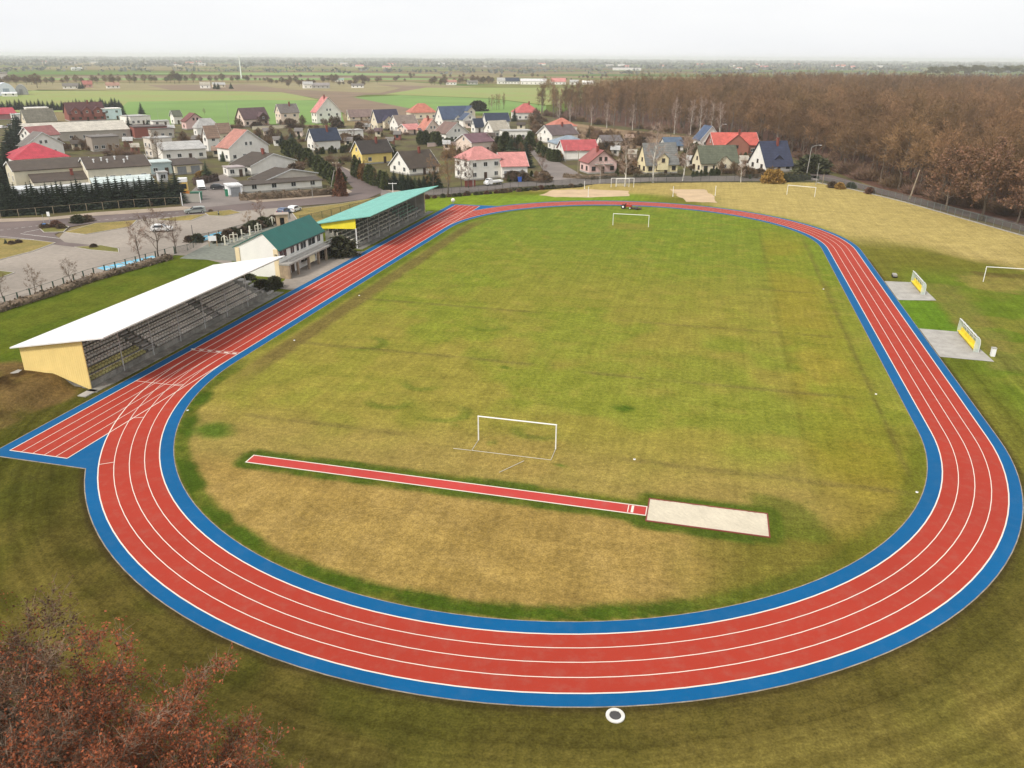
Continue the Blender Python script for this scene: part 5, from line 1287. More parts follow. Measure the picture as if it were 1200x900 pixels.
for i in range(46):
    x = rf.uniform(0, 1190); y = rf.uniform(75.5, 80.5) + (x - 600) * .004
    if 690 < x: y -= 0.5
    ww = rf.uniform(5, 10)
    farm('tiny pale house scattered far off on the hazy plain', x, x + ww, y, y - rf.uniform(1.2, 1.8), y - rf.uniform(2.3, 3.2), rf.choice((W_, W_, CR, PE)), rf.choice((LGREY, PINKRED, GREYR, ORED)), group='distant houses on the plain')

# ------------------------------------------------------------------ stadium buildings (local x along the straight, local y away from the track)
def uv_root(name, u, v, label, cat, group=None):
    return tag(empty(name, T(u, v), TH), label, cat, group)

M_YEL = ribbed('yellow_sheet_metal', (.82, .62, .24), 1, .28, .35, .5)
M_YEL2 = ribbed('bright_yellow_sheet', (.82, .70, .04), 1, .28, .3, .5)
M_WROOF = ribbed('white_roof_sheet', (.78, .77, .755), 0, .34, .7, .45, .06)
M_TROOF = ribbed('teal_roof_sheet', srgb(124, 196, 182, .74), 0, .30, .45, .5, .14)
M_BACK = ribbed('brown_back_boards', (.20, .15, .10), 0, .4, .4, .8, .2)
M_SEATG = paint('grey_seat_shells', (.56, .52, .46), .6, .25, .5, .2, 5)
M_SEATY = paint('olive_seat_shells', (.42, .38, .16), .6, .3, .5, .2, 5)
M_BENCH = paint('bench_boards_grey', (.66, .61, .52), .9, .25, .6, .2, 4)
M_BENCHG = paint('bench_boards_green', (.30, .46, .36), .9, .2, .6)
M_BENCHR = paint('bench_boards_red', (.50, .30, .22), .9, .2, .6)

def stand(root, length, roofmat, wallmat, seats, near_full):
    """roofed terrace; x 0..length, y 0 front posts .. 8 back; track on the -y side"""
    rows, rise, dep, z0 = 7, .40, .86, .55
    tb = MB(); tb.box(0.1, length - .1, .05, .30, 0, z0 + .18)                       # front parapet wall
    for r in range(rows):
        tb.box(0.1, length - .1, .30 + r * dep, .30 + (r + 1) * dep, 0 if r == 0 else .1, z0 + r * rise)
    tb.build('terrace', M_CONC_DARK, root)
    MB().box(-.6, length + 2.5, -1.25, .04, .0, .10).build('front_kerb', M_CONC_DARK, root)
    if seats:
        blocks = ((.6, 10.2), (12.0, 23.5), (25.2, length - 1.2))
        for r in range(rows - 1):
            for bi, (xa, xb) in enumerate(blocks):
                sb = MB(); n = int((xb - xa) / .52)
                for k in range(n):
                    x = xa + k * .52; z = z0 + r * rise; y = .62 + r * dep
                    sb.box(x, x + .42, y, y + .36, z + .02, z + .30); sb.box(x + .02, x + .40, y + .34, y + .40, z + .30, z + .48)
                sb.build('seat_row', M_SEATY if (bi == 0 and r in (0, 1)) else M_SEATG, root)
        for xg in (11.1, 24.3):
            sb = MB()
            for r in range(rows): sb.box(xg - .6, xg + .6, .3 + r * dep + .43, .3 + (r + 1) * dep, z0 + r * rise, z0 + r * rise + rise / 2)
            sb.build('aisle_steps', M_CONC, root)
    else:
        for r in range(rows):
            for k, (xa, xb) in enumerate(((.4, length * .34), (length * .36, length * .68), (length * .70, length - .5))):
                sb = MB(); z = z0 + r * rise; y = .5 + r * dep
                sb.box(xa, xb, y, y + .34, z + .36, z + .42)
                n = max(2, int((xb - xa) / 2))
                for q in range(n + 1): x = xa + .1 + (xb - xa - .3) * q / n; sb.box(x, x + .1, y + .1, y + .24, z, z + .36)
                sb.build('bench_row', M_BENCHG if (k == 2 and r in (1, 2, 3)) else M_BENCHR if (k == 1 and r == 5) else M_BENCH, root)
    # roof: high over the front edge, low at the back
    yf, yb_, zf, zb = -3.3, 8.75, 6.28, 4.12
    rb = MB(); slab(rb, [(-.5, yf, zf), (length + .5, yf, zf), (length + .5, yb_, zb), (-.5, yb_, zb)], .14); ro = rb.build('roof', roofmat, root)
    zr = lambda y: zf + (zb - zf) * (y - yf) / (yb_ - yf) - .15
    tr = MB()
    npost = 8
    for k in range(npost):
        x = .15 + (length - .3) * k / (npost - 1)
        tr.prism([(yf + .1, zr(yf + .1) - .12), (yb_ - .1, zr(yb_ - .1) - .12), (yb_ - .1, zr(yb_ - .1)), (yf + .1, zr(yf + .1))], 'x', x - .06, x + .06)
    for y in (yf + .3, -.1, 3.2, 7.6): tr.box(0, length, y - .05, y + .05, zr(y) - .10, zr(y) - .005)
    tr.build('roof_frame', M_STEEL, ro)
    for k in range(1, npost - 1):
        x = .15 + (length - .3) * k / (npost - 1)
        MB().tube((x, 0, 0), (x, 0, zr(0) - .1), .055, .055, 8).build('post', paint('pale_steel_post', (.50, .50, .48), .5), root)
    # back wall and end walls
    MB().box(.05, length - .05, 7.75, 7.85, 1.0 if near_full else 3.4, zr(7.8) - .12).build('back_wall', M_BACK, root)
    if near_full:
        poly = [(-.12, -.05), (4.35, 1.42), (8.0, 1.36), (8.0, zr(8.0) + .02), (-.12, zr(-.12) + .02)]
        MB().prism(poly, 'x', -.06, .06).build('end_wall', wallmat, root)
    else:
        MB().prism([(0, 3.62), (7.0, 3.35), (7.0, zr(7) + .02), (0, zr(0) + .02)], 'x', -.05, .05).build('end_panel', wallmat, root)
        MB().tube((0, 0, 0), (0, 0, 3.7), .11, .11, 8).build('post', M_WHITE, root)
        MB().tube((0, 7.3, 0), (0, 7.3, 3.5), .08, .08, 8).build('post', M_STEEL, root)
        fw_ = MB(); 
        fw_.prism([(0, 0), (7.8, 0), (7.8, zr(7.8)), (0, zr(0))], 'x', length - .06, length + .06)
        fw_.build('end_wall', ribbed('grey_end_cladding', (.35, .33, .30), 2, 1.2, .5, .7, .15), root)
        MB().box(length - .1, length + .1, -.14, -.0, 0, zr(0)).build('post', paint('pale_yellow_post', (.7, .62, .38), .7), root)
    if near_full:
        # open steps past the far end of the roof
        sb = MB()
        for k in range(6): sb.box(length + .5, length + 2.4, .3 + k * .9, .3 + (k + 1) * .9, 0 if k == 0 else .05, .3 + .3 * k)
        sb.build('side_steps', M_CONC, root)
    rl = MB()
    for k in range(int(length / 5.2) + 1):
        x = .3 + k * 5.2; rl.tube((x, .12, z0 + .18), (x, .12, z0 + .9), .03)
    rl.tube((.3, .12, z0 + .9), (length - .3, .12, z0 + .9), .03); rl.build('front_rail', M_STEEL, root)

s1 = uv_root('grandstand', -51.4, 46.95, 'long grandstand with dazzling white roof and yellow end wall by the sprint start', 'grandstand')
stand(s1, 36.2, M_WROOF, M_YEL, True, True)
s2 = uv_root('grandstand', 17.4, 47.3, 'grandstand with turquoise roof and bright yellow upper end panel', 'grandstand')
stand(s2, 36.7, M_TROOF, M_YEL2, False, False)
# concrete slab left by the yellow wall
o = MB().box(-.6, .5, -.5, .5, 0, .12).build('concrete_slab', M_CONC, None, T(-51.95, 55.3, 1.30), TH); tag(o, 'small pale concrete slab at the back foot of the yellow end wall', 'slab')
o = MB().box(-1.6, .2, -.45, .55, 0, .10).build('concrete_slab', M_CONC, None, T(-51.7, 46.4), TH); tag(o, 'pale concrete step between the yellow end wall and the blue track edge', 'slab')

# clubhouse between the stands
ch = uv_root('clubhouse', -5.4, 48.5, 'white clubhouse with dark green roof and a long balcony over the apron', 'clubhouse')
CL = 15.8; yF, yR, yB, zF, zR, zB = 1.85, 4.2, 9.35, 4.75, 7.15, 4.70
M_CHW = paint('clubhouse_white_wall', (.82, .80, .76), .8, .04, .5, .03, 6); M_CHC = paint('clubhouse_cream_wall', (.76, .62, .40), .8, .06, .5)
M_GROOF = ribbed('dark_green_roof_sheet', (.012, .125, .105), 0, .35, .5, .5, .08)
b = MB(); b.prism([(yF, 0), (yB, 0), (yB, zB), (yR, zR - .1), (yF, zF)], 'x', .12, CL - .12); b.build('wall', M_CHW, ch)
for y0, y1 in ((yF - .03, yF + .75), (yB - .7, yB + .03)):
    z1 = zF - .1 if y0 < 3 else zB - .1
    MB().box(-.02, .12 - .004, y0, y1, 0, z1).build('corner_strip', M_CHC, ch)
rb = MB()
sF = (zR - zF) / (yR - yF); sB = (zR - zB) / (yB - yR)
slab(rb, [(-.1, yF - .35, zF - .35 * sF + .1), (CL + .1, yF - .35, zF - .35 * sF + .1), (CL + .1, yR, zR + .08), (-.1, yR, zR + .08)], .12)
slab(rb, [(-.1, yR, zR + .084), (CL + .1, yR, zR + .084), (CL + .1, yB + .4, zB - .4 * sB + .1), (-.1, yB + .4, zB - .4 * sB + .1)], .12)
ro = rb.build('roof', M_GROOF, ch)
MB().box(-.1, CL + .1, yF - .46, yF - .36, zF - .46, zF - .32).build('gutter', M_DARK, ro)
db_ = MB(); db_.box(-.05, CL - .3, 0, yF - .01, 2.16, 2.42); dk = db_.build('balcony', M_CONC, ch)
rl = MB(); rl.box(-.05, CL - .3, .02, .10, 3.30, 3.36); rl.box(-.05, CL - .3, .02, .10, 2.85, 2.89)
for k in range(int(CL / .5)): x = k * .5; rl.box(x, x + .04, .03, .09, 2.42, 3.3)
rl.build('railing', M_STEEL, dk)
colx = (.2, 3.0, 6.7, 10.2, 13.0, 15.2)
for x in colx: MB().box(x - .17, x + .17, .04, .38, 0, 2.16).build('column', paint('brown_stone_pillar', (.30, .23, .165), .9, .2, 2), ch)
MB().box(.02, .36, .38, 1.84, 0, 2.16).build('side_wall', paint('tan_stone_wall', (.36, .27, .18), .9, .2, 2), ch)
for (x, wd_) in ((1.6, 2.3), (4.6, 1.3), (6.4, .9), (8.3, 2.0), (11.3, 2.6), (13.9, 1.2)):
    add_window(ch, wall_xf((x, yF), (1, 0), (0, -1), 3.0), wd_, 1.2, M_FRAME)
for (x, wd_, dr) in ((1.3, 1.0, 1), (2.2, .7, 0), (4.2, 1.1, 1), (8.2, 2.4, 0), (10.9, 1.0, 1), (12.0, .7, 0), (14.2, 1.1, 1)):
    if dr:
        d_ = MB().box(x - wd_/2, x + wd_/2, yF - .06, yF - .002, .02, 2.05).build('door', M_WOOD, ch); MB().box(x + wd_/2 - .16, x + wd_/2 - .1, yF - .11, yF - .06, 1, 1.1).build('handle', M_STEEL, d_)
    else: add_window(ch, wall_xf((x, yF), (1, 0), (0, -1), .8), wd_, 1.1, M_FRAME)
sgn = MB().box(7.2, 9.3, .36, .42, .85, 1.95).build('notice_board', paint('cream_notice_board', (.70, .62, .40), .8), ch)
for z in (3.2, 3.75):
    lb = MB(); lb.box(-.30, -.02, yF + .15, yF + .45, z, z + .12); lb.build('gable_fixture', M_CONC_DARK, ch)
# shrubs near the buildings
for (x, yb, yt, k, lab, wd_) in ((288, 336, 323, 'shrub', 'wide dark evergreen bush left of the white clubhouse gable', 1.5), (308, 341, 329, 'shrub', 'dark evergreen bush nearest the steps of the white-roofed stand', 1.3), (322, 337.5, 325, 'shrub', 'round clipped evergreen bush at the foot of the clubhouse gable', .9),
        (399, 299.5, 279, 'shrub', 'big mounded bush between clubhouse and turquoise-roofed stand', 1.15), (391, 296, 284, 'shrub_brown', 'brown-topped shrub behind the mounded bush by the balcony end', 1.1)):
    plant_px(k, x, yb, yt, 'evergreen_bush', lab, 'bush', None, wide=wd_)

# dugouts
M_PLEX = paint('milky_perspex', (.62, .70, .66), .25, .1, 1.2, .06, 6)
_t = M_PLEX.node_tree; _tr = nnode(_t, 'ShaderNodeBsdfTransparent'); _mx = nnode(_t, 'ShaderNodeMixShader'); _mx.inputs[0].default_value = .45
_t.links.new(_tr.outputs[0], _mx.inputs[1]); _t.links.new(_t.nodes['Principled BSDF'].outputs[0], _mx.inputs[2]); _t.links.new(_mx.outputs[0], _t.nodes['Material Output'].inputs['Surface'])
M_SEATYEL = paint('yellow_bench_shells', (.80, .62, .05), .5)
def dugout(u0, u1, v, name_lab):
    e = uv_root('dugout', u0, v, name_lab, 'dugout')
    Ld = u1 - u0
    prof = [(.0, 0), (.0, 1.15), (.08, 1.6), (.28, 1.9), (.62, 2.05)]       # back at y=0, opens towards +y
    b = MB()
    for (p, q) in zip(prof[:-1], prof[1:]):
        b.face([(0, p[0], p[1]), (Ld, p[0], p[1]), (Ld, q[0], q[1]), (0, q[0], q[1])]); b.face([(0, q[0] - .02, q[1]), (Ld, q[0] - .02, q[1]), (Ld, p[0] - .02, p[1]), (0, p[0] - .02, p[1])])
    b.build('canopy', M_PLEX, e)
    for x in (0, Ld): MB().prism([(0, 0), (.62, 0), (.66, .9), (.62, 2.05), (.28, 1.9), (.08, 1.6), (0, 1.15)], 'x', x - .015, x + .015).build('side_panel', M_PLEX, e)
    fr = MB()
    n = 5
    for k in range(n + 1):
        x = Ld * k / n
        pts = [(x, p[0] + .02, p[1]) for p in prof]; fr.path(pts, .03)
    fr.tube((0, .62, 2.05), (Ld, .62, 2.05), .035); fr.tube((0, .02, 1.2), (Ld, .02, 1.2), .03); fr.build('frame', M_WHITE, e)
    n = int(Ld / .5)
    for k in range(n):
        x = Ld * (k + .5) / n
        s_ = MB(); s_.box(x - .21, x + .21, .2, .62, .38, .46); s_.box(x - .21, x + .21, .14, .22, .44, .92); s_.box(x - .04, x + .04, .32, .44, 0, .38); s_.build('seat', M_SEATYEL, e)
    return e
poly_obj('dugout_pad', [T(7.2, -43.75), T(8.4, -49.2), T(18.6, -48.8), T(18.2, -43.75)], M_CONC, .03)
poly_obj('dugout_pad', [T(-17.4, -43.75), T(-17.6, -49.6), T(-6.6, -48.8), T(-6.4, -43.75)], M_CONC, .03)
dugout(11.2, 18.0, -48.2, 'team dugout with yellow seats and clear canopy on the farther concrete pad')
dugout(-14.6, -7.2, -48.7, 'team dugout with yellow seats and clear canopy on the nearer concrete pad')
e = uv_root('equipment_box', -15.4, -50.0, 'white upright equipment box just behind the nearer dugout', 'box')
MB().box(-.25, .25, -.22, .22, 0, 1.0).build('body', M_WHITE, e); MB().box(-.29, .29, -.26, .26, 1.0, 1.07).build('lid', M_CONC, e)
e = uv_root('starting_blocks_cart', 21.4, -45.8, 'little whitish cart standing at the blue track edge past the farther dugout', 'cart')
MB().box(-.6, .6, -.3, .3, .25, .55).build('tray', M_CONC, e)
for x in (-.4, .4): MB().tube((x, -.34, .2), (x, .34, .2), .2, .2, 10).build('wheel', M_TYRE, e)

# goals
def name_side(p0, p1):
    return p0.x < p1.x and p0.y < 100

def goal(name, p0, p1, label, h_=2.44, depth=1.3, net=False, ground=True, stays=False, m=M_WHITE, r=.06, group=None):
    p0, p1 = Vector(p0), Vector(p1); d = p1 - p0; Lg = d.length; e = tag(empty(name, p0, math.atan2(d.y, d.x)), label, 'goal', group)
    depth = -depth if name_side(p0, p1) else depth
    f = MB(); f.tube((0, 0, 0), (0, 0, h_), r, r, 8); f.tube((Lg, 0, 0), (Lg, 0, h_), r, r, 8); f.tube((-r, 0, h_), (Lg + r, 0, h_), r, r, 8); f.build('frame', m, e)
    bk = MB()
    for x in (0, Lg):
        if stays: bk.tube((x, depth * .1, h_ - .02), (x, depth * .55, h_ - .05), .025); bk.tube((x, depth * .55, h_ - .05), (x, depth, .03), .025)
        elif not ground: bk.tube((x, 0, h_), (x, depth * .3, h_ - .45), .03)
        if ground: bk.tube((x, 0, .03), (x, depth, .03), .02)
    if ground: bk.tube((0, depth, .03), (Lg, depth, .03), .02)
    bk.build('net_supports', paint('dull_white_tube', (.58, .57, .53), .6), e)
    if net:
        nb = MB(); n = 22
        for k in range(n + 1):
            x = Lg * k / n; nb.path([(x, depth * .1, h_ - .04), (x, depth * .55, h_ - .05), (x, depth, .03)], .012, 3)
        for k in range(10):
            t = k / 9; nb.tube((0, depth * (.55 + .45 * t), h_ * (1 - t)), (Lg, depth * (.55 + .45 * t), h_ * (1 - t)), .012, .012, 3)
        nb.build('net', paint('white_net_cord', (.7, .7, .68), .8), e)
goal('football_goal', T(-52.5, 3.68), T(-52.5, -3.62), 'near white football goal without a net, close to the jump runway', depth=2.2)
goal('football_goal', T(52.1, 4.2), T(52.1, -3.3), 'far white football goal standing at the far end of the pitch', ground=False)
p = T(22.1, -59.2); goal('football_goal', p, p + (T(22.1, -66.7) - T(22.1, -59.2)), 'white football goal cut by the right picture edge on the side field', ground=False)
goal('football_goal', G(922, 228), G(954.5, 231), 'pale football goal on the dry grass before the forest fence', ground=False)
goal('handball_goal', G(722, 219), G(737, 219), 'small white goal with a net inside a larger goal frame by the far fence', 2.2, 1.6, True, True, True)
goal('football_goal', G(716, 219.5), G(742.5, 219.5) , 'wide white goal frame in front of the small netted goal by the far fence', ground=False)
# lines trodden in front of the near goal: a long pole and a rope on the grass
o = MB().tube(T(-54.78, 5.4, .05), T(-54.76, 3.75, .05), .02, .02, 6).build('ground_pole', paint('dull_white_tube', (.58, .57, .53), .6)); tag(o, 'short white pole on the grass in line with the near goal base bar', 'pole')
o = MB().tube(G(614, 540, .04), G(585, 553.5, .04), .02, .02, 6).build('ground_pole', paint('dull_white_tube', (.58, .57, .53), .6)); tag(o, 'short pale pole lying slantwise between near goal and runway', 'pole')
# volleyball posts
for i, (x, yb, yt, lab) in enumerate(((685, 221, 212, 'white net post at the back of the left sand court'), (689.3, 230.5, 219, 'white net post at the front of the left sand court'), (788.5, 230, 218.5, 'white net post at the left of the right sand court'), (838, 229, 218, 'white net post at the right of the right sand court'))):
    p = G(x, yb); h_ = hz(p, yt); e = tag(empty('net_post', p), lab, 'post')
    MB().lathe([(.18, 0), (.18, .06), (.07, .08), (.06, h_ - .1), (.09, h_ - .1), (.09, h_), (0, h_)], 10).build('post', M_WHITE, e)
# manhole in the foreground
e = tag(empty('manhole', G(721, 839)), 'round manhole with a white concrete ring in the foreground grass', 'manhole')
MB().lathe([(.32, .0), (.32, .06), (.34, .08), (.50, .08), (.52, .06), (.52, 0)], 28).build('ring', paint('white_concrete_ring', (.62, .60, .56), .9), e)
lid = MB(); lid.lathe([(.315, .03), (.29, .06), (0, .065)], 24)
for k in range(-3, 4): lid.box(-.22, .22, k * .075 - .012, k * .075 + .012, .064, .075)
lid.build('lid', paint('cast_iron', (.08, .075, .075), .7), e)

# tractor with a roller at the far bend
e = tag(empty('tractor', T(72.6, 3.6), TH - 1.75), 'small red tractor working on the inner edge of the far bend', 'tractor'); e.scale = (.82, .82, .82)
M_TRED = paint('tractor_red', (.38, .05, .035), .5)
b = MB(); b.box(.1, 1.6, -.32, .32, .65, 1.15); b.box(.15, 1.55, -.26, .26, 1.15, 1.25); b.box(-1.2, .2, -.3, .3, .55, .85); b.build('body', M_TRED, e)
for s in (-1, 1):
    wb = MB(); wb.tube((-.75, s * .48, .62), (-.75, s * .82, .62), .62, .62, 14); o_ = wb.build('wheel', M_TYRE, e); MB().tube((-.75, s * .80, .62), (-.75, s * .84, .62), .3, .3, 10).build('rim', M_WHITE, o_)
    wb = MB(); wb.tube((1.25, s * .45, .36), (1.25, s * .66, .36), .36, .36, 12); o_ = wb.build('wheel', M_TYRE, e); MB().tube((1.25, s * .64, .36), (1.25, s * .68, .36), .18, .18, 10).build('rim', M_WHITE, o_)
    fd = MB(); fd.box(-1.3, -.2, s * .5 - .16, s * .5 + .16, 1.25, 1.33); fd.build('mudguard', M_TRED, e)
st_ = MB(); st_.box(-1.0, -.55, -.22, .22, .95, 1.05); st_.box(-1.05, -.95, -.22, .22, 1.05, 1.45); st_.build('seat', M_DARK, e)
MB().tube((-.3, 0, 1.0), (-.15, 0, 1.4), .03).tube((-.3, 0, 1.42), (-.02, 0, 1.38), .18, .18, 10).build('steering_wheel', M_DARK, e)
MB().tube((.9, .15, 1.2), (.9, .15, 1.75), .04).build('exhaust', M_DARK, e)
e2 = tag(empty('roller', T(72.2, 1.2), TH - 1.75), 'dark flat implement trailing beside the small red tractor', 'implement')
MB().box(-1.2, 1.2, -.6, .6, .25, .4).build('frame', M_WOOD, e2); MB().tube((0, -.7, .3), (0, .7, .3), .3, .3, 12).build('drum', M_DARK, e2)
e = tag(empty('lamp_globe_post', G(531, 239)), 'short post with a round whitish globe past the far sprint end', 'post')
MB().tube((0, 0, 0), (0, 0, .5), .06).build('post', M_STEEL, e)
MB().lathe([(.0, .4)] + [(.5 * math.sin(t), .9 - .5 * math.cos(t)) for t in np.linspace(.2, 2.95, 9)] + [(0, 1.4)], 14).build('globe', paint('ivory_globe', (.78, .76, .62), .6), e)
# white hose ends and valve covers by the pitch edge
for (x, y, lab) in ((345, 399, 'white valve cover by the pitch edge in front of the white-roofed stand'), (421, 346.5, 'white valve cover by the pitch edge opposite the clubhouse'), (220, 481, 'white valve cover near the sprint start bend'), (1026.5, 462, 'white valve cover at the right side of the pitch'), (1074.5, 577, 'white valve cover near the right bend'), (965, 339, 'white valve cover along the upper right side of the pitch'), (743.5, 538.5, 'tiny white valve cover right of the near goal')):
    e = tag(empty('valve_cover', G(x, y)), lab, 'valve cover'); MB().lathe([(.11, 0), (.11, .05), (.08, .08), (0, .09)], 12).build('cap', M_WHITE, e); MB().box(-.03, .03, -.03, .03, .085, .12).build('knob', M_DARK, e)

# ------------------------------------------------------------------ fences
def wire_mat():
    if ('wire',) in _M: return _M[('wire',)]
    m, nt_, b_ = new_mat('green_wire_mesh'); b_.inputs['Base Color'].default_value = (.05, .06, .055, 1); b_.inputs['Roughness'].default_value = .7
    tc_ = nnode(nt_, 'ShaderNodeTexCoord'); br = nnode(nt_, 'ShaderNodeTexBrick'); br.offset = 0
    br.inputs['Scale'].default_value = 1; br.inputs['Brick Width'].default_value = .22; br.inputs['Row Height'].default_value = .22; br.inputs['Mortar Size'].default_value = .02; br.inputs['Mortar Smooth'].default_value = 0
    mp_ = nnode(nt_, 'ShaderNodeMapping'); sep = nnode(nt_, 'ShaderNodeSeparateXYZ'); cb_ = nnode(nt_, 'ShaderNodeCombineXYZ'); ad_ = nnode(nt_, 'ShaderNodeMath', operation='ADD')
    nt_.links.new(tc_.outputs['Object'], sep.inputs[0]); nt_.links.new(sep.outputs[0], ad_.inputs[0]); nt_.links.new(sep.outputs[1], ad_.inputs[1])
    nt_.links.new(ad_.outputs[0], cb_.inputs[0]); nt_.links.new(sep.outputs[2], cb_.inputs[1]); nt_.links.new(cb_.outputs[0], br.inputs['Vector'])
    tr_ = nnode(nt_, 'ShaderNodeBsdfTransparent'); mx_ = nnode(nt_, 'ShaderNodeMixShader')
    nt_.links.new(br.outputs['Fac'], mx_.inputs[0]); nt_.links.new(tr_.outputs[0], mx_.inputs[1]); nt_.links.new(b_.outputs[0], mx_.inputs[2]); nt_.links.new(mx_.outputs[0], nt_.nodes['Material Output'].inputs['Surface'])
    _M[('wire',)] = m; return m

def fence(label, pts, h_, step, postmat, mesh=True, base=None, r=.04, name='fence', rail=False):
    """posts as parts along a polyline, wire panel and base kerb as parts"""
    e = tag(empty(name, pts[0]), label, 'fence'); o0 = Vector(pts[0])
    P = [Vector(p) - o0 for p in pts]
    pm = MB().tube((0, 0, 0), (0, 0, h_), r, r, 6).mesh('fence_post', postmat)
    tot = sum((q - p).length for p, q in zip(P[:-1], P[1:])); n = int(min(99, tot / step)); k = 0; acc = 0.0; segi = 0
    for k in range(n + 1):
        s = tot * k / n; a = 0.0
        for p, q in zip(P[:-1], P[1:]):
            L_ = (q - p).length
            if s <= a + L_ + 1e-6: link('post', pm, e, p + (q - p) * ((s - a) / L_)); break
            a += L_
    if mesh:
        b = MB()
        for p, q in zip(P[:-1], P[1:]): b.face([(p.x, p.y, .05), (q.x, q.y, .05), (q.x, q.y, h_ - .05), (p.x, p.y, h_ - .05)])
        b.build('wire_panel', wire_mat(), e)
    rb_ = MB()
    for p, q in zip(P[:-1], P[1:]): rb_.tube((p.x, p.y, h_ - .04), (q.x, q.y, h_ - .04), .025); 
    rb_.build('top_wire', postmat, e)
    if base:
        bb = MB()
        for p, q in zip(P[:-1], P[1:]):
            d = (q - p).normalized(); nn = Vector((-d.y, d.x, 0)) * .08
            bb.face([(p.x-nn.x, p.y-nn.y, .22), (q.x-nn.x, q.y-nn.y, .22), (q.x+nn.x, q.y+nn.y, .22), (p.x+nn.x, p.y+nn.y, .22)]); bb.face([(p.x-nn.x, p.y-nn.y, 0), (q.x-nn.x, q.y-nn.y, 0), (q.x-nn.x, q.y-nn.y, .22), (p.x-nn.x, p.y-nn.y, .22)])
        bb.build('base_kerb', base, e)
    return e
fence('dark wire fence on thin posts between the stadium and the village street', px((498, 232), (540, 228), (572, 226), (602, 222.5), (640, 221), (684, 218), (700, 215.5), (838, 213.6), (896, 213), (952, 213.6)), 2.1, 2.5, M_DARK)
fence('green wire fence with a pale base kerb along the forest road', px((958, 214.3), (1000, 222.5), (1060, 237), (1130, 257), (1200, 277), (1260, 295)), 1.9, 2.5, paint('grey_green_post', (.16, .2, .18), .6), True, M_CONC)
fence('row of short dark green posts between parking ground and stadium lawn', px((-25, 368), (10, 357), (60, 341), (105, 325), (155, 311), (205, 297.5)), 1.35, 2.05, M_GREENPOST, False, None, .10, 'post_fence')
fence('thin wire fence with a gate between lawn and the blue parking bays', px((207, 297), (222, 293.5), (228, 290), (232, 284)), 1.2, 2.4, M_GREENPOST)
fence('dark post fence behind the outdoor gym beside the clubhouse', px((234, 284), (262, 277.5), (290, 270), (318, 262.5), (340, 256.5)), 1.5, 2.2, M_GREENPOST, True, None, .06)
fence('sparse post fence across the dry grass behind the turquoise-roofed stand', px((352, 262), (372, 258), (395, 252), (425, 245), (452, 237), (497, 232)), 1.7, 3.0, M_GREENPOST, True, None, .05)
fence('thin pale post fence along the pavement before the dark conifers', px((-20, 258), (25, 254.5), (60, 251.5), (110, 247), (160, 242.5), (212, 240)), 1.8, 3.2, M_WOODPOLE, False, None, .06)
fence('white picket posts round the slate-blue roofed house', px((342, 171), (352, 178), (370, 180), (400, 178)), 1.5, 1.6, M_WHITE, False, None, .12)

def wall_px(label, a, c, h_, m, name='garden_wall', th=.25):
    p, q = G(*a), G(*c); d = q - p
    e = tag(empty(name, p, math.atan2(d.y, d.x)), label, 'wall'); MB().box(0, d.length, -th/2, th/2, 0, h_).build('body', m, e); MB().box(-.05, d.length + .05, -th/2 - .06, th/2 + .06, h_, h_ + .1).build('coping', M_CONC, e)
wall_px('pale garden wall below the houses at the green field edge', (296, 152), (339, 150), 1.5, wall_mat(CR))
wall_px('pinkish garden wall behind the thujas of the broad white gable', (501, 172), (536, 170), 1.4, wall_mat((.55, .42, .38)))
wall_px('dark red street wall with gate beside the salmon-roofed villa', (545, 219.5), (557, 218.5), 1.8, M_BRICK)
wall_px('beige garden wall along the side street', (622, 172), (650, 180), 1.2, wall_mat((.5, .42, .36)))

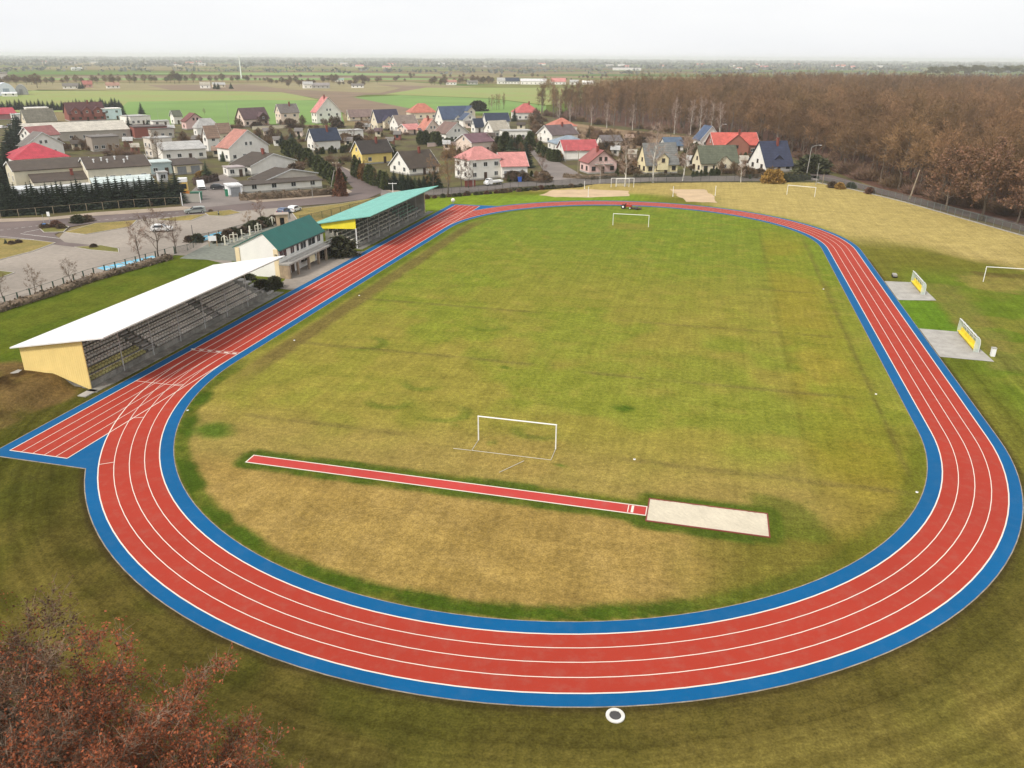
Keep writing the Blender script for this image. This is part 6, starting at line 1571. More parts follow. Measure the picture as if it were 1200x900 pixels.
# ------------------------------------------------------------------ vehicles
M_LAMP = paint('lamp_lens', (.75, .74, .70), .2); M_TAIL = paint('tail_lens', (.35, .02, .02), .3)
def car(label, rear, front, colr, kind_='hatch', name='parked_car', cat='car', L=None, group=None):
    a, c = G(*rear), G(*front); d = (c - a); d.normalize(); mid = (a + c) / 2
    L = L or {'hatch': 4.1, 'estate': 4.6, 'van': 4.9, 'pickup': 5.4}[kind_]; wd = .88 if kind_ != 'van' else .95
    e = tag(empty(name, mid, math.atan2(d.y, d.x)), label, cat, group)
    m = paint('car_paint_%d_%d_%d' % tuple(int(x * 100) for x in colr), colr, .3, .03, spec=.5)
    h = L / 2
    def prof(pts, y0, y1, t=0.0):
        b = MB(); n = len(pts); b.v = [(x, y0 + (t if z > 1.0 else 0), z) for x, z in pts] + [(x, y1 - (t if z > 1.0 else 0), z) for x, z in pts]
        b.f = [tuple(range(n)), tuple(reversed(range(n, 2*n)))] + [(i, n + i, n + (i+1) % n, (i+1) % n) for i in range(n)]; b.mi = [0] * len(b.f); return b
    if kind_ in ('hatch', 'estate'):
        tail = -.92 if kind_ == 'estate' else -.90
        body = [(-h, .35), (h - .05, .32), (h, .62), (h - .25, .80), (.95, .95), (.28, 1.40), (-h + .9, 1.46), (-h + .22, 1.36 if kind_ == 'estate' else 1.2), (-h + .02, .92)]
        glass = [(.86, .97), (.24, 1.37), (-h + .92, 1.42), (-h + .30, 1.30 if kind_ == 'estate' else 1.16), (-h + .12, .97)]
        prof(body, -wd, wd, .14).build('body', m, e)
        g = prof([(x, z) for x, z in glass], -wd + .105, -wd + .115, 0); 
        sg = MB()
        for s in (-1, 1):
            pts = [(.70, s * (wd + .004), .96), (.24, s * (wd - .11), 1.34), (-h + .95, s * (wd - .11), 1.38), (-h + .45, s * (wd + .004), .97)]
            sg.face(pts if s < 0 else pts[::-1])
        sg.face([(.93, -wd + .12, .985), (.93, wd - .12, .985), (.30, wd - .22, 1.405), (.30, -wd + .22, 1.405)]); sg.face([(-h + .015, -wd + .15, .96), (-h + .195, -wd + .22, 1.28 if kind_ == 'estate' else 1.15), (-h + .195, wd - .22, 1.28 if kind_ == 'estate' else 1.15), (-h + .015, wd - .15, .96)])
        sg.build('windows', M_GLASS, e)
    elif kind_ == 'van':
        prof([(-h, .4), (h, .38), (h, .95), (h - .55, 1.15), (h - 1.15, 1.95), (h - 1.5, 2.08), (-h + .05, 2.08)], -wd, wd, .06).build('body', m, e)
        sg = MB(); sg.face([(h - .60, -wd + .14, 1.165), (h - .60, wd - .14, 1.165), (h - 1.13, wd - .16, 1.925), (h - 1.13, -wd + .16, 1.925)])
        for s in (-1, 1):
            pts = [(h - .75, s * (wd - .055), 1.2), (h - 1.2, s * (wd - .055), 1.85), (h - 1.9, s * (wd - .055), 1.85), (h - 1.9, s * (wd - .055), 1.2)]; sg.face(pts if s < 0 else pts[::-1])
        sg.build('windows', M_GLASS, e); MB().box(h, h + .03, -wd + .1, wd - .1, .5, .9).build('grille', M_DARK, e)
    else:
        prof([(h - 1.9, .45), (h, .42), (h, .95), (h - .35, 1.1), (h - .8, 1.85), (h - 1.85, 1.9)], -wd, wd, .08).build('body', m, e)
        sg = MB(); sg.face([(h - .37, -wd + .16, 1.13), (h - .37, wd - .16, 1.13), (h - .78, wd - .18, 1.82), (h - .78, -wd + .18, 1.82)])
        for s in (-1, 1):
            pts = [(h - .5, s * (wd - .07), 1.18), (h - .85, s * (wd - .07), 1.75), (h - 1.5, s * (wd - .07), 1.75), (h - 1.5, s * (wd - .07), 1.18)]; sg.face(pts if s < 0 else pts[::-1])
        sg.build('windows', M_GLASS, e)
        bb = MB(); bb.box(-h, h - 1.95, -1.0, 1.0, .78, .88)
        for (x0, x1, y0, y1) in ((-h, h - 1.95, -1.0, -.95), (-h, h - 1.95, .95, 1.0), (-h, -h + .05, -.95, .95), (h - 2.0, h - 1.95, -.95, .95)): bb.box(x0, x1, y0, y1, .88, 1.22)
        bb.build('flatbed', m, e); MB().box(-h + .1, h - 2.1, -.4, .4, .5, .7).build('chassis', M_DARK, e)
    for sx_ in (h - .82, -h + .80):
        for s in (-1, 1):
            wv_ = MB().tube((sx_, s * (wd - .2), .32), (sx_, s * (wd + .03), .32), .32, .32, 12).build('wheel', M_TYRE, e); MB().tube((sx_, s * (wd + .02), .32), (sx_, s * (wd + .04), .32), .19, .19, 10).build('rim', M_STEEL, wv_)
    for s in (-1, 1):
        MB().box(h - .10, h + .015, s * (wd - .22) - .14, s * (wd - .22) + .14, .58, .72).build('headlight', M_LAMP, e); MB().box(-h - .012, -h + .05, s * (wd - .18) - .1, s * (wd - .18) + .1, .72, .92).build('tail_light', M_TAIL, e)
    return e
car('white hatchback on the beige parking ground above the blue bays', (178, 271.5), (202, 270.5), (.75, .75, .74))
car('silver-green estate car on the road by the yard entrance', (240, 249), (218, 250.5), (.26, .28, .26), 'estate')
car('dark blue car parked beside the white one behind the clubhouse roof', (328, 252.5), (339, 248.5), (.05, .08, .16))
car('white car parked beside the dark blue one behind the clubhouse roof', (340, 250), (350, 246), (.74, .75, .76))
car('white van facing the street in the workshop yard', (234, 217.5), (238, 226), (.78, .78, .78), 'van', 'parked_van', 'van')
car('black car next to the white van in the workshop yard', (249, 222), (264, 221.5), (.02, .02, .025))
car('white flatbed pickup truck before the salmon-roofed villa', (590, 215.5), (566, 218), (.78, .78, .76), 'pickup', 'pickup_truck', 'pickup truck')
car('grey car half hidden by bushes at the mouth of the side street', (640, 207.5), (626, 208.5), (.24, .23, .23), 'estate')
car('white car small on the left margin street, front one', (0, 151), (8, 150), (.7, .7, .7))
car('dark car right of the small white car on the left margin street', (9, 149.5), (14, 148), (.06, .06, .065))
car('dark green car alone on the left margin street', (10, 158.5), (16, 157.5), (.05, .07, .05))
car('black car lowest on the left margin street', (6, 170.5), (12, 169.5), (.03, .03, .03))
e = tag(empty('loader_machine', G(217, 232), .3), 'tall yellow and orange machine at the yard gate beside the conifers', 'machine')
MB().box(-1.2, 1.2, -1, 1, .5, 1.6).box(-.9, .9, -.9, .9, 1.6, 1.9).build('chassis', paint('machine_orange', (.55, .20, .03), .6), e)
MB().box(-1.0, 1.0, -.95, .95, 1.9, 4.0).build('cabin', paint('machine_yellow', (.68, .45, .12), .6), e); MB().box(-1.05, 1.05, -1, 1, 4.0, 4.9).build('cabin_roof', M_WHITE, e); MB().box(-.8, .8, -.99, -.95, 2.4, 3.6).build('window', M_GLASS, e)
for sx_ in (-.8, .8):
    for s in (-1, 1): MB().tube((sx_, s * .85, .5), (sx_, s * 1.15, .5), .5, .5, 12).build('wheel', M_TYRE, e)
e = tag(empty('yard_gate', G(214, 238), .1), 'grey sheet gate below the yellow and orange machine', 'gate')
MB().box(0, 4.2, -.05, .05, .15, 2.2).build('leaf', ribbed('gate_sheet_grey', (.36, .34, .30), 0, .3, .4), e)
for x in (-.1, 4.2): MB().box(x, x + .12, -.08, .08, 0, 2.5).build('post', M_WHITE, e)
def bin_(label, x, y, s, colr, name='waste_container'):
    e = tag(empty(name, G(x, y), .2), label, 'container'); b = MB(); b.prism([(-s[0]/2 * .86, 0), (s[0]/2 * .86, 0), (s[0]/2, s[2]), (-s[0]/2, s[2])], 'y', -s[1]/2, s[1]/2)
    b.build('body', paint(name + '_%d_%d' % (x, y), colr, .6), e); MB().box(-s[0]/2 - .06, s[0]/2 + .06, -s[1]/2 - .06, s[1]/2 + .06, s[2], s[2] + .12).build('lid', paint(name + '_lid_%d_%d' % (x, y), tuple(c * .8 for c in colr), .6), e)
bin_('large green waste container beside the grey sheet gate', 231, 234, (2.6, 1.6, 1.8), (.03, .17, .10))
bin_('narrow green container left of the plain white container', 266.5, 230, (.9, .8, 1.6), (.03, .20, .11))
bin_('blue bin before the grey garage door of the salmon wing', 609, 213, (1.0, .9, 1.2), (.03, .10, .42))

# ------------------------------------------------------------------ lamps, poles, signs
def pole(label, x, yb, yt, m=M_WOODPOLE, r=.12, lean=(0, 0), name='pole', cat='pole', arm=None, arms=None):
    p = G(x, yb); h_ = hz(p, yt); e = tag(empty(name, p), label, cat)
    top = Vector((lean[0] * h_, lean[1] * h_, h_))
    MB().tube((0, 0, 0), top, r, r * .7, 8).build('shaft', m, e)
    if arm:
        ab = MB(); P_ = [top, top + Vector((arm * .35, 0, .45)), top + Vector((arm * .8, 0, .62)), top + Vector((arm, 0, .6))]; ab.path(P_, r * .55); a_ = ab.build('arm', m, e)
        MB().box(top.x + arm - .35, top.x + arm + .35, -.14, .14, h_ + .5, h_ + .66).build('lamp_head', paint('lamp_head_grey', (.55, .55, .54), .4), a_)
    if arms:
        MB().box(-arms, arms, -.05, .05, h_ - .3, h_ - .18).build('crossarm', m, e)
        ib = MB()
        for x_ in (-arms * .85, 0, arms * .85): ib.lathe([(.05, h_ - .18), (.06, h_ - .06), (0, h_ - .02)], 8, (x_, 0, 0))
        ib.build('insulators', M_WHITE, e)
    return e
pole('curved-arm concrete street lamp at the corner by the navy-roofed house', 945, 206, 172.5, M_CONC, .13, (.04, 0), 'street_lamp', 'street lamp', 2.6)
pole('street lamp with curved arm above the bright red forest-foot roof', 842, 178, 147.5, M_CONC, .12, (0, 0), 'street_lamp', 'street lamp', 1.6)
pole('tall grey mast standing alone right of the corner street lamp', 956, 217, 191, M_STEEL, .09)
pole('pale wooden pole leaning against the forest beside the green fence', 1066, 233, 199, M_WOODPOLE, .22, (.16, 0))
pole('short pale pole by the forest road behind the green fence', 964, 215.5, 204, M_WOODPOLE, .12)
pole('white T-shaped lamp behind the turquoise-roofed stand', 460.5, 226, 214, M_WHITE, .09, (0, 0), 'area_lamp', 'lamp', None, 1.1)
pole('wooden power pole beside the copper cone bush', 396.5, 228, 190, M_WOODPOLE, .14, (0, 0), 'power_pole', 'pole', None, .9)
pole('slanting strut pole leaning to the power pole by the thuja hedge', 388, 219.5, 199, M_CONC, .13, (.27, 0), 'strut_pole')
pole('white-grey post before the long low shed hedge', 366.5, 232, 216, M_CONC, .08)
pole('concrete power pole left of the white flatbed pickup', 554.5, 219.5, 187, M_CONC, .12, (0, 0), 'power_pole', 'pole', None, .8)
pole('power pole at the head of the side street beside the taupe roof', 632.5, 180, 156, M_WOODPOLE, .12, (0, 0), 'power_pole', 'pole', None, .7)
pole('thin pole between crimson roof and pink gabled house', 677, 208, 176, M_WOODPOLE, .11, (0, 0), 'power_pole', 'pole', None, .7)
pole('thin pale pole in front of the plain crimson roof', 663, 190, 170, M_CONC, .08)
pole('thin lattice aerial in the bright green field', 269, 150, 121, M_STEEL, .06)
pole('thin grey aerial left in the bright green field', 186, 142, 124, M_STEEL, .05)
pole('dark lamp post at the lower edge of the parking ground', 226, 275.5, 263.5, M_DARK, .07)
pole('white gate post at the street corner of the conifer hedge', 214, 241, 226, M_WHITE, .13)
e = tag(empty('wind_mast', G(283, 92)), 'very tall slim white mast far out in the fields', 'mast')
hm_ = hz(G(283, 92), 66.5); MB().tube((0, 0, 0), (0, 0, hm_), 1.1, .6, 10).build('tower', M_WHITE, e); MB().box(-1.2, 1.2, -.8, .8, hm_, hm_ + 1.2).build('nacelle', M_WHITE, e)
# road signs on the kerbed island
e = tag(empty('road_sign', G(53, 268)), 'yellow diamond road sign with a blue plate on the kerbed island', 'road sign')
MB().tube((0, 0, 0), (0, 0, 3.0), .04).build('post', M_STEEL, e)
xf = Matrix.Translation((0, -.06, 2.5)) @ Matrix.Rotation(R_(45), 4, 'Y')
s_ = MB().box(-.42, .42, -.01, .01, -.42, .42, xf).build('sign_plate', M_WHITE, e)
MB().box(-.33, .33, -.025, -.012, -.33, .33, xf).build('yellow_field', paint('sign_yellow', (.75, .42, .02), .5), s_)
MB().lathe([(0, 0), (.38, 0), (.38, .03), (0, .03)], 16).build('blue_plate', paint('sign_blue', (.05, .18, .45), .5), e, (0, -.05, 1.0))
e.children[-1].rotation_euler = (R_(90), 0, 0)
e = tag(empty('road_sign', G(60, 266.5)), 'white-faced road sign right of the yellow diamond sign', 'road sign')
MB().tube((0, 0, 0), (0, 0, 3.2), .04).build('post', M_STEEL, e); MB().box(-.3, .3, -.08, -.05, 2.3, 3.2).build('sign_plate', M_WHITE, e)
e = tag(empty('bollard', G(256.5, 252.5)), 'single dark bollard on the grass island in the parking ground', 'bollard'); MB().lathe([(.14, 0), (.14, .9), (.1, 1.05), (0, 1.1)], 10).build('body', M_DARK, e); MB().lathe([(.145, .7), (.145, .82)], 10).build('band', M_MARK, e)

# ------------------------------------------------------------------ outdoor gym
poly_obj('gym_ground', [T(3, 62.5), T(26, 62.5), T(34, 71), T(28, 74.5), T(14, 76), T(2, 74)], paint('grey_green_rubber', (.17, .18, .15), .95, .2), .026)
M_GYM = paint('gym_ivory_paint', (.72, .68, .56), .5)
def gym(label, x, y, k, rz):
    e = tag(empty('exercise_machine', G(x, y), rz), label, 'exercise machine')
    f = MB(); f.box(-.12, .12, -.12, .12, 0, 1.9); f.box(-.55, .55, -.08, .08, 0, .12)
    if k == 0: f.path([(0, 0, 1.8), (.5, 0, 1.5), (.55, 0, .9)], .06); f.path([(0, 0, 1.8), (-.5, 0, 1.5), (-.55, 0, .9)], .06)
    if k == 1: f.path([(-.7, 0, 0), (-.7, 0, 1.5), (.7, 0, 1.5), (.7, 0, 0)], .07); f.path([(-.7, 0, .8), (.7, 0, .8)], .05)
    if k == 2: f.path([(0, 0, .6), (1.1, 0, .5), (1.1, 0, 0)], .07); f.path([(0, 0, 1.2), (.7, 0, 1.0)], .05)
    f.build('frame', M_GYM, e)
    s_ = MB()
    if k == 2: s_.box(.5, 1.1, -.22, .22, .55, .63); s_.box(-.1, .0, -.3, .3, .62, 1.1)
    else:
        for q in (-1, 1): s_.box(q * .5 - .16, q * .5 + .16, -.25, .25, .22, .3)
    s_.build('seat' if k == 2 else 'foot_plates', M_STEEL, e)
for a in (('ivory exercise machine with hanging arms, first from the info board', 264, 287.5, 0, .2), ('ivory exercise frame like a small gate beside the clubhouse', 274.5, 284, 1, .5), ('ivory leg-press seat between two exercise frames', 284, 280.5, 2, .3), ('ivory exercise post with a low side seat above the green roof edge', 293.5, 276, 2, 1.2), ('paired ivory exercise machine by the row of low shrubs', 303, 272.5, 1, .9), ('ivory exercise post farthest along the gym row', 319.5, 264.5, 0, .4)): gym(*a)
e = tag(empty('info_board', G(250, 288.5), .2), 'white information board on two tan posts at the gym entrance', 'board')
for x in (-.75, .65): MB().box(x, x + .12, -.06, .06, 0, 1.9).build('post', paint('tan_wood', (.42, .30, .18), .8), e)
MB().box(-.7, .7, -.09, -.065, 1.0, 1.95).build('panel', M_WHITE, e)
e = tag(empty('wooden_kiosk', G(331, 263), .3), 'small tan wooden kiosk with an arched opening at the end of the gym', 'kiosk')
kb = MB(); kb.box(-1.2, -.45, -1, 1, 0, 2.2); kb.box(.45, 1.2, -1, 1, 0, 2.2); kb.box(-.45, .45, -1, 1, 1.6, 2.2); kb.build('wall', paint('kiosk_wood', (.48, .36, .24), .8, .15), e)
MB().box(-1.45, 1.45, -1.25, 1.25, 2.2, 2.36).build('roof', paint('kiosk_roof', (.36, .30, .25), .8), e); MB().box(-.45, .45, .6, .62, 0, 1.6).build('door', M_DARK, e)
for (x, y, lab, k) in ((232, 283.5, 'round green shrub at the near end of the blue bays', 'shrub'), (222, 283.5, 'small tan shrub left of the round green shrub by the bays', 'shrub_brown'), (256, 284, 'low dark shrub behind the information board', 'shrub')): plant_px(k, x, y, y - 9 if k == 'shrub' else y - 7, 'shrub', lab, 'shrub')
for i, x in enumerate(np.linspace(268, 326, 11)):
    plant_px('shrub' if i % 3 else 'shrub_brown', x, 279 - (x - 268) * .33, 279 - (x - 268) * .33 - random.uniform(6, 11), 'shrub', 'low shrub in the row along the gym fence', 'shrub', 'shrubs along the gym fence')

# ------------------------------------------------------------------ trees and shrubs of the village
def row(k, pts, n, hpx, name, label, cat, group, wide=1.0, jit=1.5):
    for i in range(n):
        t = i / max(1, n - 1) * (len(pts) - 1); a = min(len(pts) - 2, int(t)); f = t - a
        x = pts[a][0] * (1 - f) + pts[a+1][0] * f + random.uniform(-jit, jit); y = pts[a][1] * (1 - f) + pts[a+1][1] * f + random.uniform(-.3, .3)
        plant_px(k if isinstance(k, str) else random.choice(k), x, y, y - random.uniform(*hpx), name, label, cat, group, wide=random.uniform(.85, 1.2) * wide)
row(['spruce0', 'spruce1', 'spruce2'], [(-12, 252), (28, 250.5), (110, 244), (209, 237.5)], 44, (26, 39), 'spruce_tree', 'dark spruce in the tall row before the brown warehouse', 'tree', 'spruces before the warehouse', 1.35)
row(['spruce0', 'spruce1', 'spruce2'], [(-14, 240), (-2, 228), (8, 205), (14, 188), (22, 172), (26, 160)], 26, (24, 40), 'spruce_tree', 'dark conifer crowded along the left margin street', 'tree', 'conifers along the left street', 1.3)
row(['spruce0', 'spruce1', 'spruce2'], [(-5, 128), (60, 129), (100, 128), (140, 126)], 42, (8, 13.5), 'spruce_tree', 'small dark conifer in the belt before the far fields', 'tree', 'conifer belt at the far fields', 1.6)
for (x, yb, yt, k, lab) in ((166, 133.5, 119, 'spruce0', 'lone dark fir standing against the bright green field'), (145, 136, 121, 'spruce1', 'dark fir between brick mansion and low white building'), (152, 153, 134, 'spruce2', 'dark fir in front of the low white building'), (173, 147, 139, 'spruce0', 'small fir at the right end of the low white building'), (342, 168, 158, 'thuja', 'slim evergreen left of the slate-blue roofed house'), (331, 171, 154, 'spruce1', 'slender dark spruce in the gardens left of the slate-blue roof'), (342, 174.5, 154, 'bluespruce', 'blue spruce in the gardens left of the slate-blue roof'), (243, 213, 187, 'fir1', 'green fir beside the golden bush in the workshop yard'), (262, 189, 176, 'fir0', 'small fir at the corner of the red-edged gable house'), (617, 196, 164, 'spruce1', 'tall dark spruce at the corner of the side street'), (609, 190, 170, 'fir2', 'green fir left of the tall corner spruce'), (690, 161, 148, 'spruce0', 'dark round fir between coral and taupe roofs'), (448, 187, 168, 'shrub', 'olive evergreen in the garden before the violet-black roof'), (560, 130, 119, 'shrub', 'dark crowned evergreen behind the steel-blue roof'), (603, 142, 126, 'spruce2', 'dark evergreen beside the farthest bright red roof'), (632, 137, 128, 'spruce1', 'little conifer right of the farthest bright red roof')):
    plant_px(k, x, yb, yt, 'evergreen_tree', lab, 'tree', None, wide=1.25)
row(['thuja'], [(334, 180), (352, 188), (375, 203), (397, 221)], 15, (11, 18), 'thuja_tree', 'thuja in the thick dark hedge beside the workshop', 'tree', 'thuja hedge beside the workshop', 1.5)
row(['thuja'], [(343, 178), (362, 188), (382, 201), (402, 215)], 13, (11, 17), 'thuja_tree', 'thuja in the thick dark hedge beside the workshop', 'tree', 'thuja hedge beside the workshop', 1.6)
row(['thuja', 'thuja_rusty', 'thuja', 'bare1'], [(417, 206), (430, 214), (452, 222)], 20, (14, 22), 'thuja_tree', 'green or rusty thuja in the row before the yellow house', 'tree', 'thujas before the yellow house', .9)
row(['spruce0', 'fir1', 'fir0', 'spruce2', 'thuja'], [(455, 222), (480, 223), (514, 220)], 16, (13, 25), 'conifer_tree', 'bushy conifer in the row before the broad brown roof', 'tree', 'conifers before the broad brown roof', 1.35)
row(['thuja'], [(370, 181), (400, 179), (412, 176)], 13, (6, 9), 'thuja_tree', 'clipped thuja in the hedge below the slate-blue roof', 'tree', 'clipped thujas below the slate-blue roof', 1.4)
row(['thuja'], [(491, 169), (508, 169), (512, 171)], 9, (11, 17), 'thuja_tree', 'dark thuja before the salmon and raspberry roofs', 'tree', 'dark thujas between gables', 1.3)
row(['thuja'], [(512, 169.5), (534, 168.5)], 11, (5, 8), 'thuja_tree', 'low thuja under the broad white gable', 'tree', 'low thujas under the white gable', 1.3)
row(['spruce0', 'fir0', 'thuja'], [(584, 178), (600, 180), (622, 176)], 13, (12, 24), 'conifer_tree', 'conifer in the clump behind the villa wing', 'tree', 'conifers behind the villa wing', 1.3)
row(['thuja'], [(632, 181), (645, 188), (652, 190)], 8, (10, 15), 'thuja_tree', 'rounded thuja along the side street', 'tree', 'thujas along the side street', 1.5)
row(['thuja'], [(812, 207), (832, 206), (842, 205.5)], 9, (6, 9), 'thuja_tree', 'small dark thuja before the cream mossy-roofed house', 'tree', 'thujas before the mossy roof', 1.2)
row(['thuja'], [(798, 190), (806, 186), (816, 178)], 7, (10, 15), 'thuja_tree', 'brownish thuja between yellow and mossy-roofed houses', 'tree', 'thujas between the two cream houses', 1.3)
plant_px('conebush', 399.5, 229.5, 198, 'cone_bush', 'tall copper-brown conical bush at the street corner', 'bush', None, wide=.85)
plant_px('thuja_rusty', 655, 188, 177, 'golden_bush', 'orange thuja by the plain crimson roof', 'bush', None, wide=1.7)
plant_px('shrub_gold', 237.5, 212, 201, 'golden_bush', 'golden bush in front of the garage block', 'bush')
for x in (901, 909): plant_px('shrub_gold', x, 214.5, 200, 'golden_bush', 'yellow-orange bush at the fence before the large navy roof', 'bush', 'yellow bushes at the fence', wide=.75)
plant_px('shrub', 951, 202, 183, 'evergreen_bush', 'big dark green bush right of the large navy roof', 'bush', None, wide=1.3)
plant_px('fir1', 894, 196, 181, 'evergreen_tree', 'light green fir before the white gable of the large navy roof', 'tree', None, wide=1.5)
for i, x in enumerate((917, 924, 931, 938, 945)): plant_px('shrub', x, 213 - i * .6, 203.5, 'shrub', 'grey-green shrub in the row at the fence below the navy roof', 'shrub', 'shrubs below the navy roof', wide=.8)
for (x, y, k) in ((975, 220, 'shrub_brown'), (984, 221.5, 'shrub_gold'), (997, 221, 'shrub'), (1019, 227, 'shrub_red')): plant_px(k, x, y, y - 7, 'shrub', {'shrub_brown': 'small brown shrub at the corner of the green fence', 'shrub_gold': 'small tan-gold shrub at the corner of the green fence', 'shrub': 'small blue-green shrub at the corner of the green fence', 'shrub_red': 'rusty brown shrub standing in front of the green fence'}[k], 'shrub')
# hedges: one trained body each
def hedge(label, pts, h_, wd, m, name='hedge'):
    P = [Vector(p) for p in pts]; rng = np.random.default_rng(len(bpy.data.objects)); A = Arr(); o0 = P[0].copy()
    for p, q in zip(P[:-1], P[1:]):
        d = q - p; L_ = d.length; d.normalize(); nn = Vector((-d.y, d.x, 0)); n = int(L_ * 90)
        t = rng.random(n) * L_; s = (rng.random(n) - .5) * wd; z = h_ * rng.random(n) ** .7 * (.85 + .25 * np.sin(t * 1.7) * rng.random(n))
        Q = np.stack([p.x - o0.x + d.x * t + nn.x * s, p.y - o0.y + d.y * t + nn.y * s, z], 1); leaves(A, Q, .26, rng, .4)
        b_ = [(p - o0) - nn * wd * .3, (q - o0) - nn * wd * .3, (q - o0) + nn * wd * .3, (p - o0) + nn * wd * .3]
        V = [(v.x, v.y, 0) for v in b_] + [(v.x, v.y, h_ * .8) for v in b_]
        A.add(V, [(0, 1, 5), (0, 5, 4), (1, 2, 6), (1, 6, 5), (2, 3, 7), (2, 7, 6), (3, 0, 4), (3, 4, 7), (4, 5, 6), (4, 6, 7)])
    o = link(name, A.mesh('hedge_body', m), None, o0); return tag(o, label, 'hedge')
M_HEDGEB = paint('brown_hedge_twigs', (.17, .125, .085), .95, .3, .8, .3, 5)
hedge('long brown winter hedge in front of the low white shed', px((281, 235), (330, 232.5), (390, 228)), 2.0, 1.4, M_HEDGEB)
hedge('dark purple-brown hedge behind the black car in the yard', px((228, 217), (255, 212)), 2.2, 1.6, paint('purple_hedge', (.075, .05, .04), .95, .3, .8, .3, 5))
hedge('scruffy low brown hedge at the foot of the green parking posts', px((-25, 372), (20, 358), (60, 346), (105, 329.5), (150, 317), (200, 303)), .9, 2.0, M_HEDGEB)
hedge('dark hedge strip at the fence by the street behind the far lawn', px((600, 223.5), (640, 222), (682, 219)), .7, 1.0, paint('dark_hedge', (.06, .055, .035), .95, .3, .8, .3, 5))
hedge('brown hedge along the fence before the pink gabled house', px((660, 208), (690, 210), (722, 208)), 1.3, 1.2, M_HEDGEB)
hedge('olive hedge before the pale yellow house', px((742, 208), (800, 207)), 1.2, 1.2, paint('olive_hedge', (.085, .075, .045), .95, .3, .8, .3, 5))
# leafless garden trees
for i, (x, yb, yt, k, lab) in enumerate(((525, 228, 178, 'bare0', 'big bare tree behind the end of the turquoise stand roof'), (508, 222, 190, 'bare1', 'bare tree right of the conifers before the broad brown roof'), (541, 219, 186, 'red2', 'reddish bare tree before the salmon-roofed villa'), (549, 220, 193, 'red0', 'dense russet bare tree at the villa corner'), (165, 307, 268, 'red2', 'spreading bare tree above the lawn by the blue bays'), (186, 303, 254, 'red3', 'tall bare tree at the right end of the near blue bays'), (206, 297, 260, 'red0', 'bare tree by the gate of the lawn'), (306, 262, 236, 'red1', 'reddish bare tree behind the outdoor gym'), (292, 268, 250, 'bare1', 'thin bare tree among the gym shrubs'), (43, 347, 318, 'bare1', 'thin bare sapling at the green posts, left one'), (84, 334, 308, 'bare3', 'thin bare sapling at the green posts, right one'), (4, 350, 322, 'bare2', 'bare sapling at the left picture edge by the posts'), (635, 205, 186, 'red3', 'russet bare bush-tree by the grey car'), (186, 190, 158, 'bare0', 'pale bare tree before the tall cream building'), (770, 172, 142, 'red1', 'reddish bare tree behind the pale yellow house'), (800, 186, 150, 'red2', 'reddish bare tree right of the blue roof'), (786, 160, 138, 'red3', 'rust-red bare tree at the edge of the scrub clearing'), (720, 176, 154, 'bare3', 'bare tree behind the pink gabled house'), (737, 178, 160, 'bare1', 'bare tree left of the pale yellow house'), (872, 209, 190, 'bare0', 'bare tree before the white gable of the large navy roof'), (845, 207, 188, 'bare1', 'bare tree at the right corner of the mossy-roofed house'), (240, 135, 128, 'red0', 'russet bare tree behind the pink house'), (456, 186, 166, 'bare2', 'bare tree in the garden of the yellow house'), (560, 176, 160, 'bare3', 'bare tree before the plum-purple roof'), (574, 178, 158, 'red1', 'russet bare tree right of the plum-purple roof'), (690, 176, 150, 'bare0', 'bare tree behind the plain crimson roof'))):
    plant_px(k, x, yb, yt, 'bare_tree', lab, 'tree')
for (x, yb, yt, lab) in ((732, 218.5, 164, 'white-stemmed birch left of the pale yellow house'), (765.5, 214, 150, 'tall birch with spreading limbs before the pale yellow house'), (800, 212, 160, 'twin-stemmed birch right of the pale yellow house'), (703, 214.5, 190, 'small birch at the fence before the pink house'), (868, 213.5, 186, 'leaning birch at the fence before the mossy roof'), (576, 128, 118, 'pale birch farthest behind the steel-blue roof')):
    plant_px('birch%d' % (int(x) % 3), x, yb, yt, 'birch_tree', lab, 'tree', lean=random.uniform(-.05, .05), wide=1.1)
for i, (x, yb, yt) in enumerate(((809, 158, 120), (819, 160, 117), (832, 160, 119), (842, 162, 123), (711, 150, 122), (693, 147, 124), (741, 152, 124), (655, 143, 118), (668, 145, 120), (790, 157, 118))):
    plant_px('birch%d' % (i % 3), x, yb, yt, 'birch_tree', 'pale-stemmed birch standing in front of the forest edge', 'tree', 'birches at the forest edge', wide=.8)
row(['bare0', 'bare2'], [(573, 129), (592, 128)], 8, (12, 17), 'poplar_tree', 'slim bare poplar in the row behind the navy roof', 'tree', 'poplars behind the navy roof', .4)
rv_ = random.Random(21)
zones = (((120, 178), (170, 190)), ((205, 165), (245, 185)), ((60, 172), (110, 178)), ((400, 166), (455, 172)), ((300, 160), (360, 170)), ((270, 149), (400, 150)), ((520, 180), (560, 186)), ((560, 165), (640, 185)), ((700, 175), (745, 200)), ((722, 190), (748, 206)), ((795, 185), (822, 203)), ((840, 185), (880, 205)), ((420, 150), (480, 165)), ((620, 140), (640, 160)), ((700, 160), (760, 172)), ((340, 180), (420, 205)), ((595, 205), (640, 214)), ((860, 205), (915, 210)))
for i in range(290):
    (x0, y0), (x1, y1) = zones[i % len(zones)]
    x, y = rv_.uniform(x0, x1), rv_.uniform(y0, y1); k = rv_.choice(('fuzzbush', 'fuzzbush', 'fuzzbush', 'fuzzbush_red', 'fuzzbush', 'shrub_brown', 'thuja'))
    plant_px(k, x, y, y - rv_.uniform(4, 10.5), 'garden_shrub', 'winter shrub growing in the gardens between the village houses', 'shrub', 'shrubs in the village gardens', wide=rv_.uniform(.8, 1.4))
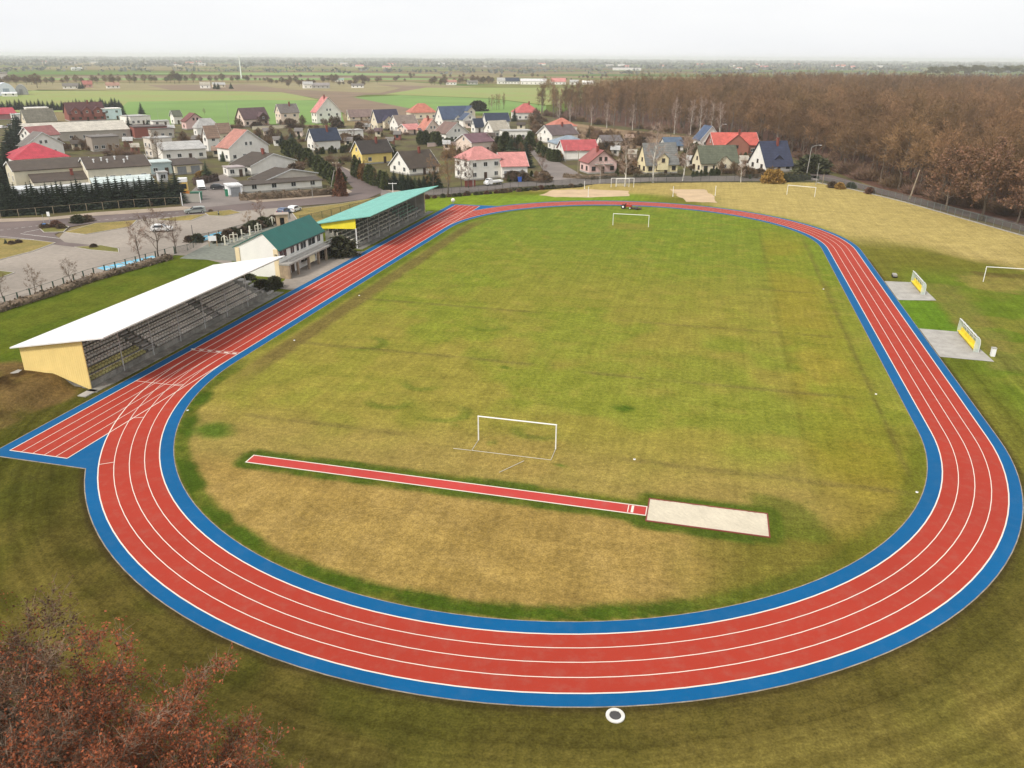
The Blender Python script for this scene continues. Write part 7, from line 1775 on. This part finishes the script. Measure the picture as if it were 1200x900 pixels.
for i in range(150):
    y = None
    (x0, y0), (x1, y1) = zones[i % len(zones)]; x, y = rv_.uniform(x0, x1), rv_.uniform(y0, y1)
    plant_px(('fuzz%d' if i % 3 else 'bare%d') % (i % 4), x, y, y - rv_.uniform(8, 15), 'garden_tree', 'small leafless tree in the gardens between the village houses', 'tree', 'leafless trees in the village gardens')
for i in range(60):
    x = rv_.uniform(650, 850); y = 145 + (x - 650) * .11 + rv_.uniform(2, 16)
    plant_px(rv_.choice(('fuzzbush_red', 'fuzzbush', 'fuzzbush')), x, y, y - rv_.uniform(4, 9), 'scrub_bush', 'tan leafless bush on the clearing below the forest', 'shrub', 'bushes on the clearing', wide=rv_.uniform(.9, 1.6))
for (x, y, w2, k) in ((92, 261, 6, 'shrub'), (103, 259.5, 5, 'shrub_brown'), (66, 266, 5, 'shrub_red'), (52, 267.5, 4, 'shrub_brown'), (72, 268, 4, 'shrub_brown'), (7, 286, 5, 'fir0'), (22, 285, 3, 'shrub_brown'), (14, 286.5, 3, 'shrub_brown'), (247, 248.3, 2, 'shrub_brown'), (110, 290, 3, 'shrub_brown')):
    plant_px(k, x, y, y - w2 * 1.4, 'island_shrub', 'low dark shrub on the grass islands of the parking ground', 'shrub', 'shrubs on the grass islands', wide=1.2)
for i in range(30):
    t = i / 29; x = 500 + t * 180; y = 232 - t * 14
    plant_px(rv_.choice(('shrub_brown', 'shrub_red', 'shrub')), x + rv_.uniform(-3, 3), y + .8, y - rv_.uniform(1.5, 4), 'fence_shrub', 'low dark shrub along the stadium street fence', 'shrub', 'low shrubs along the street fence')

# tree-lined road and clumps out in the fields
for i in range(34):
    x = 4 + i * 8.6 + rv_.uniform(-2.5, 2.5); y = 99.5 - i * .10
    plant_px('fuzz%d' % (i % 4), x, y, y - rv_.uniform(6.5, 11), 'roadside_tree', 'bare round-crowned tree lining the far country road', 'tree', 'trees lining the country road', wide=1.3)
for (x, y, h_) in ((44, 103, 17), (132, 100, 13), (205, 98, 15), (210, 98, 12)): plant_px('fuzz%d' % (int(x) % 4), x, y, y - h_, 'field_tree', 'taller bare tree rising above the trees of the country road', 'tree', 'taller trees on the country road', wide=1.2)
for (x, y) in ((252, 104), (256, 104.5), (97, 103.5), (94, 104), (271, 104)): plant_px('spruce%d' % (int(x) % 3), x, y, y - 8, 'farm_conifer', 'dark conifer beside the farmhouses in the far fields', 'tree', 'conifers at the far farms', wide=1.5)
clumps = ((330, 98, 20, 8), (350, 101, 18, 8), (415, 100, 18, 7), (436, 97, 20, 9), (515, 99.5, 10, 9), (540, 98, 18, 8), (565, 98, 12, 10), (575, 97.5, 14, 7), (385, 97, 12, 9), (300, 95, 16, 6), (460, 95, 20, 5), (650, 95, 20, 4), (700, 92, 22, 5), (560, 91, 80, 5), (480, 92, 60, 5), (330, 90, 60, 4), (150, 90, 100, 4), (10, 96, 14, 9), (25, 97, 10, 8))
for i in range(150):
    cx0, cy0, sw_, sh_ = clumps[i % len(clumps)]; x = cx0 + rv_.uniform(-sw_, sw_); y = cy0 + rv_.uniform(-1, 1)
    plant_px('fuzz%d' % (i % 4), x, y, y - rv_.uniform(.6, 1.1) * sh_, 'field_tree', 'bare tree in the loose clumps around the far farms', 'tree', 'tree clumps around the far farms', wide=1.4)
for i in range(110):
    t = rv_.random() * (len(fr) - 2); a_ = int(t); p = fr[a_].lerp(fr[a_ + 1], t - a_); p = Vector((p.x + rv_.uniform(-1, 4), p.y + rv_.uniform(1, 9), 0))
    plant(rv_.choice(('fuzzbush', 'fuzz%d' % (i % 4), 'fuzzbush_red', 'fuzzbush')), p, rv_.uniform(2.0, 5.0), 'undergrowth_bush', 'bare brown bush under the front trees of the forest', 'shrub', 'undergrowth at the forest edge', wide=1.2)
# woods along the horizon: one mass
rngw = np.random.default_rng(4); A = Arr()
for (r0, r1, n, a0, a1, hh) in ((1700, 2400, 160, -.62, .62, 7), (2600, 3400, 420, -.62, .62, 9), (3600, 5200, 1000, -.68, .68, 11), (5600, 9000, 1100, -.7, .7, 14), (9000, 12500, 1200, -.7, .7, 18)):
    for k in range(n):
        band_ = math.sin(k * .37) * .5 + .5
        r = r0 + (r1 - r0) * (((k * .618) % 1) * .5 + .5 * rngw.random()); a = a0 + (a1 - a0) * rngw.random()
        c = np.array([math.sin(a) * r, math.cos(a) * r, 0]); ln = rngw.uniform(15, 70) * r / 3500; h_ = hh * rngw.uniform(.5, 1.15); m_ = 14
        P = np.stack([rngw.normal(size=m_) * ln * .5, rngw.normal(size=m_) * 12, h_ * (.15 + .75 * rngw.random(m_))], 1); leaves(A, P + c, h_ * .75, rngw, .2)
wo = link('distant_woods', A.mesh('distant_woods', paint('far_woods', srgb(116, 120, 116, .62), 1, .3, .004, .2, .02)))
kind(wo, 'stuff'); wo['label'] = 'hazy dark woods and tree lines along the horizon'
